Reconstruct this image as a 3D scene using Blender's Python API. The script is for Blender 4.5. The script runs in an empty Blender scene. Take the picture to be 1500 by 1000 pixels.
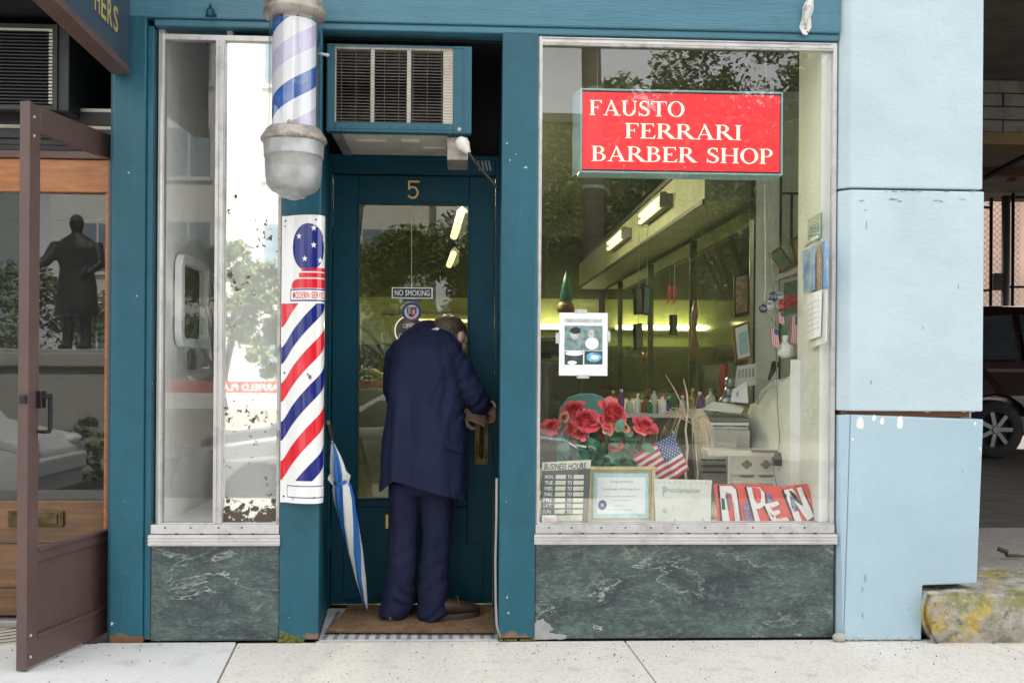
import bpy, bmesh, math, random
from mathutils import Vector, Matrix, noise
C = bpy.context.scene.collection
S = bpy.context.scene
rad = math.radians
PI = math.pi
random.seed(7)

# ------------------------------------------------------------------ camera
F = 1458.0; PSI = rad(2.7); RHO = rad(.4); DIST = 4.17; EYE = 1.14
fw = Vector((math.sin(PSI), math.cos(PSI), 0)); r0 = Vector((math.cos(PSI), -math.sin(PSI), 0)); u0 = Vector((0, 0, 1))
RT = r0*math.cos(RHO) + u0*math.sin(RHO); UP = -r0*math.sin(RHO) + u0*math.cos(RHO)
cam = bpy.data.cameras.new('camera'); co = bpy.data.objects.new('camera', cam); C.objects.link(co)
m = Matrix((( RT.x, UP.x, -fw.x, 0), (RT.y, UP.y, -fw.y, -DIST), (RT.z, UP.z, -fw.z, EYE), (0, 0, 0, 1)))
co.matrix_world = m
cam.sensor_width = 36; cam.lens = 36*F/1500; cam.shift_y = 40/1500
cam.clip_start = .05; cam.clip_end = 500
S.camera = co

def ray(px, py): return fw + RT*((px-750)/F) + UP*((540-py)/F)
def at(px, py, Y=0.0):
    d = ray(px, py); t = (Y+DIST)/d.y
    return Vector((d.x*t, Y, EYE+d.z*t))
def atX(px, py, X):
    d = ray(px, py); t = X/d.x
    return Vector((X, d.y*t-DIST, EYE+d.z*t))
def atZ(px, py, Z):
    d = ray(px, py); t = (Z-EYE)/d.z
    return Vector((d.x*t, d.y*t-DIST, Z))
def rc(a, b, c, d, Y=0.0):      # photo rectangle on a wall plane -> x0,x1,z0,z1
    my = (b+d)/2; mx = (a+c)/2
    return at(a, my, Y).x, at(c, my, Y).x, at(mx, d, Y).z, at(mx, b, Y).z
def refl(px, py, Y, ym=.04):    # the real place of something seen mirrored in the glass
    p = at(px, py, 2*ym-Y); return Vector((p.x, Y, p.z))

# ------------------------------------------------------------------ light
W = bpy.data.worlds.new('World'); S.world = W; W.use_nodes = True
nt = W.node_tree; nt.nodes.clear()
sky = nt.nodes.new('ShaderNodeTexSky'); sky.sky_type = 'NISHITA'; sky.sun_disc = False
sky.sun_elevation = rad(52); sky.sun_rotation = rad(12); sky.dust_density = 3; sky.air_density = 1; sky.ozone_density = 1
hs = nt.nodes.new('ShaderNodeHueSaturation'); hs.inputs['Saturation'].default_value = .16
hs.inputs['Value'].default_value = 1.0
wm = nt.nodes.new('ShaderNodeMixRGB'); wm.blend_type = 'MIX'; wm.inputs[2].default_value = (9.6, 9.7, 9.9, 1)
tc = nt.nodes.new('ShaderNodeTexCoord'); wn = nt.nodes.new('ShaderNodeTexNoise'); wn.inputs['Scale'].default_value = 3.2
wn.inputs['Detail'].default_value = 6
wr = nt.nodes.new('ShaderNodeValToRGB'); wr.color_ramp.elements[0].position = .38; wr.color_ramp.elements[1].position = .62
bg = nt.nodes.new('ShaderNodeBackground'); bg.inputs['Strength'].default_value = .15
wo = nt.nodes.new('ShaderNodeOutputWorld')
L = nt.links.new
L(tc.outputs['Generated'], wn.inputs['Vector']); L(wn.outputs['Fac'], wr.inputs['Fac']); L(wr.outputs['Color'], wm.inputs[0])
L(sky.outputs[0], hs.inputs['Color']); L(hs.outputs[0], wm.inputs[1]); L(wm.outputs[0], bg.inputs[0]); L(bg.outputs[0], wo.inputs[0])
sd = bpy.data.lights.new('sun', 'SUN'); sd.energy = 4.5; sd.angle = rad(.6); sd.color = (1, .96, .9)
so = bpy.data.objects.new('sun', sd); C.objects.link(so)
so.rotation_euler = (rad(-(90-52)), 0, rad(-12)); so.location = (0, 4, 12)   # shines from behind the shop towards the far side of the street
S.view_settings.view_transform = 'Standard'; S.view_settings.look = 'None'
S.view_settings.exposure = 1.08; S.view_settings.gamma = 1; S.view_settings.use_curve_mapping = False
S.render.resolution_x = 1024; S.render.resolution_y = 682

# ------------------------------------------------------------------ materials
M = {}
def lin(r, g, b):
    f = lambda c: (c/255/12.92) if c <= 10 else ((c/255+.055)/1.055)**2.4
    return (f(r), f(g), f(b))
def mat(name, col, rough=.5, metal=0, var=.12, vscale=3, bump=0, bscale=60, col2=None, thr=None, tscale=14, chip=(.7, .72, .7),
        spec=.5, coat=0, aniso=None, stretch=None, dirt=None, emit=None, trans=0, zdirt=None):
    """principled paint: tone variation, fine relief, optional second colour patches and chips"""
    mt = bpy.data.materials.new(name); mt.use_nodes = True
    n = mt.node_tree.nodes; l = mt.node_tree.links.new; b = n['Principled BSDF']
    b.inputs['Roughness'].default_value = rough; b.inputs['Metallic'].default_value = metal
    b.inputs['Specular IOR Level'].default_value = spec; b.inputs['Coat Weight'].default_value = coat
    b.inputs['Transmission Weight'].default_value = trans
    g = n.new('ShaderNodeNewGeometry'); mp = n.new('ShaderNodeMapping'); l(g.outputs['Position'], mp.inputs[0])
    if stretch: mp.inputs['Scale'].default_value = stretch
    no = n.new('ShaderNodeTexNoise'); no.inputs['Scale'].default_value = vscale; no.inputs['Detail'].default_value = 8
    no.inputs['Roughness'].default_value = .62
    l(mp.outputs[0], no.inputs['Vector'])
    mx = n.new('ShaderNodeMixRGB'); c = Vector(col[:3])
    c2 = Vector(col2) if col2 else c*(1-var)
    mx.inputs[1].default_value = (*(c*(1+(0 if col2 else var))), 1); mx.inputs[2].default_value = (*c2, 1)
    rp = n.new('ShaderNodeValToRGB'); rp.color_ramp.elements[0].position = .35; rp.color_ramp.elements[1].position = .65
    l(no.outputs['Fac'], rp.inputs[0]); l(rp.outputs[0], mx.inputs[0])
    out = mx.outputs[0]
    if dirt:                       # dirt = (colour, amount, scale)
        n2 = n.new('ShaderNodeTexNoise'); n2.inputs['Scale'].default_value = dirt[2]; n2.inputs['Detail'].default_value = 10
        n2.inputs['Roughness'].default_value = .7; l(g.outputs['Position'], n2.inputs['Vector'])
        r2 = n.new('ShaderNodeValToRGB'); r2.color_ramp.elements[0].position = .5; r2.color_ramp.elements[1].position = .72
        r2.color_ramp.elements[1].color = (dirt[1],)*3+(1,); l(n2.outputs['Fac'], r2.inputs[0])
        m2 = n.new('ShaderNodeMixRGB'); m2.inputs[2].default_value = (*dirt[0], 1)
        l(r2.outputs[0], m2.inputs[0]); l(out, m2.inputs[1]); out = m2.outputs[0]
    if zdirt:                      # grime and rust splashed up from the pavement: (colour, height, strength)
        sx = n.new('ShaderNodeSeparateXYZ'); l(g.outputs['Position'], sx.inputs[0])
        mr = n.new('ShaderNodeMapRange'); mr.inputs[1].default_value = 0; mr.inputs[2].default_value = zdirt[1]
        mr.inputs[3].default_value = zdirt[2]; mr.inputs[4].default_value = 0; l(sx.outputs['Z'], mr.inputs[0])
        n4 = n.new('ShaderNodeTexNoise'); n4.inputs['Scale'].default_value = 16; n4.inputs['Detail'].default_value = 8
        l(g.outputs['Position'], n4.inputs['Vector'])
        ad = n.new('ShaderNodeMath'); ad.operation = 'MULTIPLY'; l(mr.outputs[0], ad.inputs[0]); l(n4.outputs['Fac'], ad.inputs[1])
        r4 = n.new('ShaderNodeValToRGB'); r4.color_ramp.elements[0].position = .3; r4.color_ramp.elements[1].position = .42; l(ad.outputs[0], r4.inputs[0])
        m4 = n.new('ShaderNodeMixRGB'); m4.inputs[2].default_value = (*zdirt[0], 1); l(r4.outputs[0], m4.inputs[0]); l(out, m4.inputs[1]); out = m4.outputs[0]
    if thr:
        n3 = n.new('ShaderNodeTexNoise'); n3.inputs['Scale'].default_value = tscale; n3.inputs['Detail'].default_value = 5
        l(g.outputs['Position'], n3.inputs['Vector'])
        r3 = n.new('ShaderNodeValToRGB'); r3.color_ramp.elements[0].position = thr; r3.color_ramp.elements[1].position = thr+.012
        l(n3.outputs['Fac'], r3.inputs[0])
        m3 = n.new('ShaderNodeMixRGB'); m3.inputs[2].default_value = (*chip, 1)
        l(r3.outputs[0], m3.inputs[0]); l(out, m3.inputs[1]); out = m3.outputs[0]
    l(out, b.inputs['Base Color'])
    rr = n.new('ShaderNodeMapRange'); rr.inputs[3].default_value = max(.02, rough*.8); rr.inputs[4].default_value = min(1, rough*1.2+.02)
    l(no.outputs['Fac'], rr.inputs[0]); l(rr.outputs[0], b.inputs['Roughness'])
    if bump:
        nb = n.new('ShaderNodeTexNoise'); nb.inputs['Scale'].default_value = bscale; nb.inputs['Detail'].default_value = 6
        l(mp.outputs[0], nb.inputs['Vector']); bp = n.new('ShaderNodeBump'); bp.inputs['Strength'].default_value = bump
        bp.inputs['Distance'].default_value = .004
        l(nb.outputs['Fac'], bp.inputs['Height']); l(bp.outputs[0], b.inputs['Normal'])
    if emit: b.inputs['Emission Color'].default_value = (*emit[0], 1); b.inputs['Emission Strength'].default_value = emit[1]
    M[name] = mt; return mt

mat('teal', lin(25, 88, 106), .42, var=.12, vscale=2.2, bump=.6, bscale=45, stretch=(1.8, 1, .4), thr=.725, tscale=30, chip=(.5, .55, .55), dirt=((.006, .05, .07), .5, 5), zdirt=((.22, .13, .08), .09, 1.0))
mat('teal_header_lit', lin(66, 118, 137), .38, var=.1, vscale=3, bump=.5, bscale=40, stretch=(.4, 1, 4), dirt=((.02, .11, .16), .4, 4), spec=.6)  # same paint as the pilasters, base colour lightened for the sky's reflection
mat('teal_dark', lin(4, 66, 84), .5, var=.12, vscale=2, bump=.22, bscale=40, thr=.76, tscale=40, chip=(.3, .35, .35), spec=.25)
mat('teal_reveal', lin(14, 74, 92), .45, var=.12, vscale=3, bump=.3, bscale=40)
mat('pale_blue', lin(187, 205, 212), .5, var=.06, vscale=2.2, bump=.5, bscale=38, stretch=(1, 1, 1.5), dirt=(lin(165, 194, 208), .3, 6))
mat('pale_blue_worn', lin(166, 190, 202), .5, var=.06, vscale=1.6, bump=.5, bscale=38, dirt=(lin(150, 184, 202), .35, 7))
mat('aluminium', (.62, .61, .61), .36, .55, var=.08, vscale=6, bump=.12, bscale=90, dirt=((.22, .2, .18), .55, 11))
mat('aluminium_dirty', (.5, .48, .45), .45, .4, var=.15, vscale=9, bump=.25, bscale=70, dirt=((.12, .1, .08), .9, 16))
mat('white_wall', (.84, .85, .83), .6, var=.04, vscale=2, bump=.15, bscale=25, dirt=((.55, .55, .5), .5, 3))
mat('black', (.012, .012, .013), .5)
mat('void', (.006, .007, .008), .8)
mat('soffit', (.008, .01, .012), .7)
mat('brown_alu', (.115, .07, .062), .38, .15, var=.1, vscale=5, bump=.08, thr=.77, tscale=50, chip=(.4, .38, .36))
mat('galv', (.42, .43, .43), .42, .45, var=.16, vscale=9, bump=.35, bscale=50, dirt=((.28, .26, .22), .6, 13))
mat('galv_rust', (.46, .43, .39), .45, .5, var=.2, vscale=14, bump=.7, bscale=50, col2=(.36, .33, .3), dirt=((.2, .09, .035), .95, 17))
mat('enamel_white', (.82, .82, .81), .12, coat=.4, var=.02, thr=.78, tscale=20, chip=(.15, .1, .07))
mat('enamel_red', (.72, .012, .03), .12, coat=.4, var=.03)
mat('enamel_blue', (.01, .018, .19), .12, coat=.4, var=.03)
mat('pole_white', (.8, .8, .82), .35, var=.04)
mat('pole_blue', (.012, .1, .42), .35, var=.25, vscale=12, dirt=((.3, .42, .62), .5, 20))
mat('pole_lilac', (.55, .42, .6), .35, var=.2, vscale=8, col2=(.66, .62, .8))
mat('ac_cream', (.58, .54, .45), .45, var=.08, vscale=6, dirt=((.25, .2, .14), .6, 9), bump=.1)
mat('ac_teal', lin(26, 88, 106), .4, var=.1, bump=.2)
mat('fin', (.16, .15, .13), .4, .3, var=.3, vscale=30, dirt=((.1, .05, .03), .8, 20))
mat('dark_metal', (.03, .03, .032), .35, .5)
mat('brass', (.55, .4, .1), .35, .8, var=.15, vscale=20)
mat('old_brass', (.12, .09, .045), .35, .85, var=.4, vscale=20, dirt=((.03, .025, .015), .8, 30))
mat('gold', (.62, .46, .13), .4, .3, var=.1)
mat('gilt', (.6, .5, .27), .38, .45, var=.15, vscale=30, bump=.2)
mat('navy', lin(27, 33, 60), .85, var=.07, vscale=5, bump=.25, bscale=260, spec=.25)
mat('navy_trouser', lin(25, 30, 55), .85, var=.08, vscale=6, bump=.25, bscale=260, spec=.25)
mat('skin', (.68, .42, .33), .5, var=.1, vscale=20, bump=.2, bscale=120)
mat('hair', (.05, .03, .02), .45, var=.3, vscale=30, bump=1.0, bscale=120, stretch=(1, .3, 1), col2=(.10, .068, .045))
mat('hair_light', (.17, .11, .07), .4, var=.3, vscale=30)
mat('hair_grey', (.32, .28, .25), .55, var=.3, vscale=40, bump=.6, bscale=120)
mat('shirt', (.8, .8, .8), .7)
mat('shoe', (.05, .028, .018), .4, var=.2, vscale=20, bump=.1)
mat('sole', (.07, .055, .045), .6)
mat('umb_white', (.66, .66, .64), .55, var=.07, vscale=10, bump=.3, bscale=30)
mat('umb_blue', (.02, .13, .42), .5, var=.1, bump=.3, bscale=30)
mat('coir', (.26, .16, .08), .95, var=.25, vscale=18, bump=1.0, bscale=320, col2=(.16, .095, .05))
mat('rubber', (.02, .02, .022), .55)
mat('tile_white', (.55, .56, .56), .4, var=.1, vscale=12, dirt=((.25, .23, .2), .7, 10))
mat('tile_dark', (.09, .095, .1), .5, var=.2)
mat('concrete_dark', (.10, .088, .075), .9, var=.25, vscale=4, bump=.5, bscale=30)
mat('asphalt', (.05, .05, .05), .9, var=.2, bump=.4, bscale=120)
mat('orange_wood', (.5, .17, .03), .22, var=.25, vscale=8, stretch=(1, 1, 6), bump=.15, coat=.3, col2=(.3, .1, .025))
mat('old_wood', (.11, .06, .03), .4, var=.35, vscale=5, stretch=(.6, 1, 6), bump=.25, col2=(.22, .11, .045), dirt=((.035, .026, .02), .9, 3))
mat('bark', (.08, .065, .05), .9, var=.3, bump=.8, bscale=20)
mat('leaf_a', (.14, .19, .06), .6, var=.3, vscale=2)
mat('leaf_b', (.12, .17, .05), .6, var=.3, vscale=2)
mat('bronze', (.025, .027, .025), .45, .4, var=.3)
mat('limestone', (.38, .36, .32), .8, var=.1, bump=.3)
mat('white_building', (.72, .7, .66), .8, var=.05)
mat('tan_building', (.4, .33, .27), .8, var=.1)
mat('pale_tower', (.5, .53, .56), .6, var=.05)
mat('brown_building', (.16, .13, .1), .8, var=.1)
mat('window_dark', (.05, .06, .07), .12, var=.2)
mat('window_blue', (.2, .26, .32), .15, var=.2)
mat('red_paint', (.62, .03, .03), .4, var=.05)
mat('sign_red', (.75, .022, .04), .3, var=.06, vscale=4, emit=((.8, .03, .045), .3))
mat('sign_cream', (.86, .82, .66), .45, var=.03, emit=((1, .93, .74), .3))
mat('sign_frame', lin(150, 190, 192), .4, var=.08, vscale=10, bump=.1)
mat('paper', (.82, .83, .84), .7, var=.02)
mat('paper_old', (.72, .73, .68), .7, var=.05, vscale=8, dirt=((.45, .5, .42), .5, 14))
mat('ink', (.03, .03, .035), .6)
mat('ink_grey', (.38, .41, .4), .6)
mat('photo_teal', (.2, .28, .29), .4, var=.45, vscale=40)
mat('photo_dark', (.05, .07, .07), .4, var=.4, vscale=40)
mat('photo_light', (.5, .53, .5), .4, var=.25, vscale=40)
mat('photo_blue', (.04, .28, .6), .3, var=.5, vscale=40, col2=(.3, .7, .9))
mat('cert_blue', (.42, .66, .72), .5, var=.12, vscale=60)
mat('seal_blue', (.015, .05, .18), .5, var=.3, vscale=80)
mat('hours_dark', (.1, .12, .12), .45, var=.08)
mat('hours_cream', (.66, .66, .56), .5, var=.06, dirt=((.45, .42, .32), .5, 30))
mat('rose_light', (.88, .2, .23), .55, var=.15, vscale=25)
mat('rose', (.82, .1, .15), .55, var=.18, vscale=25, bump=.25, bscale=60)
mat('rose_deep', (.5, .015, .03), .55, var=.2, vscale=25)
mat('rose_pale', (.8, .42, .3), .55, var=.2, vscale=25)
mat('silk_leaf', (.045, .21, .12), .5, var=.3, vscale=15, bump=.2)
mat('silk_leaf_pale', (.12, .27, .2), .5, var=.25, vscale=15, bump=.2)
mat('dry_leaf', (.5, .38, .24), .7, var=.25, vscale=15)
mat('green_leaf', (.2, .3, .07), .6, var=.2)
mat('dry_stem', (.5, .46, .36), .75, var=.2, vscale=30, bump=.4)
mat('flag_red', (.5, .05, .08), .75, var=.08, bump=.1)
mat('flag_white', (.72, .68, .65), .75, var=.05)
mat('flag_blue', (.05, .09, .22), .75, var=.1)
mat('open_red', (.74, .09, .07), .5, var=.06)
mat('open_white', (.78, .77, .76), .5, var=.05)
mat('collage', (.3, .32, .42), .5, var=.7, vscale=45, col2=(.08, .06, .2))
mat('plastic_cream', (.68, .68, .6), .45, var=.05, dirt=((.4, .38, .3), .6, 8))
mat('quatrefoil_dark', (.2, .2, .17), .7)
mat('teal_plastic', (.12, .36, .34), .25, var=.05)
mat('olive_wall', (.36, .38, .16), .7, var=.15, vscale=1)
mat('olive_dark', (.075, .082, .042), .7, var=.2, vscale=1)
mat('room_floor', (.08, .075, .06), .4, var=.2)
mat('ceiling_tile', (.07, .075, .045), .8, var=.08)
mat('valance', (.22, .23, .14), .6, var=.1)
mat('dark_trim', (.02, .022, .015), .5)
mat('room_mirror', (.6, .64, .46), .04, .97, var=.2, vscale=2)
mat('tube', (1, .96, .6), .5, emit=((1, .93, .5), .75))
mat('tube_bright', (1, 1, .8), .5, emit=((1, .93, .55), 70))
mat('tube_back', (1, 1, .8), .5, emit=((1, .98, .5), 12))
mat('grey_plastic', (.2, .2, .2), .5)
mat('counter', (.5, .5, .46), .35, var=.1)
mat('bottle_clear', (.5, .55, .52), .15, var=.1)
mat('bottle_amber', (.24, .1, .03), .15)
mat('bottle_purple', (.18, .05, .25), .2)
mat('bottle_green', (.03, .2, .1), .15)
mat('bottle_red', (.3, .03, .03), .35)
mat('pewter', (.3, .34, .35), .25, .7, var=.3, vscale=30)
mat('wood_frame', (.2, .11, .04), .4, var=.2)
mat('picture_green', (.16, .24, .2), .4, var=.3, vscale=30)
mat('picture_ochre', (.4, .28, .08), .4, var=.3, vscale=30)
mat('picture_blue', (.08, .25, .6), .3, var=.5, vscale=16, col2=(.45, .6, .8))
mat('picture_tan', (.45, .3, .18), .4, var=.4, vscale=30, col2=(.15, .13, .06))
mat('plaque_green', (.03, .15, .13), .4, var=.1)
mat('wall_grey', (.56, .56, .51), .6, var=.06, vscale=3)
mat('car_red', (.02, .003, .005), .2, coat=.6, var=.05)
mat('car_silver', (.55, .56, .57), .25, .3, var=.03)
mat('car_white', (.7, .7, .7), .3, var=.03)
mat('tyre', (.02, .02, .02), .8)
mat('rim', (.16, .16, .17), .3, .6)
mat('lamp_clear', (.75, .76, .78), .15)
mat('lamp_orange', (.75, .2, .05), .25)
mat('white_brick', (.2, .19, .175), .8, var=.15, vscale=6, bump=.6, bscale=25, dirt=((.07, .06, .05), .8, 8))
mat('beam_yellow', (.16, .1, .035), .6, var=.2)
mat('pink_wall', (.6, .42, .33), .8, var=.15, vscale=1.5)
mat('fence_metal', (.16, .17, .17), .45, .5)
mat('blue_stain', lin(128, 158, 172), .6, var=.2)
mat('hook_white', (.68, .68, .66), .45, var=.1, dirt=((.25, .15, .08), .7, 25))
mat('cord_grey', (.28, .27, .25), .6)
mat('cord_black', (.02, .02, .02), .5)
mat('cord_white', (.72, .7, .62), .6)
mat('stick_rope', (.5, .5, .45), .6)
mat('navy_ink', (.03, .04, .12), .5)
mat('crest_red', (.55, .05, .08), .5)
mat('flower_blue', (.03, .07, .3), .6, var=.2, vscale=30)
mat('flower_white', (.75, .75, .78), .6, var=.1, vscale=30)
mat('flower_red', (.65, .05, .07), .6, var=.25, vscale=30)
mat('yellow_thing', (.6, .55, .08), .6)
mat('rust', (.16, .07, .03), .85, var=.3, bump=.5)
mat('moss', (.1, .12, .02), .95, var=.4, vscale=30, bump=.8)
mat('dead_leaf', (.08, .05, .03), .8)

def node_mat(name):
    mt = bpy.data.materials.new(name); mt.use_nodes = True; M[name] = mt
    return mt, mt.node_tree.nodes, mt.node_tree.links.new
# thin window glass: see-through with a real mirror image of the street
def glass(name, tint, boost, dust, rough=0.0):
    mt, n, l = node_mat(name); n.remove(n['Principled BSDF']); o = n['Material Output']
    t = n.new('ShaderNodeBsdfTransparent'); t.inputs[0].default_value = (*tint, 1)
    g = n.new('ShaderNodeBsdfGlossy'); g.inputs['Roughness'].default_value = rough
    g0 = n.new('ShaderNodeNewGeometry'); dt = n.new('ShaderNodeVectorMath'); dt.operation = 'DOT_PRODUCT'
    l(g0.outputs['Incoming'], dt.inputs[0]); l(g0.outputs['Normal'], dt.inputs[1])
    def mth(op, a, v=None, sw=False):
        q = n.new('ShaderNodeMath'); q.operation = op; i, j = (1, 0) if sw else (0, 1)
        l(a, q.inputs[i])
        if v is not None: q.inputs[j].default_value = v
        return q.outputs[0]
    # Schlick reflectance of one face of the pane
    q = mth('POWER', mth('SUBTRACT', mth('ABSOLUTE', dt.outputs['Value']), 1.0, True), 5.0)
    mu = n.new('ShaderNodeMath'); mu.operation = 'MULTIPLY_ADD'; mu.inputs[1].default_value = .9; mu.inputs[2].default_value = .04*boost; mu.use_clamp = True
    l(q, mu.inputs[0])
    mx = n.new('ShaderNodeMixShader'); l(mu.outputs[0], mx.inputs[0]); l(t.outputs[0], mx.inputs[1]); l(g.outputs[0], mx.inputs[2])
    d = n.new('ShaderNodeBsdfDiffuse'); d.inputs[0].default_value = (.7, .7, .68, 1)
    ge = n.new('ShaderNodeNewGeometry'); no = n.new('ShaderNodeTexNoise'); no.inputs['Scale'].default_value = 4; no.inputs['Detail'].default_value = 9
    no.inputs['Roughness'].default_value = .7
    l(ge.outputs['Position'], no.inputs['Vector']); ra = n.new('ShaderNodeMapRange'); ra.inputs[1].default_value = .3; ra.inputs[2].default_value = .8
    ra.inputs[3].default_value = dust*.4; ra.inputs[4].default_value = dust*2; l(no.outputs['Fac'], ra.inputs[0])
    m2 = n.new('ShaderNodeMixShader'); l(ra.outputs[0], m2.inputs[0]); l(mx.outputs[0], m2.inputs[1]); l(d.outputs[0], m2.inputs[2])
    l(m2.outputs[0], o.inputs[0])
glass('shop_glass', (.985, .99, .98), 1.65, .004)
glass('door_glass', (.95, .96, .88), 1.2, .006)
glass('side_glass', (.98, .98, .975), 1.0, .006)
glass('neighbour_glass', (.85, .87, .85), 1.5, .01)
glass('pole_glass', (.95, .96, .97), 3.0, .01)
glass('car_glass', (.35, .38, .38), 2.0, .01)

# green serpentine marble
mt, n, l = node_mat('marble'); b = n['Principled BSDF']; b.inputs['Roughness'].default_value = .28; b.inputs['Specular IOR Level'].default_value = .6
g = n.new('ShaderNodeNewGeometry'); mp = n.new('ShaderNodeMapping'); mp.inputs['Rotation'].default_value = (0, rad(-35), 0); mp.inputs['Scale'].default_value = (.7, 1, 1.9)
l(g.outputs['Position'], mp.inputs[0])
wn1 = n.new('ShaderNodeTexNoise'); wn1.inputs['Scale'].default_value = 3.2; wn1.inputs['Detail'].default_value = 5; l(mp.outputs[0], wn1.inputs['Vector'])
ad = n.new('ShaderNodeVectorMath'); ad.operation = 'MULTIPLY_ADD'; ad.inputs[1].default_value = (.38, .38, .38)
l(wn1.outputs['Color'], ad.inputs[0]); l(mp.outputs[0], ad.inputs[2])
base = n.new('ShaderNodeTexNoise'); base.inputs['Scale'].default_value = 4.5; base.inputs['Detail'].default_value = 12; base.inputs['Roughness'].default_value = .68
l(ad.outputs[0], base.inputs['Vector'])
rb = n.new('ShaderNodeValToRGB'); e = rb.color_ramp.elements
e[0].position = .36; e[0].color = (.026, .035, .042, 1); e[1].position = .68; e[1].color = (.10, .145, .125, 1)
x = e.new(.5); x.color = (.05, .075, .075, 1)
l(base.outputs['Fac'], rb.inputs[0]); prev = rb.outputs[0]
for sc, w, st, colr, off in ((2.0, .006, .9, (.45, .48, .42, 1), 0), (3.6, .006, .6, (.36, .42, .37, 1), 5.3), (8, .012, .5, (.26, .33, .29, 1), 2.2), (19, .04, .4, (.22, .29, .25, 1), 8.1)):
    m0 = n.new('ShaderNodeMapping'); m0.inputs['Location'].default_value = (off, off, off); l(ad.outputs[0], m0.inputs[0])
    vo = n.new('ShaderNodeTexNoise'); vo.inputs['Scale'].default_value = sc; vo.inputs['Detail'].default_value = 5; vo.inputs['Roughness'].default_value = .55; l(m0.outputs[0], vo.inputs['Vector'])
    a1_ = n.new('ShaderNodeMath'); a1_.operation = 'SUBTRACT'; a1_.inputs[1].default_value = .5; l(vo.outputs['Fac'], a1_.inputs[0])
    a2_ = n.new('ShaderNodeMath'); a2_.operation = 'ABSOLUTE'; l(a1_.outputs[0], a2_.inputs[0])
    rv = n.new('ShaderNodeValToRGB'); rv.color_ramp.elements[0].position = 0; rv.color_ramp.elements[0].color = (1, 1, 1, 1)
    rv.color_ramp.elements[1].position = w; rv.color_ramp.elements[1].color = (0, 0, 0, 1); l(a2_.outputs[0], rv.inputs[0])
    mk = n.new('ShaderNodeTexNoise'); mk.inputs['Scale'].default_value = sc*1.3; mk.inputs['Detail'].default_value = 4; l(g.outputs['Position'], mk.inputs['Vector'])
    rk = n.new('ShaderNodeValToRGB'); rk.color_ramp.elements[0].position = .4; rk.color_ramp.elements[1].position = .65; rk.color_ramp.elements[1].color = (st, st, st, 1)
    l(mk.outputs['Fac'], rk.inputs[0])
    mm = n.new('ShaderNodeMath'); mm.operation = 'MULTIPLY'; l(rv.outputs[0], mm.inputs[0]); l(rk.outputs[0], mm.inputs[1])
    mx = n.new('ShaderNodeMixRGB'); mx.inputs[2].default_value = colr; l(mm.outputs[0], mx.inputs[0]); l(prev, mx.inputs[1]); prev = mx.outputs[0]
fi = n.new('ShaderNodeTexNoise'); fi.inputs['Scale'].default_value = 70; fi.inputs['Detail'].default_value = 5; l(mp.outputs[0], fi.inputs['Vector'])
rf = n.new('ShaderNodeMapRange'); rf.inputs[1].default_value = .35; rf.inputs[2].default_value = .7; rf.inputs[3].default_value = .75; rf.inputs[4].default_value = 1.35
l(fi.outputs['Fac'], rf.inputs[0]); hv = n.new('ShaderNodeVectorMath'); hv.operation = 'SCALE'; l(prev, hv.inputs[0]); l(rf.outputs[0], hv.inputs['Scale'])
l(hv.outputs[0], b.inputs['Base Color'])

# exposed-aggregate pavement and plain concrete
def pave(name, base_c, speck, amount):
    mt, n, l = node_mat(name); b = n['Principled BSDF']; b.inputs['Roughness'].default_value = .9; b.inputs['Specular IOR Level'].default_value = .25
    g = n.new('ShaderNodeNewGeometry')
    a = n.new('ShaderNodeTexNoise'); a.inputs['Scale'].default_value = 2.5; a.inputs['Detail'].default_value = 8; l(g.outputs['Position'], a.inputs['Vector'])
    m1 = n.new('ShaderNodeMixRGB'); m1.inputs[1].default_value = (*[c*.9 for c in base_c], 1); m1.inputs[2].default_value = (*[c*1.08 for c in base_c], 1); l(a.outputs['Fac'], m1.inputs[0])
    v = n.new('ShaderNodeTexVoronoi'); v.inputs['Scale'].default_value = 130; l(g.outputs['Position'], v.inputs['Vector'])
    rr = n.new('ShaderNodeValToRGB'); rr.color_ramp.interpolation = 'CONSTANT'; e = rr.color_ramp.elements
    e[0].color = (.45, .45, .45, 1); e[1].position = amount; e[1].color = (1, 1, 1, 1); x = e.new(.93); x.color = (1.15, 1.1, 1, 1); x = e.new(amount*.45); x.color = (.72, .7, .66, 1)
    sep = n.new('ShaderNodeSeparateColor'); l(v.outputs['Color'], sep.inputs[0]); l(sep.outputs[0], rr.inputs[0])
    m2 = n.new('ShaderNodeMixRGB'); m2.blend_type = 'MULTIPLY'; m2.inputs[0].default_value = speck; l(m1.outputs[0], m2.inputs[1]); l(rr.outputs[0], m2.inputs[2])
    st = n.new('ShaderNodeTexNoise'); st.inputs['Scale'].default_value = 9; st.inputs['Detail'].default_value = 9; l(g.outputs['Position'], st.inputs['Vector'])
    r2 = n.new('ShaderNodeValToRGB'); r2.color_ramp.elements[0].position = .56; r2.color_ramp.elements[1].position = .8; r2.color_ramp.elements[1].color = (.55, .55, .55, 1); l(st.outputs['Fac'], r2.inputs[0])
    m3 = n.new('ShaderNodeMixRGB'); m3.inputs[2].default_value = (*[c*.55 for c in base_c], 1); l(r2.outputs[0], m3.inputs[0]); l(m2.outputs[0], m3.inputs[1])
    l(m3.outputs[0], b.inputs['Base Color'])
    n2 = n.new('ShaderNodeTexNoise'); n2.inputs['Scale'].default_value = 150; n2.inputs['Detail'].default_value = 4; l(g.outputs['Position'], n2.inputs['Vector'])
    bp = n.new('ShaderNodeBump'); bp.inputs['Strength'].default_value = .5; bp.inputs['Distance'].default_value = .003; l(n2.outputs['Fac'], bp.inputs['Height']); l(bp.outputs[0], b.inputs['Normal'])
pave('aggregate', (.69, .655, .60), .36, .2)
pave('concrete_slab', (.68, .68, .66), .15, .12)
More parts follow.
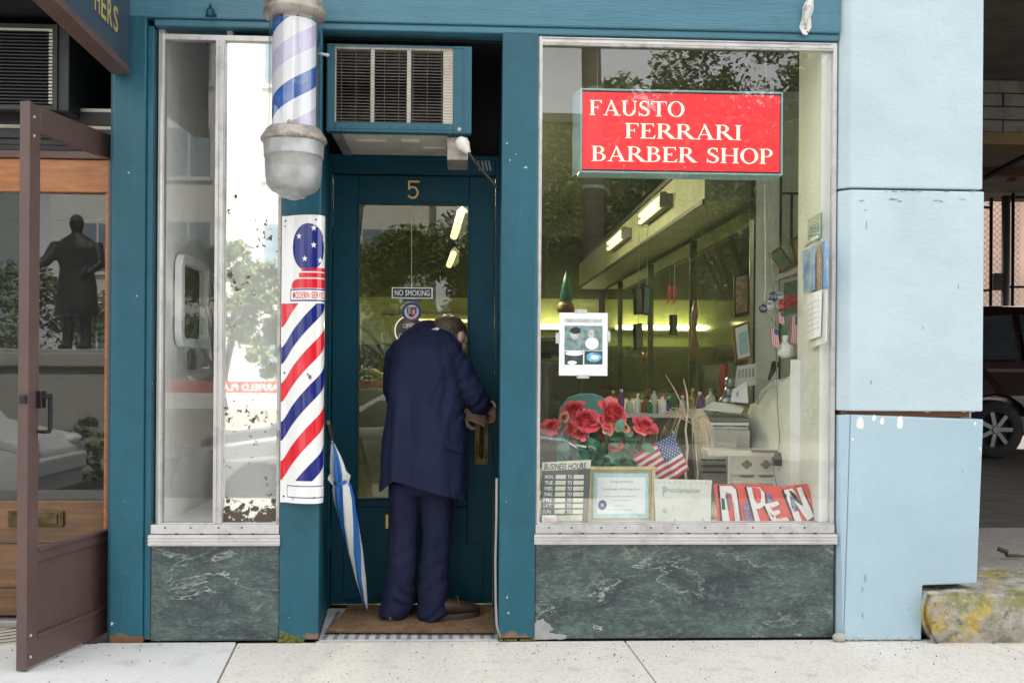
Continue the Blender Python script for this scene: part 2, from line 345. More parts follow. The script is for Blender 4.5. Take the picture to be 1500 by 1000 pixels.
pave('floor_concrete', (.36, .34, .31), .6, .3)

# lichened kerb stone
mt, n, l = node_mat('lichen_stone'); b = n['Principled BSDF']; b.inputs['Roughness'].default_value = .95
g = n.new('ShaderNodeNewGeometry'); prev = None
def layer(prev, sc, lo, hi, colr, off):
    mp = n.new('ShaderNodeMapping'); mp.inputs['Location'].default_value = (off, off, off); l(g.outputs['Position'], mp.inputs[0])
    a = n.new('ShaderNodeTexNoise'); a.inputs['Scale'].default_value = sc; a.inputs['Detail'].default_value = 10; a.inputs['Roughness'].default_value = .68; l(mp.outputs[0], a.inputs['Vector'])
    rr = n.new('ShaderNodeValToRGB'); rr.color_ramp.elements[0].position = lo; rr.color_ramp.elements[1].position = hi; l(a.outputs['Fac'], rr.inputs[0])
    mx = n.new('ShaderNodeMixRGB'); mx.inputs[2].default_value = (*colr, 1); l(rr.outputs[0], mx.inputs[0])
    if isinstance(prev, tuple): mx.inputs[1].default_value = (*prev, 1)
    else: l(prev, mx.inputs[1])
    return mx.outputs[0]
p = layer((.46, .44, .39), 9, .4, .65, (.22, .2, .16), 0)
p = layer(p, 5, .5, .62, (.22, .22, .09), 3.1)
p = layer(p, 8, .52, .62, (.45, .33, .07), 7.4)
p = layer(p, 22, .56, .66, (.16, .15, .12), 4.4)
p = layer(p, 40, .6, .7, (.5, .5, .45), 1.4)
l(p, b.inputs['Base Color'])
nb = n.new('ShaderNodeTexNoise'); nb.inputs['Scale'].default_value = 35; nb.inputs['Detail'].default_value = 8; l(g.outputs['Position'], nb.inputs['Vector'])
bp = n.new('ShaderNodeBump'); bp.inputs['Strength'].default_value = .9; bp.inputs['Distance'].default_value = .01; l(nb.outputs['Fac'], bp.inputs['Height']); l(bp.outputs[0], b.inputs['Normal'])

# old mirror losing its silver
mt, n, l = node_mat('old_mirror'); b = n['Principled BSDF']; b.inputs['Roughness'].default_value = .03; b.inputs['Metallic'].default_value = 1
g = n.new('ShaderNodeNewGeometry')
a = n.new('ShaderNodeTexNoise'); a.inputs['Scale'].default_value = 38; a.inputs['Detail'].default_value = 6; a.inputs['Roughness'].default_value = .7; l(g.outputs['Position'], a.inputs['Vector'])
a2 = n.new('ShaderNodeTexNoise'); a2.inputs['Scale'].default_value = 5; a2.inputs['Detail'].default_value = 2; l(g.outputs['Position'], a2.inputs['Vector'])
mu = n.new('ShaderNodeMath'); mu.operation = 'MULTIPLY_ADD'; mu.inputs[1].default_value = .42; l(a2.outputs['Fac'], mu.inputs[0]); l(a.outputs['Fac'], mu.inputs[2])
sx = n.new('ShaderNodeSeparateXYZ'); l(g.outputs['Position'], sx.inputs[0])
mr = n.new('ShaderNodeMapRange'); mr.inputs[1].default_value = .46; mr.inputs[2].default_value = .62; mr.inputs[3].default_value = .3; mr.inputs[4].default_value = 0; l(sx.outputs['Z'], mr.inputs[0])
mh = n.new('ShaderNodeMapRange'); mh.inputs[1].default_value = 1.75; mh.inputs[2].default_value = 2.1; mh.inputs[3].default_value = .0; mh.inputs[4].default_value = -.09; l(sx.outputs['Z'], mh.inputs[0])
s1 = n.new('ShaderNodeMath'); l(mu.outputs[0], s1.inputs[0]); l(mr.outputs[0], s1.inputs[1])
s2 = n.new('ShaderNodeMath'); l(s1.outputs[0], s2.inputs[0]); l(mh.outputs[0], s2.inputs[1])
rr = n.new('ShaderNodeValToRGB'); rr.color_ramp.elements[0].position = .825; rr.color_ramp.elements[1].position = .835; l(s2.outputs[0], rr.inputs[0])
cc = n.new('ShaderNodeMixRGB'); cc.inputs[1].default_value = (.9, .92, .87, 1); cc.inputs[2].default_value = (.09, .07, .055, 1); l(rr.outputs[0], cc.inputs[0]); l(cc.outputs[0], b.inputs['Base Color'])
iv = n.new('ShaderNodeMath'); iv.operation = 'SUBTRACT'; iv.inputs[0].default_value = .62; l(rr.outputs[0], iv.inputs[1]); l(iv.outputs[0], b.inputs['Metallic'])
ro = n.new('ShaderNodeMapRange'); ro.inputs[3].default_value = .02; ro.inputs[4].default_value = .8; l(rr.outputs[0], ro.inputs[0]); l(ro.outputs[0], b.inputs['Roughness'])

# ------------------------------------------------------------------ mesh helpers
org = {}
class MB:
    def __init__(s): s.v = []; s.f = []; s.mi = []; s.mats = []
    def _m(s, m):
        if m not in s.mats: s.mats.append(m)
        return s.mats.index(m)
    def add(s, vs, fs, m=None):
        k = len(s.v); s.v += [Vector(v) for v in vs]; i = s._m(m)
        for f in fs: s.f.append([a+k for a in f]); s.mi.append(i)
        return s
    def box(s, x0, x1, y0, y1, z0, z1, m=None):
        vs = [(x, y, z) for z in (z0, z1) for y in (y0, y1) for x in (x0, x1)]
        return s.add(vs, [(0, 2, 3, 1), (4, 5, 7, 6), (0, 1, 5, 4), (2, 6, 7, 3), (0, 4, 6, 2), (1, 3, 7, 5)], m)
    def obox(s, c, ax, ay, az, m=None):    # oriented box, half vectors
        c = Vector(c); vs = [c+ax*i+ay*j+az*k for k in (-1, 1) for j in (-1, 1) for i in (-1, 1)]
        return s.add(vs, [(0, 2, 3, 1), (4, 5, 7, 6), (0, 1, 5, 4), (2, 6, 7, 3), (0, 4, 6, 2), (1, 3, 7, 5)], m)
    def prism(s, pts, d, m=None):           # planar polygon pushed along vector d
        n = len(pts); pts = [Vector(p) for p in pts]; d = Vector(d)
        vs = pts+[p+d for p in pts]
        fs = [list(range(n))[::-1], list(range(n, 2*n))]+[(i, (i+1) % n, n+(i+1) % n, n+i) for i in range(n)]
        return s.add(vs, fs, m)
    def lathe(s, prof, c, m=None, n=32, ax='z', cap=True):
        c = Vector(c); vs = []
        for r, h in prof:
            for i in range(n):
                a = 2*PI*i/n
                if ax == 'z': vs.append(c+Vector((r*math.cos(a), r*math.sin(a), h)))
                elif ax == 'y': vs.append(c+Vector((r*math.cos(a), h, r*math.sin(a))))
                else: vs.append(c+Vector((h, r*math.cos(a), r*math.sin(a))))
        fs = []
        for j in range(len(prof)-1):
            for i in range(n): fs.append((j*n+i, j*n+(i+1) % n, (j+1)*n+(i+1) % n, (j+1)*n+i))
        if cap: fs.append(list(range(n))[::-1]); k = (len(prof)-1)*n; fs.append([k+i for i in range(n)])
        return s.add(vs, fs, m)
    def tube(s, pts, r, m=None, n=8, cap=True):
        pts = [Vector(p) for p in pts]; N = len(pts); rs = r if isinstance(r, (list, tuple)) else [r]*N
        vs = []; ref = None
        for i, p in enumerate(pts):
            t = (pts[min(i+1, N-1)]-pts[max(i-1, 0)]).normalized()
            if ref is None: ref = Vector((0, 0, 1)) if abs(t.z) < .9 else Vector((1, 0, 0))
            a = t.cross(ref).normalized(); b = a.cross(t).normalized(); ref = b
            for k in range(n):
                q = 2*PI*k/n; vs.append(p+a*rs[i]*math.cos(q)+b*rs[i]*math.sin(q))
        fs = [(i*n+k, i*n+(k+1) % n, (i+1)*n+(k+1) % n, (i+1)*n+k) for i in range(N-1) for k in range(n)]
        if cap: fs += [list(range(n))[::-1], [(N-1)*n+k for k in range(n)]]
        return s.add(vs, fs, m)
    def loft(s, rings, m=None, n=28, cap=True):      # rings: (centre, ax, ay[, power])
        vs = []
        for rg in rings:
            c, a, b = Vector(rg[0]), Vector(rg[1]), Vector(rg[2]); pw = rg[3] if len(rg) > 3 else 1
            for k in range(n):
                q = 2*PI*k/n; cs, sn = math.cos(q), math.sin(q)
                vs.append(c+a*math.copysign(abs(cs)**pw, cs)+b*math.copysign(abs(sn)**pw, sn))
        N = len(rings)
        fs = [(i*n+k, i*n+(k+1) % n, (i+1)*n+(k+1) % n, (i+1)*n+k) for i in range(N-1) for k in range(n)]
        if cap: fs += [list(range(n))[::-1], [(N-1)*n+k for k in range(n)]]
        return s.add(vs, fs, m)
    def ell(s, c, a, b, d, m=None, n=16, k=10):      # ellipsoid with axis vectors
        c = Vector(c); rings = []
        for j in range(k+1):
            t = -PI/2+PI*j/k; cs = max(math.cos(t), .02)
            rings.append((c+Vector(d)*math.sin(t), Vector(a)*cs, Vector(b)*cs))
        return s.loft(rings, m, n)
    def build(s, name, m=None, parent=None, smooth=False, bevel=0, kind=None, label=None, cat=None, group=None, org_at=None):
        me = bpy.data.meshes.new(name)
        if parent is not None: o3 = org[parent.name]
        elif org_at is not None: o3 = Vector(org_at)
        else:
            lo = [min(v[i] for v in s.v) for i in range(3)]; hi = [max(v[i] for v in s.v) for i in range(3)]
            o3 = Vector(((lo[0]+hi[0])/2, (lo[1]+hi[1])/2, lo[2]))
        me.from_pydata([v-o3 for v in s.v], [], s.f)
        ms = [x if x else m for x in s.mats]
        for x in ms: me.materials.append(M[x])
        me.polygons.foreach_set('material_index', s.mi)
        if smooth: me.polygons.foreach_set('use_smooth', [True]*len(me.polygons))
        me.update()
        ob = bpy.data.objects.new(name, me); C.objects.link(ob)
        bm = bmesh.new(); bm.from_mesh(me); bmesh.ops.recalc_face_normals(bm, faces=bm.faces); bm.to_mesh(me); bm.free()
        if bevel:
            b = ob.modifiers.new('edge', 'BEVEL'); b.width = bevel; b.segments = 2; b.limit_method = 'ANGLE'; b.angle_limit = rad(40)
        if parent is not None: ob.parent = parent
        else: ob.location = o3
        org[ob.name] = o3
        if kind: ob['kind'] = kind
        if label: ob['label'] = label
        if cat: ob['category'] = cat
        if group: ob['group'] = group
        return ob
def thing(name, label, cat, loc, group=None):
    o = bpy.data.objects.new(name, None); C.objects.link(o); o.location = loc; o.empty_display_size = .1
    org[o.name] = Vector(loc); o['label'] = label; o['category'] = cat
    if group: o['group'] = group
    return o
def copy_thing(root, loc, label=None, rz=None):
    r = root.copy(); C.objects.link(r); r.location = loc
    if rz is not None: r.rotation_euler.z = rz
    if label: r['label'] = label
    org[r.name] = Vector(loc)
    for ch in list(root.children):
        c = ch.copy(); C.objects.link(c); c.parent = r; org[c.name] = Vector(loc)
        for g in list(ch.children):
            d = g.copy(); C.objects.link(d); d.parent = c
    return r
def pbox(name, m, parent, px, Y0, Y1, bevel=.002, **k):      # box from a photo rectangle
    x0, x1, z0, z1 = rc(*px, Y0); return MB().box(x0, x1, Y0, Y1, z0, z1).build(name, m, parent, bevel=bevel, **k)
def frame_mb(x0, x1, z0, z1, y0, y1, w, wt=None, wb=None):
    wt = wt or w; wb = wb or w; b = MB()
    b.box(x0, x0+w, y0, y1, z0, z1); b.box(x1-w, x1, y0, y1, z0, z1)
    b.box(x0+w, x1-w, y0+.0004, y1-.0004, z0, z0+wb); b.box(x0+w, x1-w, y0+.0004, y1-.0004, z1-wt, z1); return b
def shape_front(b, pts, Y, depth, m=None):   # pts (x,z) polygon facing the street
    return b.prism([(x, Y, z) for x, z in pts], (0, depth, 0), m)

_tc = {}
def text_mesh(txt, spacing=1.0):
    key = (txt, spacing)
    if key in _tc: return _tc[key]
    cu = bpy.data.curves.new('lettering', 'FONT'); cu.body = txt; cu.size = 1; cu.offset = .016; cu.resolution_u = 3; cu.space_character = spacing
    ob = bpy.data.objects.new('lettering', cu); C.objects.link(ob)
    me = bpy.data.meshes.new_from_object(ob); vs = [v.co.copy() for v in me.vertices]; fs = [list(p.vertices) for p in me.polygons]
    bpy.data.objects.remove(ob); bpy.data.curves.remove(cu); bpy.data.meshes.remove(me)
    x0 = min(v.x for v in vs); x1 = max(v.x for v in vs); y0 = min(v.y for v in vs); y1 = max(v.y for v in vs)
    vs = [((v.x-x0)/(x1-x0), (v.y-y0)/(y1-y0)) for v in vs]
    _tc[key] = (vs, fs); return vs, fs
def text_on(b, txt, fn, m=None, spacing=1.0, bold=0):  # fn maps unit square to space
    vs, fs = text_mesh(txt, spacing); b.add([fn(u, v) for u, v in vs], fs, m); return b
def text_rect(b, txt, x0, x1, z0, z1, Y, m=None, shear=0, spacing=1.0, flip=False):
    def fn(u, v): 
        uu = 1-u if flip else u
        return (x0+(x1-x0)*uu+shear*(z1-z0)*v, Y, z0+(z1-z0)*v)
    return text_on(b, txt, fn, m, spacing)
def evalmesh(ob):
    bpy.context.view_layer.update(); dg = bpy.context.evaluated_depsgraph_get()
    me = bpy.data.meshes.new_from_object(ob.evaluated_get(dg)); return me
# ================================================================== GROUND
pv = MB(); pv.box(-30, 30, -4.6, .9, -.25, -.02); sidewalk = pv.build('sidewalk', 'concrete_dark', kind='structure', label='pale pavement in front of the shop')
def slab(pts, m, lift=0.0):
    b = MB(); b.prism([(x, y, -.06) for x, y in pts], (0, 0, .06+lift)); return b.build('slab', m, sidewalk, bevel=.004)
yb = -.006
xa0, ya0 = atZ(347, 941, 0)[:2]; xa1, ya1 = atZ(318, 1000, 0)[:2]
ka = (xa1-xa0)/(ya1-ya0); xk = xa0+ka*(-1.5-ya0)
g = .003
slab([(-1.5, yb), (xa0-g, yb), (xk-g, -1.5), (-2.9, -1.5), (-2.9, -.02), (-1.5, -.02)], 'concrete_slab', .004)
slab([(-6, -.04), (-2.91, -.04), (-2.91, -1.5), (-6, -1.5)], 'aggregate')
xb0, yb0 = atZ(915, 937, 0)[:2]; xb1, yb1 = atZ(962, 1000, 0)[:2]
kb = (xb1-xb0)/(yb1-yb0); xm = xb0+kb*(-1.5-yb0)
slab([(xa0+g, yb), (xb0-g, yb), (xm-g, -1.5), (xk+g, -1.5)], 'aggregate')
xc0, yc0 = atZ(1472, 955, 0)[:2]
slab([(xb0+g, yb), (2.05, yb), (2.07, -.05), (xc0+.02, -.06), (xc0+.5, -1.5), (xm+g, -1.5)], 'aggregate')
slab([(xc0+.03, -.06), (5, -.06), (5, -1.5), (xc0+.51, -1.5)], 'aggregate')
for i in range(-4, 5):
    for j in range(2):
        slab([(i*1.5, -1.51-j*1.52), (i*1.5+1.49, -1.51-j*1.52), (i*1.5+1.49, -3.02-j*1.52), (i*1.5, -3.02-j*1.52)], 'aggregate')
MB().prism([(-60, -4.6, -.02), (-60, -6.2, -.55), (60, -6.2, -.55), (60, -4.6, -.02)], (0, 0, -.3)).build('verge', 'concrete_dark', kind='structure')
MB().box(-90, 90, -15, -6.2, -.9, -.6).build('road', 'asphalt', kind='structure', label='dark asphalt road across from the shop')
MB().box(-90, 90, -15.2, -15, -.9, -.48).build('kerb', 'limestone', kind='structure')
MB().box(-90, 90, -19, -15.2, -.9, -.46).build('far_pavement', 'floor_concrete', kind='structure')
MB().box(-150, 150, -150, -19, -.95, -.5).build('park_ground', 'leaf_b', kind='structure')
MB().box(-150, 150, .9, 60, -.5, -.05).build('ground', 'concrete_dark', kind='structure')

# ================================================================== BARBER SHOP
shop = thing('barber_shop', 'teal painted barber shop front with green marble base and two display windows', 'shop', (0, 0, 0))
ZH = 2.544
XL0, XL1 = -1.455, at(222, 560).x
XA0, XA1 = at(411, 600).x, at(468, 700).x
XB0, XB1 = at(733, 500).x, at(786, 500).x
XR = at(1226, 500).x
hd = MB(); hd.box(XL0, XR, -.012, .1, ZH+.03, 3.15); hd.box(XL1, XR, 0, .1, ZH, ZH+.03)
hd.build('header_beam', 'teal_header_lit', shop, bevel=.006)
MB().box(XL1, XR, .01, .6, 3.15, 9).build('unseen_upper_wall', 'tan_building', shop)  # unseen upper storey that keeps the sun off the front and pavement
def pilaster(x0, x1, d, z1=ZH):
    b = MB(); b.box(x0, x1, -.008, d, .012, z1); o = b.build('pilaster', 'teal', shop, bevel=.006); return o
pilaster(XL0, XL1-.028, .25, 3.0); 
trim = MB(); trim.box(XL1-.028, XL1, .004, .1, .012, ZH); trim.build('corner_trim', 'teal', shop, bevel=.005)
pilaster(XA0, XA1-.0, .03); pilaster(XB0, XB1, .03)
rb = MB(); rb.box(XL0+.004, XL1-.026, -.012, .02, .004, .03); rb.build('rusty_base', 'rust', shop, bevel=.004)
ms = MB()
for i in range(60):
    x = XA0+random.random()*.1; ms.ell((x, -.014+random.random()*.008, .006+random.random()**2*.045*(1-(x-XA0)/.11)), (.008, 0, 0), (0, .005, 0), (0, 0, .007), None, 6, 4)
for i in range(24):
    x = XB0+random.random()*(XB1-XB0); ms.ell((x, -.012, .006), (.007, 0, 0), (0, .005, 0), (0, 0, .005), None, 6, 4)
ms.build('moss', 'moss', shop, kind='stuff', smooth=True)

# reveals of the doorway recess (splayed a little)
D0 = at(483, 892, .55).x; D1 = at(722, 891, .55).x
def reveal(xf, xb, out):
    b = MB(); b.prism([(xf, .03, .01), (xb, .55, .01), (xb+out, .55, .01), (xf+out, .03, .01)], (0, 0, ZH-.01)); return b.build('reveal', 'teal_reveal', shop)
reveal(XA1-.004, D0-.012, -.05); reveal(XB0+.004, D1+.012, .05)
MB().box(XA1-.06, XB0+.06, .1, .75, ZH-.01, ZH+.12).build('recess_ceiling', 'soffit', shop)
# door frame
zdt = at(600, 258, .55).z; zft = at(600, 232, .55).z
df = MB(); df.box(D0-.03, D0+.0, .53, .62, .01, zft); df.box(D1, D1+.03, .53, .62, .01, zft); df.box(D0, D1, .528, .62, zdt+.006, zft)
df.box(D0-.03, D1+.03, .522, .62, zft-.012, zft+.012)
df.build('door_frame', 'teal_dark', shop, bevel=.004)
# transom space: dark hole on the right of the air conditioner
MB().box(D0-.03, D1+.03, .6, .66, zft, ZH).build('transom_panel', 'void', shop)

# ------------------------------------------------ the door
gx0, gx1, gz0, gz1 = rc(524, 298, 686, 730, .55)
y0, y1 = .545, .59
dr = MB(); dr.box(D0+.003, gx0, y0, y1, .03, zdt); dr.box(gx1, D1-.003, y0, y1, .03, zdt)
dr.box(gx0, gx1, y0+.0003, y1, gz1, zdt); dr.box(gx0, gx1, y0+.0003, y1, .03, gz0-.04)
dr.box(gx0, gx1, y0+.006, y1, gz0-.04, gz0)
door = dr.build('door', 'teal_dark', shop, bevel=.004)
pz = at(600, 795, .55).z
MB().box(gx0-.06, gx1+.08, y0-.006, y0+.01, .05, pz).build('kick_panel', 'teal_dark', door, bevel=.004)
bd = frame_mb(gx0-.006, gx1+.006, gz0-.006, gz1+.006, y0-.004, y0+.012, .012); bd.build('glazing_bead', 'teal_dark', door, bevel=.003)
MB().box(gx0, gx1, y0+.017, y0+.021, gz0, gz1).build('pane', 'door_glass', door)
# pull handle and plate
hx, hz = at(705, 648, .545).x, at(705, 648, .545).z
hb = MB(); hb.box(hx-.033, hx+.033, .537, .546, hz-.105, hz+.115); hb.box(hx-.022, hx+.022, .531, .538, hz-.09, hz+.1)
hb.tube([(hx, .535, hz+.075), (hx, .505, hz+.07), (hx, .492, hz+.03), (hx, .492, hz-.03), (hx, .505, hz-.065), (hx, .535, hz-.07)], [.008, .009, .01, .01, .009, .008])
hb.lathe([(.013, 0), (.014, -.008), (.009, -.011)], (hx, .537, hz+.1), n=16, ax='y')
hb.build('door_handle', 'old_brass', door, bevel=.002)
kx, kz = at(569, 763, .55).x, at(569, 763, .55).z
kb = MB(); kb.box(kx-.013, kx+.013, .538, .546, kz-.033, kz+.033)
for q in (-.024, .024): kb.lathe([(.004, 0), (.003, -.003)], (kx, .538, kz+q), n=8, ax='y')
kb.build('lock_plate', 'brass', door, bevel=.002)
# numeral 5: strokes in brass
nx0, nx1, nz0, nz1 = rc(597, 265, 615, 291, .545)
w5, h5 = nx1-nx0, nz1-nz0; nb = MB(); t = .0085
nb.box(nx0+.003, nx1-.002, .539, .546, nz1-t, nz1); nb.box(nx0+.003, nx0+.003+t, .5392, .546, nz0+h5*.5, nz1-t)
pts = []; cx5, cz5, r5 = nx0+w5*.42, nz0+h5*.335, h5*.3
arc = [(cx5+r5*.95*math.cos(a), cz5+r5*math.sin(a)) for a in [rad(128-k*17) for k in range(17)]]
for (a, b_), (c_, d_) in zip(arc[:-1], arc[1:]):
    dx, dz = c_-a, d_-b_; L_ = math.hypot(dx, dz); ex, ez = -dz/L_*t/2, dx/L_*t/2
    nb.prism([(a-ex, .5394, b_-ez), (a+ex, .5394, b_+ez), (c_+ex+dx*.12, .5394, d_+ez+dz*.12), (c_-ex+dx*.12, .5394, d_-ez+dz*.12)], (0, .006, 0))
nb.build('house_number', 'gold', door, label='brass numeral five on the top rail')
for zz in (1.75, .35): MB().lathe([(.008, -.05), (.008, .05)], (D0+.006, .542, zz), n=10).build('hinge', 'teal_dark', door)

# ------------------------------------------------ marble bulkheads
mzt = at(1000, 797).z; 
for a, b_ in ((XL1, XA0), (XB1, XR-.004)):
    m_ = MB(); m_.box(a+.001, b_-.001, .004, .05, .006, mzt-.001); m_.build('marble_panel', 'marble', shop, bevel=.003)
jt = MB(); jt.box(XB1, XR, .03, .08, -.02, .012); jt.build('joint', 'black', shop)
lg = MB(); P0 = at(786, 932).x
for (cx, cz, sx, sz) in ((.0, .02, .05, .035), (.04, .012, .05, .018), (.09, .01, .03, .012), (.01, .06, .03, .025), (.03, .045, .03, .02)):
    pts = [(P0+.01+cx+sx*math.cos(a)*(.7+.5*random.random()), .0035, max(.004, .006+cz+sz*math.sin(a)*(.7+.5*random.random()))) for a in [k*PI/7 for k in range(14)]]
    lg.prism(pts, (0, -.0006-.0004*random.random(), 0))
lg.build('broken_marble_corner', 'galv', shop)

# ------------------------------------------------ side window
def sill(x0, x1, zt, zb, parent, e=.0):
    b = MB(); n_ = 4; h = (zt-zb)
    b.box(x0, x1, -.006, .06, zb+h*.56, zt)                              # flat upper rail
    b.box(x0-.006, x1+.006, -.022, .05, zb, zb+h*.53)
    for k in range(3):
        zz = zb+h*.53*(.2+.3*k); b.box(x0-.007, x1+.007, -.026, -.02, zz-.003, zz+.003)
    b.build('sill', 'aluminium', parent, bevel=.0015)
    s_ = MB()
    for k in range(int((x1-x0)/.11)):
        x = x0+.05+k*.11+random.uniform(-.01, .01); s_.lathe([(.004, 0), (.003, -.003)], (x, -.006, zt-.012), n=8, ax='y'); s_.box(x+.04, x+.052, -.012, 0, zb+h*.53, zb+h*.55+.003)
    s_.build('screws', 'dark_metal', parent, kind='stuff')
def win(x0, x1, z0, z1, px_name):
    w = bpy.data.objects.new(px_name, None); C.objects.link(w); w.parent = shop; org[w.name] = org[shop.name]; w.empty_display_size = .1; return w
sw = win(0, 0, 0, 0, 'side_window')
zs_t, zs_b = at(310, 768).z, at(310, 798).z
sx0, sx1 = at(232, 400).x, XA0-.001; sz1 = at(320, 50).z
fz0 = zs_t
f_ = frame_mb(sx0, sx1, fz0, sz1, .012, .05, .016, wt=.022, wb=.006); 
f_.box(sx0+.006, sx0+.012, .006, .012, fz0, sz1)
x313, x328 = at(313, 400).x, at(327, 400).x
f_.box(x313, x328, .01, .05, fz0+.006, sz1-.022); f_.box(x313+.010, x313+.015, .004, .01, fz0+.006, sz1-.022); f_.box(x328-.012, x328-.004, .002, .01, fz0+.006, sz1-.022)
f_.build('window_frame', 'aluminium', sw, bevel=.0012)
sill(XL1+.002, XA0-.002, zs_t, zs_b, sw)
MB().box(sx0+.016, x313, .03, .034, fz0+.006, sz1-.022).build('pane', 'side_glass', sw)
MB().box(x328, sx1-.01, .032, .038, fz0+.006, sz1-.022).build('mirror_panel', 'old_mirror', sw)
MB().box(sx1-.016, sx1-.002, .004, .012, fz0+.006, sz1-.022).build('side_bead', 'aluminium_dirty', sw, bevel=.001)
# interior side wall of the side window, with its counter and dark depth behind
MB().box(sx0-.02, sx0+.004, .05, 1.6, .1, 2.7).build('inner_wall', 'white_wall', shop)
b = MB(); b.box(sx0, XA0+.15, 1.58, 1.62, .1, 2.7); b.build('partition', 'white_wall', shop)
MB().box(x328-.004, x328+.02, .05, 1.58, .1, 2.7).build('inner_wall', 'white_wall', shop)
MB().box(sx0, x328, .05, 1.58, .2, zs_t-.01).build('window_board', 'white_wall', shop)
b = MB(); b.box(sx0+.004, sx0+.05, 1.0, 1.4, .4, 1.1); b.box(sx0+.004, sx0+.2, 1.45, 1.58, .4, 2.1, 'olive_dark'); b.build('inner_panel', 'wall_grey', shop)

# ------------------------------------------------ display window
dw = win(0, 0, 0, 0, 'display_window')
dx0, dx1 = XB1+.001, XR-.003; dz1 = at(1000, 57).z; dz0 = at(1000, 768).z
f_ = frame_mb(dx0, dx1, dz0, dz1, .01, .05, .017, wt=.024, wb=.006)
f_.box(dx0+.017, dx1-.03, .004, .012, dz1-.008, dz1-.003); f_.box(dx0+.004, dx0+.01, .004, .01, dz0, dz1)
f_.build('window_frame', 'aluminium', dw, bevel=.0012)
MB().box(dx0+.017, dx1-.017, .012, .03, dz1-.034, dz1-.024).build('top_bead', 'aluminium_dirty', dw, bevel=.001)
sill(dx0, dx1-.004, dz0, at(1000, 796).z, dw)
MB().box(dx0+.017, dx1-.017, .03, .034, dz0+.006, dz1-.034).build('pane', 'shop_glass', dw)
# window platform
zf = dz0+.004
MB().box(XB1-.02, XR+.1, .036, .75, zf-.06, zf-.002).build('window_board', 'white_wall', shop)
# white side wall and stepped white partition
XW = 1.522
MB().box(XW, XW+.05, .04, .33, zf, 2.8).build('inner_wall', 'white_wall', shop)
out = [(1200, 525), (1158, 527), (1157, 550), (1150, 556), (1132, 563), (1118, 574), (1108, 588), (1099, 592), (1095, 604), (1096, 622), (1098, 640), (1068, 644), (1066, 668), (1060, 720), (1062, 800), (1200, 820)]
pp = []
for a, b_ in out:
    p_ = atX(a, b_, XW-.045); pp.append((max(p_.y, .29), max(p_.z, zf)))
MB().prism([(XW-.045, y, z) for y, z in pp], (.05, 0, 0)).build('stepped_partition', 'white_wall', shop, bevel=.004)

# room shell
RW = 1.60; YB = 7.7; LW = -1.35
MB().box(LW, 2.2, .65, YB, -.05, 0).build('room_floor', 'room_floor', shop)
MB().box(LW, 2.2, .06, YB, 2.72, 2.78).build('ceiling', 'ceiling_tile', shop)
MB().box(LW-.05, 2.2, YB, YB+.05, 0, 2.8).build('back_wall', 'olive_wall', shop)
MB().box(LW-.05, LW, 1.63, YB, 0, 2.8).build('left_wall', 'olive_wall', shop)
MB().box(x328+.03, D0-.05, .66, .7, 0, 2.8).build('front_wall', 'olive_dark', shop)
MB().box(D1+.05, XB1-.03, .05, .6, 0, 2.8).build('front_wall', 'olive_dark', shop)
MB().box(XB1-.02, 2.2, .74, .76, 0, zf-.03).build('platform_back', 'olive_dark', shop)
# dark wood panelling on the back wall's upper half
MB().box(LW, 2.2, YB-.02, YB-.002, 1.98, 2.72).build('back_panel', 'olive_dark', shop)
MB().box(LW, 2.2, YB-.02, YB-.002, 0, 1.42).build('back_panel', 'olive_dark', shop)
# right wall with mirrors, valance with tube lamps
Y1 = 1.42
p1 = at(1010, 272, 3); 
def wall_pt(px): return atX(px, 540, RW).y
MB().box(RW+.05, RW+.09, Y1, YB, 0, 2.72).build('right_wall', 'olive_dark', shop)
ys = [Y1+.02, wall_pt(1010), wall_pt(949), wall_pt(905), wall_pt(880), YB]
for a, b_ in zip(ys[:-1], ys[1:]):
    MB().box(RW+.02, RW+.05, a+.012, b_-.012, .95, 2.06).build('mirror', 'room_mirror', shop, bevel=.002)
    MB().box(RW-.004, RW+.05, b_-.014, b_+.014, .95, 2.06).build('mirror_post', 'dark_trim', shop)
MB().box(RW-.25, RW+.05, Y1, YB, 2.10, 2.4).build('valance', 'valance', shop, bevel=.004)
MB().box(RW-.265, RW-.25, Y1, YB, 2.385, 2.415).build('valance_trim', 'dark_trim', shop)
MB().box(RW-.262, RW-.25, Y1, YB, 2.085, 2.11).build('valance_trim', 'dark_trim', shop)
MB().box(RW-.4, RW+.05, Y1+.1, 5.5, .80, .86).build('counter', 'counter', shop, bevel=.006)
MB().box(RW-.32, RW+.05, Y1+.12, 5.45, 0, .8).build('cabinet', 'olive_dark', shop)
# front-facing return wall to the right with the bright casing
xa, xb, _, _ = rc(1106, 260, 1142, 500, Y1-.04)
MB().box(xa, xb, Y1-.05, Y1, 0, 2.72).build('casing', 'white_wall', shop, bevel=.004)
MB().box(xb-.006, xb+.004, Y1-.056, Y1-.04, 0, 2.72).build('casing_trim', 'dark_trim', shop)
MB().box(xa-.012, xa-.002, Y1-.056, Y1+.02, 0, 2.72).build('casing_trim', 'dark_trim', shop)
MB().box(xb, 2.2, Y1-.03, Y1, 0, 2.72).build('return_wall', 'wall_grey', shop)
MB().box(2.15, 2.2, .06, Y1, 0, 2.72).build('return_wall', 'wall_grey', shop)
sh = MB(); X0, X1, Z0, Z1 = rc(1144, 395, 1210, 399, Y1-.1)
sh.prism([(X0-.02, Y1-.12, Z0-.045), (X1, Y1-.12, Z0+.06), (X1, Y1-.12, Z0+.09), (X0-.02, Y1-.12, Z0-.015)], (0, .1, 0)); sh.build('sloping_shelf', 'white_wall', shop)
db = MB()
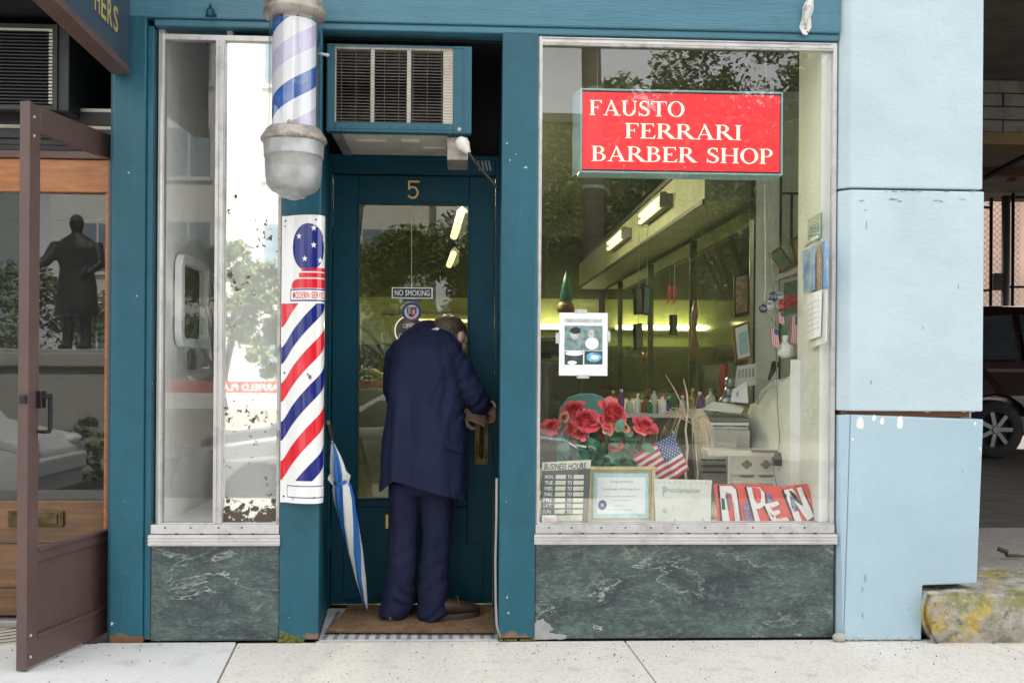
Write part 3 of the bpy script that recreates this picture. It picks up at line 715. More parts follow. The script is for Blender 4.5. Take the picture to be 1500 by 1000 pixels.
for (a, b_, c_, d_) in ((1142, 255, 1145, 395), (1158, 285, 1161, 360), (1145, 282, 1180, 285)):
    X0, X1, Z0, Z1 = rc(a, b_, c_, d_, Y1-.035); db.box(X0, X1, Y1-.04, Y1-.03, Z0, Z1)
db.build('wall_batten', 'dark_trim', shop)

# strip lights on the valance (each is a lamp of its own)
def tube_lamp(py_l, py_r, px_l, px_r, where):
    # tubes hang on the valance front face, running into the shop
    X = RW-.30
    a = atX(px_l, py_l, X); b_ = atX(px_r, py_r, X)
    r = thing('tube_lamp', where, 'lamp', (X, (a.y+b_.y)/2, 2.2)); z = 2.25
    o = MB(); o.box(X+.005, X+.05, b_.y-.05, a.y+.02, z-.035, z+.045); o.build('housing', 'grey_plastic', r, bevel=.004)
    for dz in (-.02, .03):
        t_ = MB(); t_.tube([(X-.012, b_.y-.03, z+dz), (X-.012, a.y, z+dz)], .016, n=10); t_.build('tube', 'tube', r, smooth=True)
    for yy in (b_.y-.05, a.y): MB().box(X-.035, X+.012, yy, yy+.025, z-.045, z+.055).build('end_cap', 'grey_plastic', r)
tube_lamp(345, 325, 940, 972, 'brighter strip lamp on the valance inside the display window, nearer the street')
tube_lamp(385, 370, 893, 915, 'smaller strip lamp on the valance, deepest in the shop above the poster')
def lamp_off(px_l, px_r):
    X = RW-.30; a = atX(px_l, 300, X); b_ = atX(px_r, 300, X)
    r = thing('tube_lamp', 'unlit grey strip lamp just below the red shop sign', 'lamp', (X, (a.y+b_.y)/2, 2.2))
    MB().box(X, X+.05, b_.y, a.y, 2.26, 2.34).build('housing', 'grey_plastic', r, bevel=.005)
    MB().tube([(X-.015, b_.y+.02, 2.27), (X-.015, a.y-.02, 2.27)], .015, n=10).build('tube', 'ceiling_tile', r, smooth=True)
lamp_off(1012, 1058)
for k, (yy, lb) in enumerate(((1.9, 'ceiling strip lamp over the chairs, mirrored in the wall mirrors, nearer the street'), (3.25, 'ceiling strip lamp over the chairs, mirrored in the wall mirrors, farther inside'))):
    r = thing('ceiling_lamp', lb, 'lamp', (-.2, yy+.6, 2.5)); MB().box(-.28, -.12, yy, yy+1.2, 2.62, 2.69).build('housing', 'paper', r, bevel=.005)
    for dx in (-.05, .05): MB().tube([(-.2+dx, yy+.03, 2.59), (-.2+dx, yy+1.17, 2.59)], .016, n=10).build('tube', 'tube_bright', r, smooth=True)
# long lamp on the back wall
_, _, Z0, Z1 = rc(906, 474, 1056, 483, YB-.12); X0, X1 = .36, 1.46
r = thing('back_lamp', 'long fluorescent lamp glowing across the back wall of the shop', 'lamp', ((X0+X1)/2, YB-.1, Z0))
MB().box(X0, X1, YB-.09, YB-.022, Z0-.01, Z0+.025).build('housing', 'grey_plastic', r)
t_ = MB(); t_.tube([(X0+.02, YB-.11, Z0+.03), (X1-.02, YB-.11, Z0+.03)], .022, n=10); t_.build('tube', 'tube_back', r, smooth=True)
# lamps reflected / seen through the door: two short ceiling lamps
for k, (a, b_, c_, d_, Y, lb) in enumerate(((662, 313, 678, 346, 3.4, 'slanted ceiling lamp seen through the top of the door glass'), (655, 372, 667, 388, 5.2, 'small far ceiling lamp seen through the door glass under the slanted one'))):
    p_ = at((a+c_)/2, b_, Y); q_ = at(a+2, d_, Y+.9)
    r = thing('ceiling_lamp', lb, 'lamp', p_)
    t_ = MB(); t_.tube([at(c_-3, b_, Y), at(a+3, d_, Y+.45)], .03, n=10); t_.build('tube', 'tube', r, smooth=True)
    dd = (at(a+3, d_, Y+.45)-at(c_-3, b_, Y)); h_ = MB(); h_.tube([at(c_-1, b_-4, Y+.05), at(c_-3, b_, Y)+dd*1.02+Vector((.05, .05, .03))], .045, n=4); h_.build('housing', 'grey_plastic', r)
# glowing fixture lighting the back of the shop behind the door
X0, X1, Z0, Z1 = rc(560, 452, 640, 458, YB-.12)
r = thing('back_lamp', 'fluorescent lamp at the back of the shop seen through the door behind the man', 'lamp', ((X0+X1)/2, YB-.1, Z0))
MB().box(X0, X1+.4, YB-.09, YB-.022, Z0-.01, Z0+.025).build('housing', 'grey_plastic', r)
t_ = MB(); t_.tube([(X0+.3, YB-.11, Z0-.09), (X1+.38, YB-.11, Z0-.09)], .02, n=10); t_.build('tube', 'tube', r, smooth=True)

# ================================================================== NEIGHBOUR SHOP (left)
mat('ac_dark', (.03, .034, .035), .55, var=.1, dirt=((.012, .012, .011), .7, 12))
nb_ = thing('neighbour_shop', 'dark neighbouring shop front with orange wooden door and dark blue signboard at left edge', 'shop', (-2.2, .3, 0))
NY = .28
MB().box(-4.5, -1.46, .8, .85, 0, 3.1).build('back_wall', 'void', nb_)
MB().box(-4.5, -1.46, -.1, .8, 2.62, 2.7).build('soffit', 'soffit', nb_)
MB().box(-1.47, -1.456, .02, .8, .0, 2.9).build('side_wall', 'teal_reveal', nb_)
X0, X1, Z0, Z1 = rc(0, 205, 165, 232, NY+.02)
for k, (za, zb, m_) in enumerate(((205, 214, 'dark_metal'), (214, 222, 'black'), (222, 233, 'brown_alu'), (185, 191, 'ac_cream'), (160, 166, 'aluminium_dirty'), (191, 205, 'ac_dark'), (166, 185, 'black'))):
    _, _, zl, zh = rc(0, za, 200, zb, NY); MB().box(-4.5, -1.47, NY-.01-.003*k, NY+.05, zl, zh).build('transom_bar', m_, nb_, bevel=.003)
# orange wooden top rail, frame, door
x152, x163 = at(153, 560, NY).x, at(176, 560, NY).x
_, _, zl, zh = rc(0, 233, 152, 281, NY)
MB().box(-4.5, -1.475, NY, NY+.06, zl, zh).build('door_head', 'orange_wood', nb_, bevel=.004)
MB().box(x152, -1.472, NY-.004, NY+.06, .03, zl-.002).build('door_jamb', 'orange_wood', nb_, bevel=.004)
_, _, zp0, zp1 = rc(0, 283, 152, 732, NY+.03)
MB().box(-4.2, x152-.002, NY+.03, NY+.036, zp0, zp1).build('pane', 'neighbour_glass', nb_)
nd = MB(); nd.box(-4.2, x152-.003, NY+.01, NY+.06, .045, zp0)
ndoor = nd.build('door', 'old_wood', nb_, bevel=.004)
gr_ = MB()
for py in (795, 860):
    z = at(80, py, NY+.01).z; gr_.box(-4.2, x152-.004, NY+.008, NY+.012, z-.002, z+.002)
gr_.build('groove', 'black', ndoor)
X0, X1, Z0, Z1 = rc(12, 748, 94, 771, NY+.005)
MB().box(X0, X1, NY, NY+.012, Z0, Z1).build('letter_plate', 'old_brass', ndoor, bevel=.004)
MB().box(X0+.035, X1-.025, NY-.006, NY, Z0+.012, Z1-.012).build('letter_flap', 'old_brass', ndoor, bevel=.003)
MB().box(-4.2, -1.47, NY-.03, NY+.06, .0, .03).build('threshold', 'aluminium_dirty', nb_, bevel=.003)
# dim room behind the neighbour's door
MB().box(-4.5, -1.5, 2.9, 2.95, 0, 2.9).build('inner_wall', 'olive_dark', nb_)
MB().box(-1.60, -1.55, .86, 2.9, 0, 2.9).build('inner_wall', 'olive_dark', nb_)
# patterned floor tiles at its threshold
tf = [(-4+i*.2, -.05+j*.13) for i in range(12) for j in range(2)]
for x, y in tf:
    if x+.2 > -1.47: continue
    MB().box(x+.004, x+.196, y+.003, y+.127, -.005, .012).build('floor_tile', 'ac_cream', nb_, bevel=.002)
st_ = MB()
for x, y in tf:
    if x+.2 > -1.47: continue
    for q in ((0, 0, 1, 1), (.5, 0, 1, .5), (0, .5, .5, 1)):
        a, b_ = Vector((x+.2*q[0], y+.13*q[1], .0125)), Vector((x+.2*q[2], y+.13*q[3], .0125)); st_.tube([a, b_], .003, n=4)
st_.build('tile_pattern', 'tile_dark', nb_, kind='stuff')
# back panel visible behind glass row: dark blocking above
MB().box(-4.5, -1.47, .7, .76, zh-.2, 2.65).build('transom_back', 'void', nb_)

MB().box(-30, -1.46, .85, 1.2, 2.7, 9).build('unseen_upper_wall', 'tan_building', nb_)  # out of view, added to block sun from the pavement at left
# signboard projecting from the wall
pA = at(190, 100, -.02); pB = Vector((-1.355, -.80, pA.z)); sbz0 = pA.z; sbz1 = 3.1
sb_ = thing('signboard', 'dark blue projecting signboard with worn gold capital letters at top left', 'sign', (pA.x, -.02, sbz0))
dv = (pB-pA); 
MB().prism([pA, pA+dv*1.3, pA+dv*1.3+Vector((-.05, 0, 0)), pA+Vector((-.05, 0, 0))], (0, 0, sbz1-sbz0)).build('board', 'sign_navy' if 'sign_navy' in M else mat('sign_navy', lin(52, 66, 80), .4, var=.1, vscale=4, dirt=((.03, .04, .05), .6, 6)).name, sb_, bevel=.004)
MB().prism([pA+Vector((.004, -.002, -.028)), pA+dv*1.3+Vector((.004, 0, -.028)), pA+dv*1.3+Vector((-.07, 0, -.028)), pA+Vector((-.07, -.002, -.028))], (0, 0, .03)).build('edge_trim', 'brown_alu', sb_, bevel=.003)
b = MB(); L0 = dv.length; dn = dv.normalized()
s0 = .10; 
word = 'HERS'; wl = .072
for i, ch in enumerate(reversed(word)):
    sa = .16+i*wl; lo = sbz0+.085; hi = lo+.10
    def fn(u, v, sa=sa, lo=lo, hi=hi): 
        return pA+dn*(sa+wl*.8*(1-u))+Vector((.0015, 0, lo-pA.z+(hi-lo)*v))
    text_on(b, ch, fn)
b.build('lettering', 'gold', sb_)

# storm door
hinge = Vector((-1.478, .2, 0)); free = Vector((at(39, 900, -.40).x, -.40, 0)); ax = (hinge-free).normalized(); Ld = (hinge-free).length
nrm = Vector((ax.y, -ax.x, 0))*-1
if nrm.y > 0: nrm = -nrm
sdm = thing('storm_door', 'open brown aluminium storm door with black latch at far left', 'door', free+Vector((0, 0, .012)))
zt_ = at(48, 150, -.40).z; zb_ = .015; th = .034
def dbox(s0, s1, z0, z1, t0=0, t1=th):
    c = free+ax*((s0+s1)/2)+nrm*((t0+t1)/2*-1+0)+Vector((0, 0, (z0+z1)/2)); b = MB(); b.obox(c, ax*(s1-s0)/2, nrm*(t1-t0)/2, Vector((0, 0, (z1-z0)/2))); return b
sw_ = .062
f = dbox(0, sw_, zb_, zt_); g2 = dbox(Ld-sw_, Ld, zb_, zt_, ); h2 = dbox(sw_, Ld-sw_, zt_-.10, zt_, .002, th-.002); i2 = dbox(sw_, Ld-sw_, zb_, zb_+.10, .002, th-.002); j2 = dbox(sw_, Ld-sw_, .40, .45, .002, th-.002)
for o in (g2, h2, i2, j2): f.add(o.v, o.f)
f.build('door_leaf_frame', 'brown_alu', sdm, bevel=.003)
dbox(sw_, Ld-sw_, zb_+.10, .40, .012, th-.010).build('kick_panel', 'brown_alu', sdm)
dbox(sw_, Ld-sw_, .44, .452, -.006, .004).build('moulding', 'brown_alu', sdm, bevel=.002)
dbox(sw_, Ld-sw_, zb_+.10, zb_+.115, -.004, .012).build('moulding', 'brown_alu', sdm, bevel=.002)
dbox(-.006, .0005, zb_-.006, zt_+.004, -.004, th+.004).build('edge_channel', 'brown_alu', sdm, bevel=.001)
lz = at(60, 592, -.38).z
lh = MB(); o = dbox(.045, .075, lz-.015, lz+.05, -.022, .0); lh.add(o.v, o.f); o = dbox(.068, .082, lz-.10, lz+.035, -.045, -.032); lh.add(o.v, o.f); o = dbox(.05, .08, lz+.02, lz+.04, -.045, -.0); lh.add(o.v, o.f); o = dbox(.05, .078, lz-.11, lz-.098, -.043, .0); lh.add(o.v, o.f)
lh.build('latch_handle', 'dark_metal', sdm, bevel=.003)
o = dbox(-.02, .0, lz+.005, lz+.035, .0, .025); o.build('latch_knob', 'dark_metal', sdm, bevel=.003)
rv_ = MB()
for z in (zb_+.04, zb_+.12, zt_-.05, zt_-.12):
    rv_.ell(free+ax*.02+nrm*.002+Vector((0, 0, z)), (.006, 0, 0), (0, .004, 0), (0, 0, .006), None, 8, 6)
rv_.build('rivets', 'aluminium', sdm, kind='stuff', smooth=True)

# neighbour's air conditioner
X0, X1, Z0, Z1 = rc(-60, 34, 84, 160, .12)
ac2 = thing('air_conditioner', 'old dark window air conditioner above the neighbouring wooden door', 'air conditioner', ((X0+X1)/2, .12, Z0))
frame_mb(X0, X1, Z0, Z1, .12, .16, .02).build('grille_frame', 'ac_dark', ac2, bevel=.002)
MB().box(X0+.02, X1-.02, .15, .6, Z0+.01, Z1-.02).build('casing', 'black', ac2)
MB().box(X1-.002, X1+.045, .13, .6, Z0, Z1+.02).build('side_panel', 'ac_dark', ac2, bevel=.003)
lv = MB(); n_ = 22
for k in range(n_):
    z = Z0+.03+(Z1-Z0-.06)*k/(n_-1); lv.box(X0+.02, X1-.03, .125, .15, z-.002, z+.002)
lv.build('louvres', 'ac_dark', ac2, kind='stuff')
lv = MB()
for k in range(n_):
    z = Z0+.03+(Z1-Z0-.06)*k/(n_-1); lv.box(X1-.035, X1-.02, .118, .135, z-.004, z+.004)
lv.box(X0+.02, X1-.02, .115, .13, Z1-.03, Z1-.022)
lv.build('louvre_tips', 'ac_cream', ac2, kind='stuff')

# ================================================================== PALE BLUE PILLAR
pl = thing('blue_pillar', 'pale blue stone pier with open joints and a notched foot right of the display window', 'pillar', (1.9, .2, 0))
PY = -.03
def pier(a, b_, c_, d_, m, pts=None):
    # front face plus angled left cheek
    x1 = at(c_, (b_+d_)/2, PY).x; xm = at(a, (b_+d_)/2, PY).x; z1 = at((a+c_)/2, b_, PY).z; z0 = at((a+c_)/2, d_, PY).z
    xl = XR+.004
    bm_ = MB(); bm_.prism([(xl, .012, z0), (xm, PY, z0), (x1, PY, z0), (x1, .42, z0), (xl, .42, z0)], (0, 0, z1-z0)); return bm_.build('pier_block', m, pl, bevel=.006)
pier(1247, -120, 1441, 276, 'pale_blue'); pier(1246, 279, 1441, 602, 'pale_blue')
# low block with notch
x1 = at(1430, 850, PY).x; xtop = at(1441, 612, PY).x; xm = at(1246, 700, PY).x; xmb = at(1235, 930, PY).x
zt1, ztr = at(1250, 607, PY).z, at(1440, 614, PY).z; znotch = at(1400, 856, PY).z; xn = at(1350, 880, PY).x; zfoot = at(1290, 936, PY).z
b = MB(); fr_ = [(xmb, PY-.012, zfoot), (xn-.004, PY-.012, zfoot), (xn, PY-.01, znotch), (x1, PY-.008, znotch+.006), (xtop, PY, ztr), (xm, PY, zt1)]
b.prism(fr_, (0, .45, 0)); low = b.build('pier_block', 'pale_blue_worn', pl, bevel=.006)
b = MB(); b.prism([(XR+.006-.03*0, .0, .01), (xmb-.002, PY-.010, zfoot), (xm-.002, PY+.002, zt1), (XR+.006, .0, zt1-.004)], (0, .06, 0)); b.build('pier_cheek', 'pale_blue_worn', pl, bevel=.004)
MB().box(XR+.02, x1-.02, .0, .4, zt1-.01, zt1+.03).build('mortar', 'rust', pl)
fl = MB()
for (a, c_, sx, sy) in ((1260, 619, 7, 11), (1280, 612, 4, 5), (1292, 617, 4, 6), (1318, 618, 5, 10), (1428, 620, 2, 3), (1435, 662, 3, 7), (1249, 643, 2, 2)):
    cx = at(a, c_, PY).x; cz = at(a, c_, PY).z
    pts = [(cx+sx/350*math.cos(q)*random.uniform(.7, 1.1), PY-.0015 if 1 else 0, cz+sy/350*math.sin(q)*random.uniform(.75, 1.1)) for q in [k*PI/6 for k in range(12)]]
    fl.prism(pts, (0, .001, 0))
fl.build('bare_patches', 'white_wall', pl)
random.seed(17)
st2 = MB()
def scuff(px_, py_, rx, ry, off=.001):
    c = at(px_, py_, PY); st2.prism([(c.x+rx/350*math.cos(q)*random.uniform(.5, 1.2), PY-off, c.z+ry/350*math.sin(q)*random.uniform(.5, 1.2)) for q in [k*PI/5 for k in range(10)]], (0, .0008, 0))
for px_, py_, rx, ry in ((1262, 294, 5, 1.2), (1308, 292, 9, 1.4), (1318, 295, 6, 1), (1372, 294, 8, 1.2), (1379, 296, 3, 1.5), (1410, 292, 6, 1.2), (1268, 308, 2, 1), (1245+24, 330, 1, 8), (1404, 420, 1, 5), (1276, 560, 1.5, 4), (1352, 480, 1, 3)): scuff(px_, py_, rx, ry)
for i in range(16): scuff(random.uniform(1252, 1436), random.choice([279.5, 281, 603]), random.uniform(1.5, 6), random.uniform(.5, 1.3))
for px_, py_, rx, ry in ((1266, 845, 1, 7), (1262, 862, 1.2, 4), (1408, 690, 1, 4), (1262, 900, 1, 5), (1330, 890, 1.5, 2)): scuff(px_, py_, rx, ry, .0125)
st2.build('paint_scuffs', 'blue_stain', pl)
b = MB()
for k in range(12):
    x = xmb+.0+k*.026; b.ell((x, PY+.0+random.uniform(-.004, .012), .012), (.018, 0, 0), (0, .015, 0), (0, 0, random.uniform(.009, .016)), None, 8, 6)
b.ell((xmb-.02, PY-.01, .018), (.03, 0, 0), (0, .025, 0), (0, 0, .02), None, 10, 8)
b.build('rubble', 'limestone', pl, smooth=True, kind='stuff')
MB().box(XR+.02, xn-.01, PY+.02, .35, -.01, zfoot+.01).build('mortar_bed', 'rust', pl)
MB().box(xn-.0, x1-.05, .06, .4, .0, znotch+.0).build('pier_core', 'rust', pl)

# kerb stone
ks = bmesh.new(); sx0_, sx1_ = at(1352, 900, -.08).x, 3.3
zt2 = at(1420, 866, -.05).z
nx, ny, nz = 50, 16, 9
b = MB(); 
def stone(u, v, w):
    x = sx0_+(sx1_-sx0_)*u; y = -.10+.55*v; z = .0+(zt2)*w
    k = noise.noise(Vector((x*6, y*6, z*6)))*.018+noise.noise(Vector((x*20, y*20, z*20)))*.009+noise.noise(Vector((x*55, y*55, z*55)))*.004
    r_ = max(0, .06-(x-sx0_))/.06; tz = abs(w-.5)*2
    x += r_*r_*tz*tz*.03+(1-w)**2*.035*(1 if u < .02 else 0)
    y += (.018*(w**4)+.03*(1-w)**2+ r_*r_*.03 + k) if v < .01 else 0
    z += (k*.7-(.015 if v < .01 else 0)-r_*.012) if w > .99 else 0
    return (x, y, z)
V = []; Fq = []
def grid(fn, n1, n2):
    k0 = len(V)
    for i in range(n1+1):
        for j in range(n2+1): V.append(fn(i/n1, j/n2))
    for i in range(n1):
        for j in range(n2): Fq.append((k0+i*(n2+1)+j, k0+(i+1)*(n2+1)+j, k0+(i+1)*(n2+1)+j+1, k0+i*(n2+1)+j+1))
grid(lambda a, c: stone(a, 0, c), 180, 40); grid(lambda a, c: stone(a, c, 1), 180, 40); grid(lambda a, c: stone(0, a, c), 40, 40)
b.add(V, Fq); b.build('kerb_stone', 'lichen_stone', smooth=True, label='weathered granite kerb stone with yellow lichen under the pale blue pier', cat='stone')
ks.free()

# ================================================================== GARAGE (right)
gr = thing('parking_garage', 'dark open parking garage with white painted block beam at right edge', 'garage', (3.5, 4, 0))
MB().box(2.3, 14, .05, 1.7, .0, zt2-.01).build('entry_floor', 'floor_concrete', gr)
MB().box(2.3, 16, 1.7, 13, -.03, .02).build('garage_floor', 'concrete_dark', gr)
MB().box(2.22, 16, .3, 3, 3.3, 3.5).build('ceiling', 'concrete_dark', gr)
MB().box(2.22, 16, 3, 11, 3.8, 3.95).build('ceiling', 'concrete_dark', gr)
MB().box(2.22, 2.3, .43, 12, 0, 3.9).build('side_wall', 'concrete_dark', gr)
MB().box(2.22, 30, .3, .7, 3.5, 9).build('unseen_upper_wall', 'tan_building', gr)  # out of view, added to block sun from the pavement at right
x0, x1, z0, z1 = rc(1425, 100, 1560, 195, 3.0)
MB().box(2.6, 16, 3.05, 3.3, z0, 3.6).build('beam', 'concrete_dark', gr)
for r_ in range(4):
    hz = (3.3-z0)/4
    for c_ in range(5):
        xx = 3.0+c_*.42+(.2 if r_ % 2 else 0)-.3; MB().box(xx+.004, xx+.414, 3.0+random.uniform(0, .012), 3.06, z0+r_*hz+.004, z0+(r_+1)*hz-.004).build('block', 'white_brick', gr, bevel=.008)
MB().box(2.6, 16, 2.98, 3.3, z0-.09, z0-.002).build('steel_lintel', 'beam_yellow', gr)
b = MB(); b.tube([at(1440, 262, 5), at(1515, 222, 5)], .03, n=6); b.tube([at(1436, 221, 5), at(1560, 219, 5)], .03, n=6); b.build('brace', 'dark_metal', gr)
b = MB()
for k in range(8): b.box(4+k*.45, 4.08+k*.45, 8.6, 8.7, 3.65, 3.8)
b.box(2.7, 16, 8.5, 8.7, 3.7, 3.82); b.build('joist', 'rust', gr)
MB().box(-2, 40, 17, 17.2, -.1, 5.2).build('rear_wall', 'pink_wall', None, label='sunlit pinkish wall beyond the garage fence', cat='wall')
# ground bits
b = MB(); p_ = at(1490, 838, .7); 
b.tube([(p_.x-.1, p_.y, zt2+.045), (p_.x-.06, p_.y-.01, zt2+.03), (p_.x-.055, p_.y, zt2+.012), (p_.x+.04, p_.y+.01, zt2+.006)], [.012, .014, .01, .006], n=6)
b.build('dead_leaf', 'dead_leaf', label='curled brown dead leaf on the garage entry slab', cat='leaf')

# fence at the back
fn_ = thing('chain_link_fence', 'dark chain link gate with tall posts behind the parked car at right', 'fence', at(1470, 540, 9.6))
FY = 10.2
X0, X1, Z0, Z1 = rc(1467, 287, 1479, 470, FY)
MB().tube([((X0+X1)/2, FY, 0), ((X0+X1)/2, FY, Z1)], .06, n=12).build('post', 'fence_metal', fn_, smooth=True)
for a, tp in ((1452, 297), (1484, 290)):
    p_ = at(a, tp, FY); MB().tube([(p_.x, FY, 0), (p_.x, FY, p_.z)], .025, n=8).build('post', 'dark_metal', fn_, smooth=True)
    MB().ell((p_.x, FY, p_.z+.03), (.03, 0, 0), (0, .03, 0), (0, 0, .05), None, 8, 6).build('post_cap', 'dark_metal', fn_, smooth=True)
for a, b_, py in ((1430, 1452, 304), (1479, 1560, 289), (1479, 1560, 420), (1430, 1452, 425)):
    p_, q_ = at(a, py, FY), at(b_, py, FY); MB().tube([p_, q_], .02, n=8).build('rail', 'dark_metal', fn_)
b = MB(); b.box(X0-.12, X0, FY-.05, FY+.05, 2.35, 2.6); b.build('gate_latch', 'dark_metal', fn_)
b = MB(); xa_, xb_, zt3 = 5.0, 8.2, at(1484, 290, FY).z
s_ = .09; k = -40
while xa_+k*s_ < xb_:
    xx = xa_+k*s_
    for dr_ in (1, -1):
        z = .2; pts = []
        x_ = xx if dr_ == 1 else xx+zt3
        a = Vector((x_, FY, .1)); c_ = Vector((x_+dr_*(zt3-.1), FY, zt3))
        # clip in x
        t0, t1 = 0, 1
        dx = c_.x-a.x
        ta, tb = (xa_-a.x)/dx, (xb_-a.x)/dx
        lo, hi = max(0, min(ta, tb)), min(1, max(ta, tb))
        if hi > lo: b.tube([a.lerp(c_, lo), a.lerp(c_, hi)], .004, n=3, cap=False)
    k += 1
b.build('mesh', 'fence_metal', fn_, kind='stuff')
# ================================================================== BARBER POLE
PYc = -.20
xc = (at(394, 110, PYc).x+at(468, 110, PYc).x)/2; R_ = (at(468, 110, PYc).x-at(394, 110, PYc).x)/2
zc0, zc1 = at(430, 195, PYc).z, at(430, 28, PYc).z; zbot = at(430, 293, PYc).z
bp_ = thing('barber_pole', 'barber pole lamp with red white and blue spiral in glass between rusty silver caps', 'barber pole', (xc, 0, zbot))
k = R_/.0975
Rb = (at(476, 210, PYc-.1).x-at(380, 210, PYc-.1).x)/2*1.03
zr = at(430, 205, PYc).z
cup = MB(); H = zr-zbot
cup.lathe([(.004, 0), (Rb*.13, .001), (Rb*.26, .007), (Rb*.37, .010), (Rb*.41, .022), (Rb*.53, .026), (Rb*.66, .034), (Rb*.76, .047), (Rb*.815, .064), (Rb*.84, .085), (Rb*.855, .11), (Rb*.87, H*.70), (Rb*.90, H*.705), (Rb*.91, H*.72), (Rb*.90, H*.735), (Rb*.92, H-.012), (Rb*.92, H)], (xc, PYc, zbot), n=48)
cup.build('lower_cup', 'galv', bp_, smooth=True)
rim = MB(); rim.lathe([(Rb*.95, -.014), (Rb*1.0, -.008), (Rb*1.0, .004), (Rb*.97, .010), (Rb*.9, .022), (Rb*.84, .036), (R_*1.03, .042), (R_*.9, .042)], (xc, PYc, zr), n=48)
rim.ell((xc-.0, PYc-R_*1.02, zr+.046), (.010, 0, 0), (0, .008, 0), (0, 0, .010), None, 8, 6)
rim.build('lower_ring', 'galv_rust', bp_, smooth=True)
ct = MB(); z2 = at(430, 30, PYc).z
ct.lathe([(R_*.9, -.004), (R_*1.03, -.004), (Rb*.88, .006), (Rb*.96, .02), (Rb*.96, .032), (Rb*.9, .042), (Rb*.93, .048), (Rb*.9, .06), (Rb*.8, .085), (Rb*.7, .1), (Rb*.6, .14), (Rb*.3, .18), (.01, .19)], (xc, PYc, z2), n=48)
ct.build('upper_cap', 'galv_rust', bp_, smooth=True)
gl = MB(); gl.lathe([(R_, zr+.03-zbot), (R_, z2+.01-zbot)], (xc, PYc, zbot), n=64, cap=False); gl.build('glass_tube', 'pole_glass', bp_, smooth=True)
# inner cylinder with spiral bands
ri = R_*.86; za, zb = zr+.03, z2-.012; pitch = .205*k*1.25; seq = ['pole_white', 'pole_blue', 'pole_white', 'pole_lilac']
inn = MB(); nS = 60
dz = .082
per = dz*4
for kk in range(-8, 12):
    m_ = seq[kk % 4]; wob = 1
    vs = []; fs = []
    for i in range(nS+1):
        a = -PI+2*PI*i/nS; zl = za+.02+kk*dz+per*(a/(2*PI))*1.0; zh = zl+dz
        zl = min(max(zl, za), zb); zh = min(max(zh, za), zb)
        x, y = xc+ri*math.sin(a), PYc-ri*math.cos(a); vs += [(x, y, zl), (x, y, zh)]
    for i in range(nS):
        a, b_, c_, d_ = 2*i, 2*i+2, 2*i+3, 2*i+1
        if vs[c_][2]-vs[b_][2] > 1e-5 or vs[d_][2]-vs[a][2] > 1e-5: fs.append((a, b_, c_, d_))
    if fs: inn.add(vs, fs, m_)
inn.lathe([(.001, zb-za), (ri, zb-za), (ri, zb-za+.001)], (xc, PYc, za), 'pole_white', n=32)
inn.build('spiral_cylinder', 'pole_white', bp_, smooth=True)
for z in (zr-.03, z2+.03): MB().box(xc-.03, xc+.03, PYc, .0, z-.012, z+.012).build('bracket', 'galv', bp_, bevel=.002)
kn = MB(); p_ = at(472, 90, -.1); kn.tube([(xc+R_*1.0, PYc, p_.z), (xc+R_+.03, PYc+.0, p_.z-.006)], .006); kn.ell((xc+R_+.03, PYc, p_.z-.006), (.01, 0, 0), (0, .008, 0), (0, 0, .008), None, 8, 6); kn.build('thumb_screw', 'galv', bp_, smooth=True)

# ================================================================== ENAMEL BARBER SIGN (curved plate)
ex0, ex1 = at(411, 530, -.02).x, at(473, 530, -.05).x
ez0, ez1 = at(440, 736, -.03).z, at(440, 316, -.03).z
prof = []       # plan of the plate: flat flange, bulge, wrap to the reveal
wE = ex1-ex0
for i in range(41):
    t = i/40
    if t < .1: x = ex0+wE*.12*(t/.1); y = -.012
    else:
        q = (t-.1)/.9*rad(118); x = ex0+wE*.12+(wE*.88)*math.sin(q)**1.0 if q < PI/2 else ex1-(1-math.sin(q))*wE*.25
        y = -.012-(.062)*math.sin(min(q, PI/2))**1 * (1 if q < PI/2 else 1) if False else 0
        y = -.012-.048*math.sin(min(q*1.0, PI/2)*1.0)*(math.cos(q)*.55+.45 if q > 0 else 1)
        if q > rad(60): y += (q-rad(60))*.02
    prof.append((x, y))
# smoother explicit plan: points from flange round the front to the right-hand edge
ctrl = [(0, -.012), (.1, -.012), (.14, -.016), (.3, -.038), (.5, -.055), (.7, -.062), (.86, -.058), (.95, -.046), (.99, -.030), (1.0, -.010), (.99, .008)]
cum = [0]
pts_ = [(ex0+wE*a, b_) for a, b_ in ctrl]
for a, b_ in zip(pts_[:-1], pts_[1:]): cum.append(cum[-1]+math.hypot(b_[0]-a[0], b_[1]-a[1]))
SL = cum[-1]
def plan(s):     # arc length -> (x, y, nx, ny)
    s = min(max(s, 0), SL-1e-6)
    for i in range(len(cum)-1):
        if s <= cum[i+1]: break
    def tng(i): 
        a, b_ = pts_[max(i-1, 0)], pts_[min(i+1, len(pts_)-1)]; return (Vector((b_[0]-a[0], b_[1]-a[1], 0))*.5)
    L_ = cum[i+1]-cum[i]; t = (s-cum[i])/L_
    p0, p1 = Vector((*pts_[i], 0)), Vector((*pts_[i+1], 0)); t0, t1 = tng(i), tng(i+1)
    l0 = L_/max(t0.length, 1e-6); l1 = L_/max(t1.length, 1e-6); t0 = t0*l0; t1 = t1*l1
    h = lambda t: (2*t**3-3*t*t+1)*p0+(t**3-2*t*t+t)*t0+(-2*t**3+3*t*t)*p1+(t**3-t*t)*t1
    p = h(t); d = (h(min(t+.01, 1))-h(max(t-.01, 0))).normalized(); return p.x, p.y, d.y, -d.x
def onplate(s, z, off):
    x, y, nx_, ny_ = plan(s); return (x+nx_*off, y+ny_*off, z)
es = thing('barber_sign', 'curved enamel barber sign with diagonal red white and blue stripes beside the door', 'sign', ((ex0+ex1)/2, 0, ez0))
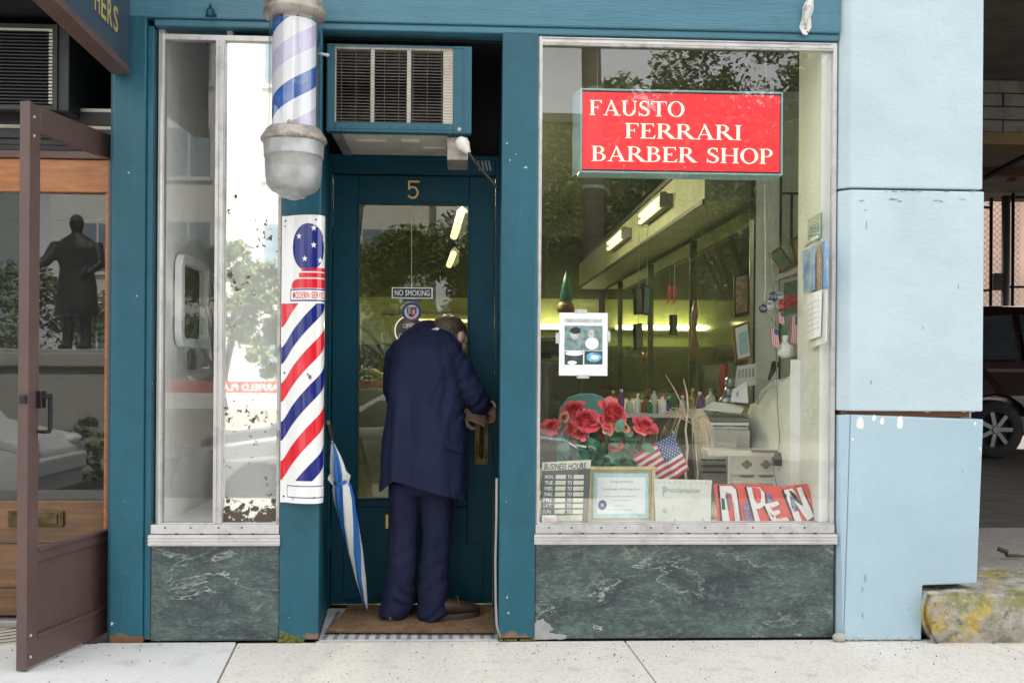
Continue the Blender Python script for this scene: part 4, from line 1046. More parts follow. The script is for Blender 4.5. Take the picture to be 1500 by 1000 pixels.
def sheet(lo, hi, m_, off, s0=0, s1=None, b=None, nn=48):
    s1 = SL if s1 is None else s1; b = b or MB(); vs = []
    ss = [s0+(s1-s0)*i/nn for i in range(nn+1)]
    for s in ss:
        a, c_ = lo(s), hi(s); c_ = max(a, c_); vs += [onplate(s, a, off), onplate(s, c_, off)]
    fs = [(2*i, 2*i+2, 2*i+3, 2*i+1) for i in range(nn) if abs(vs[2*i][2]-vs[2*i+1][2])+abs(vs[2*i+2][2]-vs[2*i+3][2]) > 1e-5]
    b.add(vs, fs, m_); return b
b = MB(); nn = 48; sheet(lambda s: ez0, lambda s: ez1, None, 0, b=b); b2 = sheet(lambda s: ez0, lambda s: ez1, None, -.004)
b.add(b2.v, b2.f); b.box(ex0, ex0+.001, -.012, -.002, ez0, ez1); o = b.build('plate', 'enamel_white', es, smooth=False)
for p_ in o.data.polygons: p_.use_smooth = True
zpx = lambda py: at(440, py, -.05).z
xs = lambda px: at(px, 520, -.05).x
def s_of_x(x):
    lo, hi = 0, SL*.86
    for _ in range(30):
        m_ = (lo+hi)/2
        if plan(m_)[0] < x: lo = m_
        else: hi = m_
    return lo
zs_top = zpx(444); zs_bot = zpx(704); 
S0 = s_of_x(xs(411.5)); S1 = s_of_x(xs(470)); 
def edge(zl): # stripe edge: left z -> curved climb to the right
    rise = zpx(0)-zpx(72)
    def f(s):
        t = (s-S0)/(S1-S0); return zl+rise*(max(t, 0)**.92)*1.0
    return f
bands = [(478, 505, 'enamel_blue', 0)]
# left-edge pixel rows of each band (top, bottom)
rows = [(444-20, 479, 'enamel_red'), (508, 533, 'enamel_blue'), (561, 589, 'enamel_red'), (618, 646, 'enamel_blue'), (676, 704, 'enamel_red'), (735, 763, 'enamel_blue')]
for a, c_, m_ in rows:
    b = MB(); lo, hi = edge(zpx(c_)), edge(zpx(a))
    cl = lambda f: (lambda s: min(max(f(s), zs_bot), zs_top))
    sheet(cl(lo), cl(hi), m_, .0006, b=b, s0=.001, s1=SL*.93); 
    if b.f: b.build('stripe', m_, es, smooth=True)
# cap, ball, stars, lettering panel, foot panel
SC = s_of_x(xs(451)); k1 = (xs(451)-xs(427))*1.08
zc_ = zpx(362)
def circ(sc, zc, r, sgn):
    return lambda s: zc+sgn*math.sqrt(max(0, r*r-(s-sc)**2))*1.35
rb_ = k1
b = sheet(circ(SC, zc_, rb_, -1), circ(SC, zc_, rb_, 1), None, .0007, s0=SC-rb_, s1=min(SC+rb_, SL*.93), nn=60); b.build('ball', 'enamel_blue', es, smooth=True)
def star(b, sc, zc, r):
    vs = [onplate(sc, zc, .0011)]+[onplate(sc+(r if i % 2 == 0 else r*.42)*math.sin(PI*i/5), zc+(r if i % 2 == 0 else r*.42)*1.15*math.cos(PI*i/5), .0011) for i in range(10)]
    b.add(vs, [(0, 1+i, 1+(i+1) % 10) for i in range(10)])
b = MB()
for px_, py_ in ((459, 334), (437, 346), (459, 359), (446, 379), (468, 381), (472, 350), (441, 361)):
    if px_ == 441: continue
    star(b, s_of_x(xs(px_)), zpx(py_), .0125)
b.build('star', 'enamel_white', es)
b = MB()
for a, c_, pl_ in ((392, 397.5, 441), (399.5, 406.5, 437.5),):
    sheet(lambda s, c_=c_: zpx(c_), lambda s, a=a: zpx(a), None, .0007, s0=s_of_x(xs(pl_)), s1=SL*.93, b=b)
sl = s_of_x(xs(425)); 
def dome(s): 
    t = min(max((s-sl)/.035, 0), 1); return zpx(422)+(zpx(408.5)-zpx(422))*math.sqrt(1-(1-t)**2)
sheet(lambda s: zpx(422), dome, None, .0007, s0=sl, s1=SL*.93, b=b, nn=70)
b.build('red_pedestal', 'enamel_red', es, smooth=True)
def panel(pxl, pt, pb, m_, off, nm, s1=SL*.93):
    b = sheet(lambda s: zpx(pb), lambda s: zpx(pt), None, off, s0=s_of_x(xs(pxl)), s1=s1); return b.build(nm, m_, es, smooth=True)
panel(423.5, 423, 441, 'enamel_blue', .0008, 'panel_border'); panel(425, 425, 439, 'enamel_white', .0012, 'letter_panel')
b = MB(); sa = s_of_x(xs(428)); sb = sa+.15
vs_, fs_ = text_mesh('MODERN SERVICE', 1.1)
zl_, zh_ = zpx(437.3), zpx(427.2); 
b.add([onplate(sa+(sb-sa)*u, zl_+(zh_-zl_)*v, .0017) for u, v in vs_], [f for f in fs_ if max(vs_[i][0] for i in f)*(sb-sa)+sa < SL*.93]); b.build('lettering', 'enamel_red', es)
panel(420, 711, 729, 'enamel_blue', .0008, 'panel_border'); panel(421, 712.3, 727.6, 'enamel_white', .0012, 'letter_panel')
b = MB()
for py in (322, 546, 728): 
    for px_ in (414.5, 462 if py != 546 else 414.5):
        s = s_of_x(xs(px_)); o_ = Vector(onplate(s, zpx(py), .0005)); b.ell(o_, (.004, 0, 0), (0, .003, 0), (0, 0, .004), None, 8, 6)
b.build('screws', 'dark_metal', es, smooth=True, kind='stuff')
b = MB()
for px_, py, r_ in ((455, 552, .009), (452, 548, .005), (413, 560, .004), (414, 330, .004), (430, 731, .004)):
    s = s_of_x(xs(px_)); b.add([onplate(s+r_*.8*math.cos(q)*random.uniform(.7, 1.1), zpx(py)+r_*math.sin(q)*random.uniform(.8, 1.2), .0016) for q in [i*PI/5 for i in range(10)]], [list(range(10))])
b.build('enamel_chip', 'fin', es)

# ================================================================== AIR CONDITIONER over the door
AY = .03
ax0, ax1, az0, az1 = rc(478, 66, 691, 194, AY)
ac = thing('air_conditioner', 'teal framed cream air conditioner with rusty grille wedged above the shop door', 'air conditioner', ((ax0+ax1)/2, AY, az0))
ix0, ix1, iz0, iz1 = rc(490, 68, 664, 180, AY)
f = MB(); f.box(ax0, ix0, AY, AY+.05, az0, az1); f.box(ix1, ax1, AY, AY+.05, az0, az1); f.box(ix0, ix1, AY+.0005, AY+.05, az0, iz0); f.box(ix0, ix1, AY+.0005, AY+.05, iz1, az1)
f.build('front_frame', 'ac_teal', ac, bevel=.004)
frame_mb(ax0+.006, ax1-.03, az0+.012, az1-.004, AY-.003, AY, .006).build('frame_bead', 'ac_teal', ac, bevel=.001)
MB().box(ax0+.01, ax1-.05, AY+.05, .62, az0+.02, az1-.004).build('casing', 'ac_cream', ac, bevel=.004)
# underside tray, tilted up towards the door
zb_f, zb_b = az0+.004, at(600, 228, .5).z
bx0 = at(500, 195, AY+.05).x; bx1 = at(660, 195, AY+.05).x
tr = MB(); tr.prism([(bx0, AY+.05, zb_f), (bx0, .5, zb_b), (bx0, .5, zb_b+.05), (bx0, AY+.05, zb_f+.03)], (bx1-bx0, 0, 0)); tr.build('drip_tray', 'ac_cream', ac, bevel=.003)
for (u, v, w_) in ((.25, .3, .3), (.62, .28, .18), (.84, .6, .22)):
    y = AY+.05+(.45-AY)*v; z = zb_f+(zb_b-zb_f)*v/.97; MB().box(bx0+(bx1-bx0)*(u-w_/2), bx0+(bx1-bx0)*(u+w_/2), y-.02, y+.02, z-.008, z+.01).build('tray_rib', 'ac_cream', ac, bevel=.003)
MB().box(ax0+.015, bx0, AY+.05, .5, zb_f-.004, az0+.03).build('side_bracket', 'galv_rust', ac, bevel=.002)
# louvred grille: three bays of slats
b = MB(); pxs = [(491, 543.5), (548, 596), (601.5, 650)]
cr = MB()
for a in ((543, 548.5), (596, 602), (649, 664)):
    x0, x1, _, _ = rc(a[0], 70, a[1], 180, AY+.01); cr.box(x0, x1, AY+.008, AY+.02, iz0, iz1-.014)
cr.box(ix0, ix1, AY+.0075, AY+.02, iz1-.014, iz1); cr.box(ix0, ix0+.006, AY+.008, AY+.02, iz0, iz1-.014)
cr.build('grille_bars', 'ac_cream', ac, bevel=.001)
MB().box(ix0, ix1, AY+.044, AY+.049, iz0, iz1).build('grille_back', 'void', ac)
b = MB()
for a, c_ in pxs:
    x0, x1, _, _ = rc(a, 70, c_, 180, AY+.015)
    n_ = 24
    for i in range(n_):
        z = iz0+.004+(iz1-.022-iz0)*i/(n_-1)
        b.prism([(x0+.003, AY+.012, z-.0022), (x0+.003, AY+.03, z+.004), (x0+.003, AY+.03, z+.0055), (x0+.003, AY+.012, z-.0006)], (x1-x0-.006, 0, 0))
b.build('louvres', 'fin', ac, kind='stuff')
b = MB()
for i in range(8):
    x = ix0+.02+(ix1-ix0-.02)*i/8+.01; b.tube([(x, AY-.004, iz0), (x, AY-.004, iz1)], .0009, n=4)
for i in range(26):
    z = iz0+.003+(iz1-iz0-.006)*i/25; b.tube([(ix0, AY-.002, z), (ix1+.002, AY-.002, z)], .0009, n=4)
b.build('wire_guard', 'fin', ac, kind='stuff')
b = MB(); zt_a, zt_b = az0+.010, az0+.026
xx0, xx1 = at(512, 187, AY).x, at(652, 187, AY).x
for i, ch in enumerate('COLDSPOT'):
    xa_ = xx0+(xx1-xx0)*i/7.3; text_rect(b, ch, xa_, xa_+.016, zt_a, zt_b, AY-.0015)
b.build('embossed_lettering', 'teal_reveal', ac)
b = MB(); p_ = at(673, 190, AY); b.lathe([(.009, 0), (.008, -.003), (.002, -.004)], (p_.x, AY, p_.z), n=14, ax='y'); b.build('drain_cap', 'galv', ac)
b = MB(); b.box(at(655, 200, .1).x, at(686, 200, .1).x, .08, .3, at(670, 236, .1).z, az0+.0).build('junction_block', 'galv_rust', ac, bevel=.006)
# ivory lamp socket and cord
ps = at(678, 212, .04)
sk = thing('lamp_socket', 'ivory lamp socket with dark cord hanging under the right end of the air conditioner', 'socket', ps)
b = MB(); d_ = Vector((.55, -.2, -.8)).normalized(); a1 = d_.cross(Vector((0, 1, 0))).normalized(); a2 = d_.cross(a1)
b.loft([(ps-d_*.03, a1*.018, a2*.018), (ps-d_*.015, a1*.028, a2*.028), (ps+d_*.005, a1*.03, a2*.03), (ps+d_*.02, a1*.022, a2*.022), (ps+d_*.035, a1*.014, a2*.014), (ps+d_*.045, a1*.011, a2*.011)], None, 20)
b.build('socket_body', 'cord_white', sk, smooth=True)
c0 = ps+d_*.045; b = MB(); b.tube([c0, at(698, 240, .05), at(712, 256, .06), at(722, 267, .05), at(729, 276, .04)], .0062, n=8); b.build('cord', 'cord_black', sk, smooth=True)
b = MB(); b.tube([at(664, 203, .03), at(657, 212, .02), at(660, 220, .03), at(672, 224, .03), at(680, 219, .035)], .0015, n=5); b.build('wire', 'cord_grey', sk)
b = MB()
for px_ in (700, 706, 711, 716): b.tube([at(px_, 236, .3), at(px_+3, 250, .29)], .004, n=5)
b.build('conduit_clips', 'galv', sk, kind='stuff')
# cord down the right reveal
b = MB(); cpt = [at(727, 560, .02)]
pth = [(727.5, 700), (727, 760), (725.5, 820), (726, 880), (727.5, 915), (733, 934)]
b.tube([at(x, y, .0+(.0 if y < 900 else -.01)) for x, y in pth], .0052, n=8); b.build('cable', 'cord_grey', smooth=True, label='grey cable running down the right door reveal to the threshold', cat='cable')

# ================================================================== HEADER HOOKS
b = thing('eye_hook', 'small teal painted ring hook on the header above the narrow side window', 'hook', at(309, 26, -.012))
p_ = at(309, 18, -.02); 
MB().box(p_.x-.022, p_.x+.022, -.02, -.011, at(309, 27, 0).z, at(309, 23, 0).z).build('base_plate', 'teal_dark', b, bevel=.002)
h_ = MB(); h_.tube([p_+Vector((.014*math.cos(a), -.012, .016*math.sin(a)-.004)) for a in [k_*PI/8 for k_ in range(17)]], .0045, n=8); h_.tube([p_+Vector((0, -.012, .03)), p_+Vector((0, -.012, .012))], .005); h_.build('ring', 'teal_dark', b, smooth=True)
b = thing('awning_bracket', 'white metal awning bracket at the right end of the teal header', 'bracket', at(1181, 52, -.012))
pts = [(1180, 2), (1192, -2), (1192, 14), (1188, 26), (1189, 40), (1182, 52), (1176, 50), (1171, 40), (1176, 24), (1176, 12)]
m_ = MB(); m_.prism([at(x, y, -.02) for x, y in pts], (0, .008, 0)); m_.build('plate', 'hook_white', b, bevel=.002)
m_ = MB(); m_.tube([at(1187, -5, -.04), at(1184, 14, -.045), at(1181, 28, -.035), at(1180, 38, -.025)], [.012, .012, .009, .006]); m_.ell(at(1184, 10, -.04), (.018, 0, 0), (0, .014, 0), (0, 0, .02), None, 10, 8); m_.build('hook_arm', 'hook_white', b, smooth=True)
m_ = MB(); 
for x, y in ((1180, 42), (1183, 47), (1188, 6)): m_.lathe([(.004, 0), (.002, -.003)], at(x, y, -.02), n=8, ax='y')
m_.build('screws', 'rust', b, kind='stuff')

# ================================================================== THRESHOLD, MATS
tx0, tx1 = XA1, XB0
th_ = MB().prism([(tx0, .0, -.01), (tx1, .0, -.01), (D1+.01, .56, -.01), (D0-.01, .56, -.01)], (0, 0, .016)).build('threshold', 'tile_white', shop, bevel=.002)
b = MB(); col_ = 0; x = tx0+.012
while x < tx1-.03:
    for j in range(6): 
        y = .018+j*.022; b.box(x, x+.018, y, y+.011, .0061, .0072)
    x += .044
x = tx0+.012
while x < tx0+.1:
    for j in range(7, 22): b.box(x, x+.018, .018+j*.022, .029+j*.022, .0061, .0072)
    x += .044
b.build('threshold_slots', 'tile_dark', shop, kind='stuff')
b = MB(); b.box(tx0-.01, tx1+.01, -.012, .0, -.02, .004); b.build('threshold_edge', 'limestone', shop, bevel=.003)
mz = .012
q = [atZ(478, 921, .03), atZ(724, 922, .03), atZ(722, 893, .03), atZ(506, 893, .03)]
rm = MB(); q2 = [atZ(500, 926, .012), atZ(700, 925, .012), atZ(700, 900, .012), atZ(505, 900, .012)]
rm.prism([(p.x, p.y, .0075) for p in q2], (0, 0, .008)).build('rubber_mat', 'rubber', bevel=.003, label='black rubber mat sticking out under the brown coir doormat', cat='mat')
cm = MB(); n1, n2 = 90, 24; V = []; Fq = []
def matp(u, v, top):
    a = q[0].lerp(q[1], u); d_ = q[3].lerp(q[2], u); p = a.lerp(d_, v)
    if v > .99: p.y = .52
    ff = noise.noise(Vector((p.x*60, p.y*60, 0)))
    z = (.030+ff*.002+noise.noise(Vector((p.x*5, p.y*5, 3)))*.003) if top else .0165
    if not top and (v < .01): pass
    return (p.x+(ff*.003 if u in (0, 1) else 0), p.y+(ff*.005 if v == 0 else 0), z)
k0 = 0
for i in range(n1+1):
    for j in range(n2+1): V.append(matp(i/n1, j/n2, True))
for i in range(n1):
    for j in range(n2): a = i*(n2+1)+j; Fq.append((a, a+n2+1, a+n2+2, a+1))
K = len(V)
ring = [(i/n1, 0) for i in range(n1+1)]+[(1, j/n2) for j in range(1, n2+1)]+[(1-i/n1, 1) for i in range(1, n1+1)]+[(0, 1-j/n2) for j in range(1, n2)]
for u, v in ring: V.append(matp(u, v, True)); V.append(matp(u, v, False))
for i in range(len(ring)): a = K+2*i; c_ = K+2*((i+1) % len(ring)); Fq.append((a, a+1, c_+1, c_))
cm.add(V, Fq)
# tufted fringe
for i in range(1500):
    u = random.random(); v = random.random()**1.5; p = Vector(matp(u, v, True)); d_ = Vector((random.uniform(-.003, .003), random.uniform(-.004, .001), .004))
    w_ = Vector((.0012, 0, 0)); cm.add([p-w_, p+w_, p+d_], [(0, 1, 2)])
for i in range(700):
    u = random.random(); p = Vector(matp(u, 0, True)); p.z = random.uniform(.018, .031); d_ = Vector((random.uniform(-.004, .004), -.007, random.uniform(-.003, .002))); cm.add([p-Vector((.0012, 0, 0)), p+Vector((.0012, 0, 0)), p+d_], [(0, 1, 2)])
cm.build('doormat', 'coir', label='brown coir doormat under the man at the shop door', cat='doormat')

# ================================================================== DOOR STICKERS
YS = .5655
YF = .5575
x0, x1, z0, z1 = rc(574, 421, 634, 437, YF)
t_ = thing('no_smoking_sticker', 'black and white NO SMOKING sticker on the door glass', 'sticker', ((x0+x1)/2, YF, z0))
MB().box(x0, x1, YF, YF+.003, z0, z1).build('sheet', 'paper', t_); MB().box(x0+.005, x1-.007, YF-.0008, YF-.0002, z0+.005, z1-.005).build('black_band', 'ink', t_)
text_rect(MB(), 'NO SMOKING', x0+.014, x1-.014, z0+.012, z1-.012, YF-.0012).build('lettering', 'paper', t_)
c = at(603, 457, YF); t_ = thing('crest_sticker', 'round barber association crest sticker with red and white shield on door glass', 'sticker', (c.x, YF, c.z-.04))
MB().lathe([(.046, .003), (.046, 0), (.0, 0)], (c.x, YF, c.z), n=32, ax='y').build('disc', 'seal_blue', t_)
MB().lathe([(.034, -.0002), (.034, -.0008), (.0, -.0008)], (c.x, YF, c.z), n=32, ax='y').build('inner_disc', 'car_silver', t_)
b = MB(); shp = [(-.023, .024), (.023, .024), (.023, -.002), (.012, -.018), (0, -.026), (-.012, -.018), (-.023, -.002)]
shape_front(b, [(c.x+x, c.z+z) for x, z in shp], YF-.0016, .0006, 'navy_ink')
shape_front(b, [(c.x+x*.8+(0 if x < 0 else 0), c.z+z*.8) for x, z in [(0, .024), (.023, .024), (.023, -.002), (.012, -.018), (0, -.026)]], YF-.0022, .0004, 'crest_red')
for i in range(4): shape_front(b, [(c.x-.018+x, c.z+.014-i*.008+z) for x, z in [(0, 0), (.014, .006), (.014, .009), (0, .003)]], YF-.0022, .0004, 'paper')
for s_ in (1, -1): shape_front(b, [(c.x+.009+x*s_, c.z+z) for x, z in [(-.007, -.009), (-.005, -.011), (.007, .009), (.005, .011)]], YF-.0027-.0001*s_, .0003, 'paper')
b.build('shield', 'paper', t_)
b = MB(); shape_front(b, [(c.x-.04, c.z-.05), (c.x-.026, c.z-.041), (c.x+.026, c.z-.041), (c.x+.04, c.z-.05), (c.x+.03, c.z-.036), (c.x-.03, c.z-.036)], YF-.002, .0006); b.build('ribbon', 'crest_red', t_)
x0, x1, z0, z1 = rc(590, 438, 616, 441.5, YF); MB().box(x0, x1, YF, YF+.002, z0, z1).build('top_strip', 'seal_blue', t_)
c = at(600, 484, YF); t_ = thing('open_sign', 'round green OPEN COME IN sign inside the door glass above the man', 'sign', (c.x, YF, c.z-.07)); rs = .071
MB().lathe([(rs, .012), (rs, .008), (.0, .008)], (c.x, YF, c.z), n=40, ax='y').build('disc', 'tile_dark', t_)
b = MB(); b.lathe([(rs+.001, .0075), (rs-.0045, .0075)], (c.x, YF, c.z), n=48, ax='y', cap=False)
b.v = b.v; b.build('border', 'sign_cream', t_)
b = MB(); text_rect(b, 'OPEN', c.x-.034, c.x+.034, c.z+.012, c.z+.034, YF+.0068); text_rect(b, 'COME IN', c.x-.052, c.x+.052, c.z-.036, c.z-.014, YF+.0068); b.build('lettering', 'paper', t_)
b = MB(); b.tube([at(603, 300, YF+.004), at(603, 421, YF+.004)], .0012, n=5); b.build('hanging_string', 'cord_white', label='thin pale string hanging down behind the door glass', cat='string')

# ================================================================== UMBRELLA
pT = Vector((at(539, 898, .36).x, .36, .034)); pH = Vector((-.577, .07, at(479, 620, .07).z))
um = thing('umbrella', 'folded white and blue umbrella leaning against the left door reveal', 'umbrella', pT)
axu = (pH-pT); Lu = axu.length; axu.normalize(); ua = axu.cross(Vector((0, 1, 0))).normalized(); ub = axu.cross(ua).normalized()
def uring(t, r, tw=0, n=32, plv=.0):
    c = pT+axu*t*Lu; out_ = []
    for i in range(n):
        a = 2*PI*i/n; rr = r*(1+plv*math.cos(8*a+tw*3)); out_.append(c+ua*rr*math.cos(a+tw)+ub*rr*math.sin(a+tw))
    return out_
prof_u = [(.03, .007), (.08, .014), (.2, .023), (.35, .032), (.5, .039), (.62, .042), (.68, .038), (.705, .027), (.72, .03), (.75, .034), (.79, .03), (.83, .024), (.87, .015), (.9, .008)]
n = 48; V = []; 
for t, r in prof_u: V += uring(t, r*(1 if t < .7 else 1.0), tw=t*4.2, n=n, plv=.12 if .1 < t < .86 else .03)
wht, blu = [], []
for j in range(len(prof_u)-1):
    for i in range(n):
        f = (j*n+i, j*n+(i+1) % n, (j+1)*n+(i+1) % n, (j+1)*n+i); g_ = (i % 16)
        (blu if (g_ < 8) or (prof_u[j][0] > .7 and i % 16 < 3) else wht).append(f)
b = MB(); b.add(V, wht, 'umb_white'); b.f += [list(f) for f in blu]; b.mi += [b._m('umb_blue')]*len(blu); b.build('canopy', 'umb_white', um, smooth=True)
b = MB(); b.v = uring(.70, .031, n=24)+uring(.722, .031, n=24); b.add([], []); b.mats = ['umb_blue']; b.f = [(i, (i+1) % 24, 24+(i+1) % 24, 24+i) for i in range(24)]; b.mi = [0]*24; b.build('strap', 'umb_blue', um, smooth=True)
b = MB(); 
for a_, tt in ((.4, .74), (2.9, .735), (4.9, .745)):
    c = pT+axu*tt*Lu; o_ = ua*math.cos(a_)+ub*math.sin(a_); b.add([c+o_*.028, c+o_*.052-axu*.0, c+o_*.03-axu*.05, c+o_*.03+axu*.03], [(0, 1, 2), (0, 1, 3)])
b.build('flap', 'umb_white', um)
b = MB(); b.tube([pT+axu*Lu*.88, pT+axu*Lu*.93], .005); b.tube([pT, pT+axu*Lu*.05], [.004, .006]); b.build('shaft', 'galv', um, smooth=True)
b = MB(); L2 = []
for i in range(13): L2.append((pT+axu*Lu*(.92+.078*i/12), (.013 if i % 2 else .0095)))
b.tube([a for a, _ in L2], [r for _, r in L2], n=14); b.build('handle', 'black', um, smooth=True)
b = MB(); b.tube([pT+axu*Lu*.998, pT+axu*Lu*1.012], [.010, .008], n=12); b.build('end_cap', 'coir', um)
# ================================================================== THE MAN
MY = .30
def mp(px, py, Y=MY): return at(px, py, Y)
def remesh(b, vox, name, smooth_it=6):
    ob = b.build(name, 'navy', None, org_at=(0, 0, 0))
    r = ob.modifiers.new('r', 'REMESH'); r.mode = 'VOXEL'; r.voxel_size = vox
    s = ob.modifiers.new('s', 'SMOOTH'); s.iterations = smooth_it; s.factor = .6
    me = evalmesh(ob); bpy.data.objects.remove(ob); return me
def place_mesh(me, name, m, parent, origin, smooth=True):
    for v in me.vertices: v.co -= origin
    me.materials.clear(); me.materials.append(M[m]); me.polygons.foreach_set('use_smooth', [smooth]*len(me.polygons))
    o = bpy.data.objects.new(name, me); C.objects.link(o); o.parent = parent; org[o.name] = origin
    if parent is None: o.location = origin
    return o
X = Vector((1, 0, 0)); Yv = Vector((0, 1, 0)); Zv = Vector((0, 0, 1))
foot_c = Vector((mp(612, 900).x, MY, .03))
# body mesh: trunk, neck, head, arms, legs, hands in one skin
hc = mp(659, 496, .445)
hu = Vector((.18, .50, .84)).normalized(); hf = Vector((.64, .58, -.48)); hf = (hf-hu*hf.dot(hu)).normalized(); hr = hf.cross(hu).normalized()
HS = .085
def hp(r, f, u): return hc+hr*(r*HS)+hf*(f*HS)+hu*(u*HS)
bd = MB()
bd.ell(hp(0, -.12, .25), hr*HS*.80, hf*HS*1.0, hu*HS*.92, None, 24, 16)       # cranium
bd.ell(hp(0, .25, -.35), hr*HS*.62, hf*HS*.66, hu*HS*.80, None, 20, 14)       # face
bd.ell(hp(0, .42, -.88), hr*HS*.42, hf*HS*.42, hu*HS*.30, None, 16, 10)       # chin
bd.ell(hp(0, .80, .12), hr*HS*.45, hf*HS*.14, hu*HS*.12, None, 14, 8)         # brow
bd.ell(hp(0, 1.0, -.28), hr*HS*.13, hf*HS*.22, hu*HS*.16, None, 12, 8)        # nose tip
bd.tube([hp(0, .84, .08), hp(0, .96, -.2)], [HS*.08, HS*.13], n=10)           # nose bridge
bd.ell(hp(0, .82, -.62), hr*HS*.24, hf*HS*.12, hu*HS*.08, None, 12, 8)        # lips
for s in (-1, 1):
    bd.ell(hp(s*.42, .62, -.25), hr*HS*.26, hf*HS*.22, hu*HS*.22, None, 12, 8)
    bd.ell(hp(s*.90, -.04, -.16), hr*HS*.12, hf*HS*.23, hu*HS*.36, None, 14, 10)   # ears
    bd.ell(hp(s*.87, .02, -.40), hr*HS*.07, hf*HS*.12, hu*HS*.12, None, 10, 8)
nk = mp(641, 502, .385)
bd.tube([hp(0, -.3, -.2), hp(0, -.35, -.9), nk+Vector((-.0, -.0, -.05)), mp(622, 530, .32)], [.056, .052, .056, .065], n=20)
bd.loft([(mp(622, 508, .34), X*.09, Yv*.05), (mp(620, 540, .31), X*.12, Yv*.07), (mp(618, 620, .28), X*.11, Yv*.07), (mp(616, 690, .28), X*.11, Yv*.07), (mp(616, 712, .28), X*.10, Yv*.055)], None, 28)
knl, knr = mp(588, 815, .26), mp(638, 815, .27)
bd.loft([(mp(595, 708, .285), X*.04, Yv*.045), (knl, X*.036, Yv*.042), (mp(585, 860, .285), X*.03, Yv*.034), (mp(579, 893, .29), X*.03, Yv*.036)], None, 16)
bd.loft([(mp(636, 708, .285), X*.04, Yv*.045), (knr, X*.036, Yv*.042), (mp(637, 860, .285), X*.03, Yv*.034), (mp(634, 893, .285), X*.03, Yv*.036)], None, 16)
shR, elR, wrR = mp(664, 520, .30), mp(701, 583, .26), mp(716, 598, .42)
shL, elL, wrL = mp(578, 522, .32), mp(590, 585, .43), mp(668, 601, .43)
bd.tube([mp(640, 515, .32), shR, elR, wrR], [.035, .036, .034, .028], n=14)
bd.tube([mp(600, 515, .33), shL, elL, wrL], [.035, .034, .032, .026], n=14)
def hand(w, d, up, s, curl):         # w wrist, d direction of palm, up = back of hand, s side of thumb
    d = d.normalized(); up = (up-d*up.dot(d)).normalized(); sd = d.cross(up).normalized()*s
    pc = w+d*.045
    bd.ell(pc, d*.050, sd*.040, up*.016, None, 16, 10); bd.tube([w-d*.02, w+d*.02], [.026, .028], n=12)
    for i, (o, ln) in enumerate(((.030, .074), (.010, .082), (-.010, .076), (-.029, .058))):
        p = pc+d*.035+sd*o; q = p; pts = [p-d*.02]; a = .25
        for sg in (.42, .32, .26):
            dd = d*math.cos(a)-up*math.sin(a); q = q+dd*ln*sg; pts.append(q); a += curl*(1+.12*i)
        bd.tube(pts, [.0095, .009, .0082, .0065], n=8)
    t0 = pc-d*.02+sd*.03; bd.tube([t0, t0+sd*.026+d*.022-up*.008, t0+sd*.034+d*.05-up*.016, t0+sd*.026+d*.07-up*.024], [.014, .012, .010, .008], n=8)
hand(mp(675, 600, .42), Vector((.5, .12, -.16)), Vector((-.05, -.9, .35)), 1, .42)
hand(mp(719, 596, .445), Vector((.05, .55, -.2)), Vector((.75, -.1, .5)), -1, .7)
me = remesh(bd, .0042, 'person', 3)
person = place_mesh(me, 'person', 'skin', None, foot_c)
person['label'] = 'person in navy suit bending over to unlock the shop door'; person['category'] = 'person'

# hair cap
b = MB(); V = []; Fq = []; na, nb2 = 72, 40
for j in range(nb2+1):
    t = PI*j/nb2
    for i in range(na):
        a = 2*PI*i/na
        dv_ = Vector((math.sin(t)*math.sin(a)*.80, math.sin(t)*math.cos(a)*1.0, math.cos(t)*.92))
        k_ = 1.055+noise.noise(Vector((dv_.x*9, dv_.y*3, dv_.z*9)))*.05
        V.append((dv_, hp(dv_.x*k_, dv_.y*k_-.12, dv_.z*k_+.25)))
for j in range(nb2):
    for i in range(na):
        q_ = [j*na+i, j*na+(i+1) % na, (j+1)*na+(i+1) % na, (j+1)*na+i]; cpt_ = sum((V[k_][0] for k_ in q_), Vector())/4
        f_, u_, r_ = cpt_.y, cpt_.z, abs(cpt_.x)
        keep = (u_ > .25+max(0, f_)*.42+.05*math.sin(r_*20)) or (f_ < -.02 and u_ > -.62) or (f_ < .12 and u_ > -.02)
        if f_ > .78: keep = False
        if r_ > .66 and -.2 < f_ < .35 and u_ < -.12: keep = False
        if keep: Fq.append(q_)
b.add([v for _, v in V], Fq)
me_h = b.build('hair', 'hair', person, smooth=True); sm_ = me_h.modifiers.new('s', 'SOLIDIFY'); sm_.thickness = .006; sm_.offset = 1
b = MB(); random.seed(3)
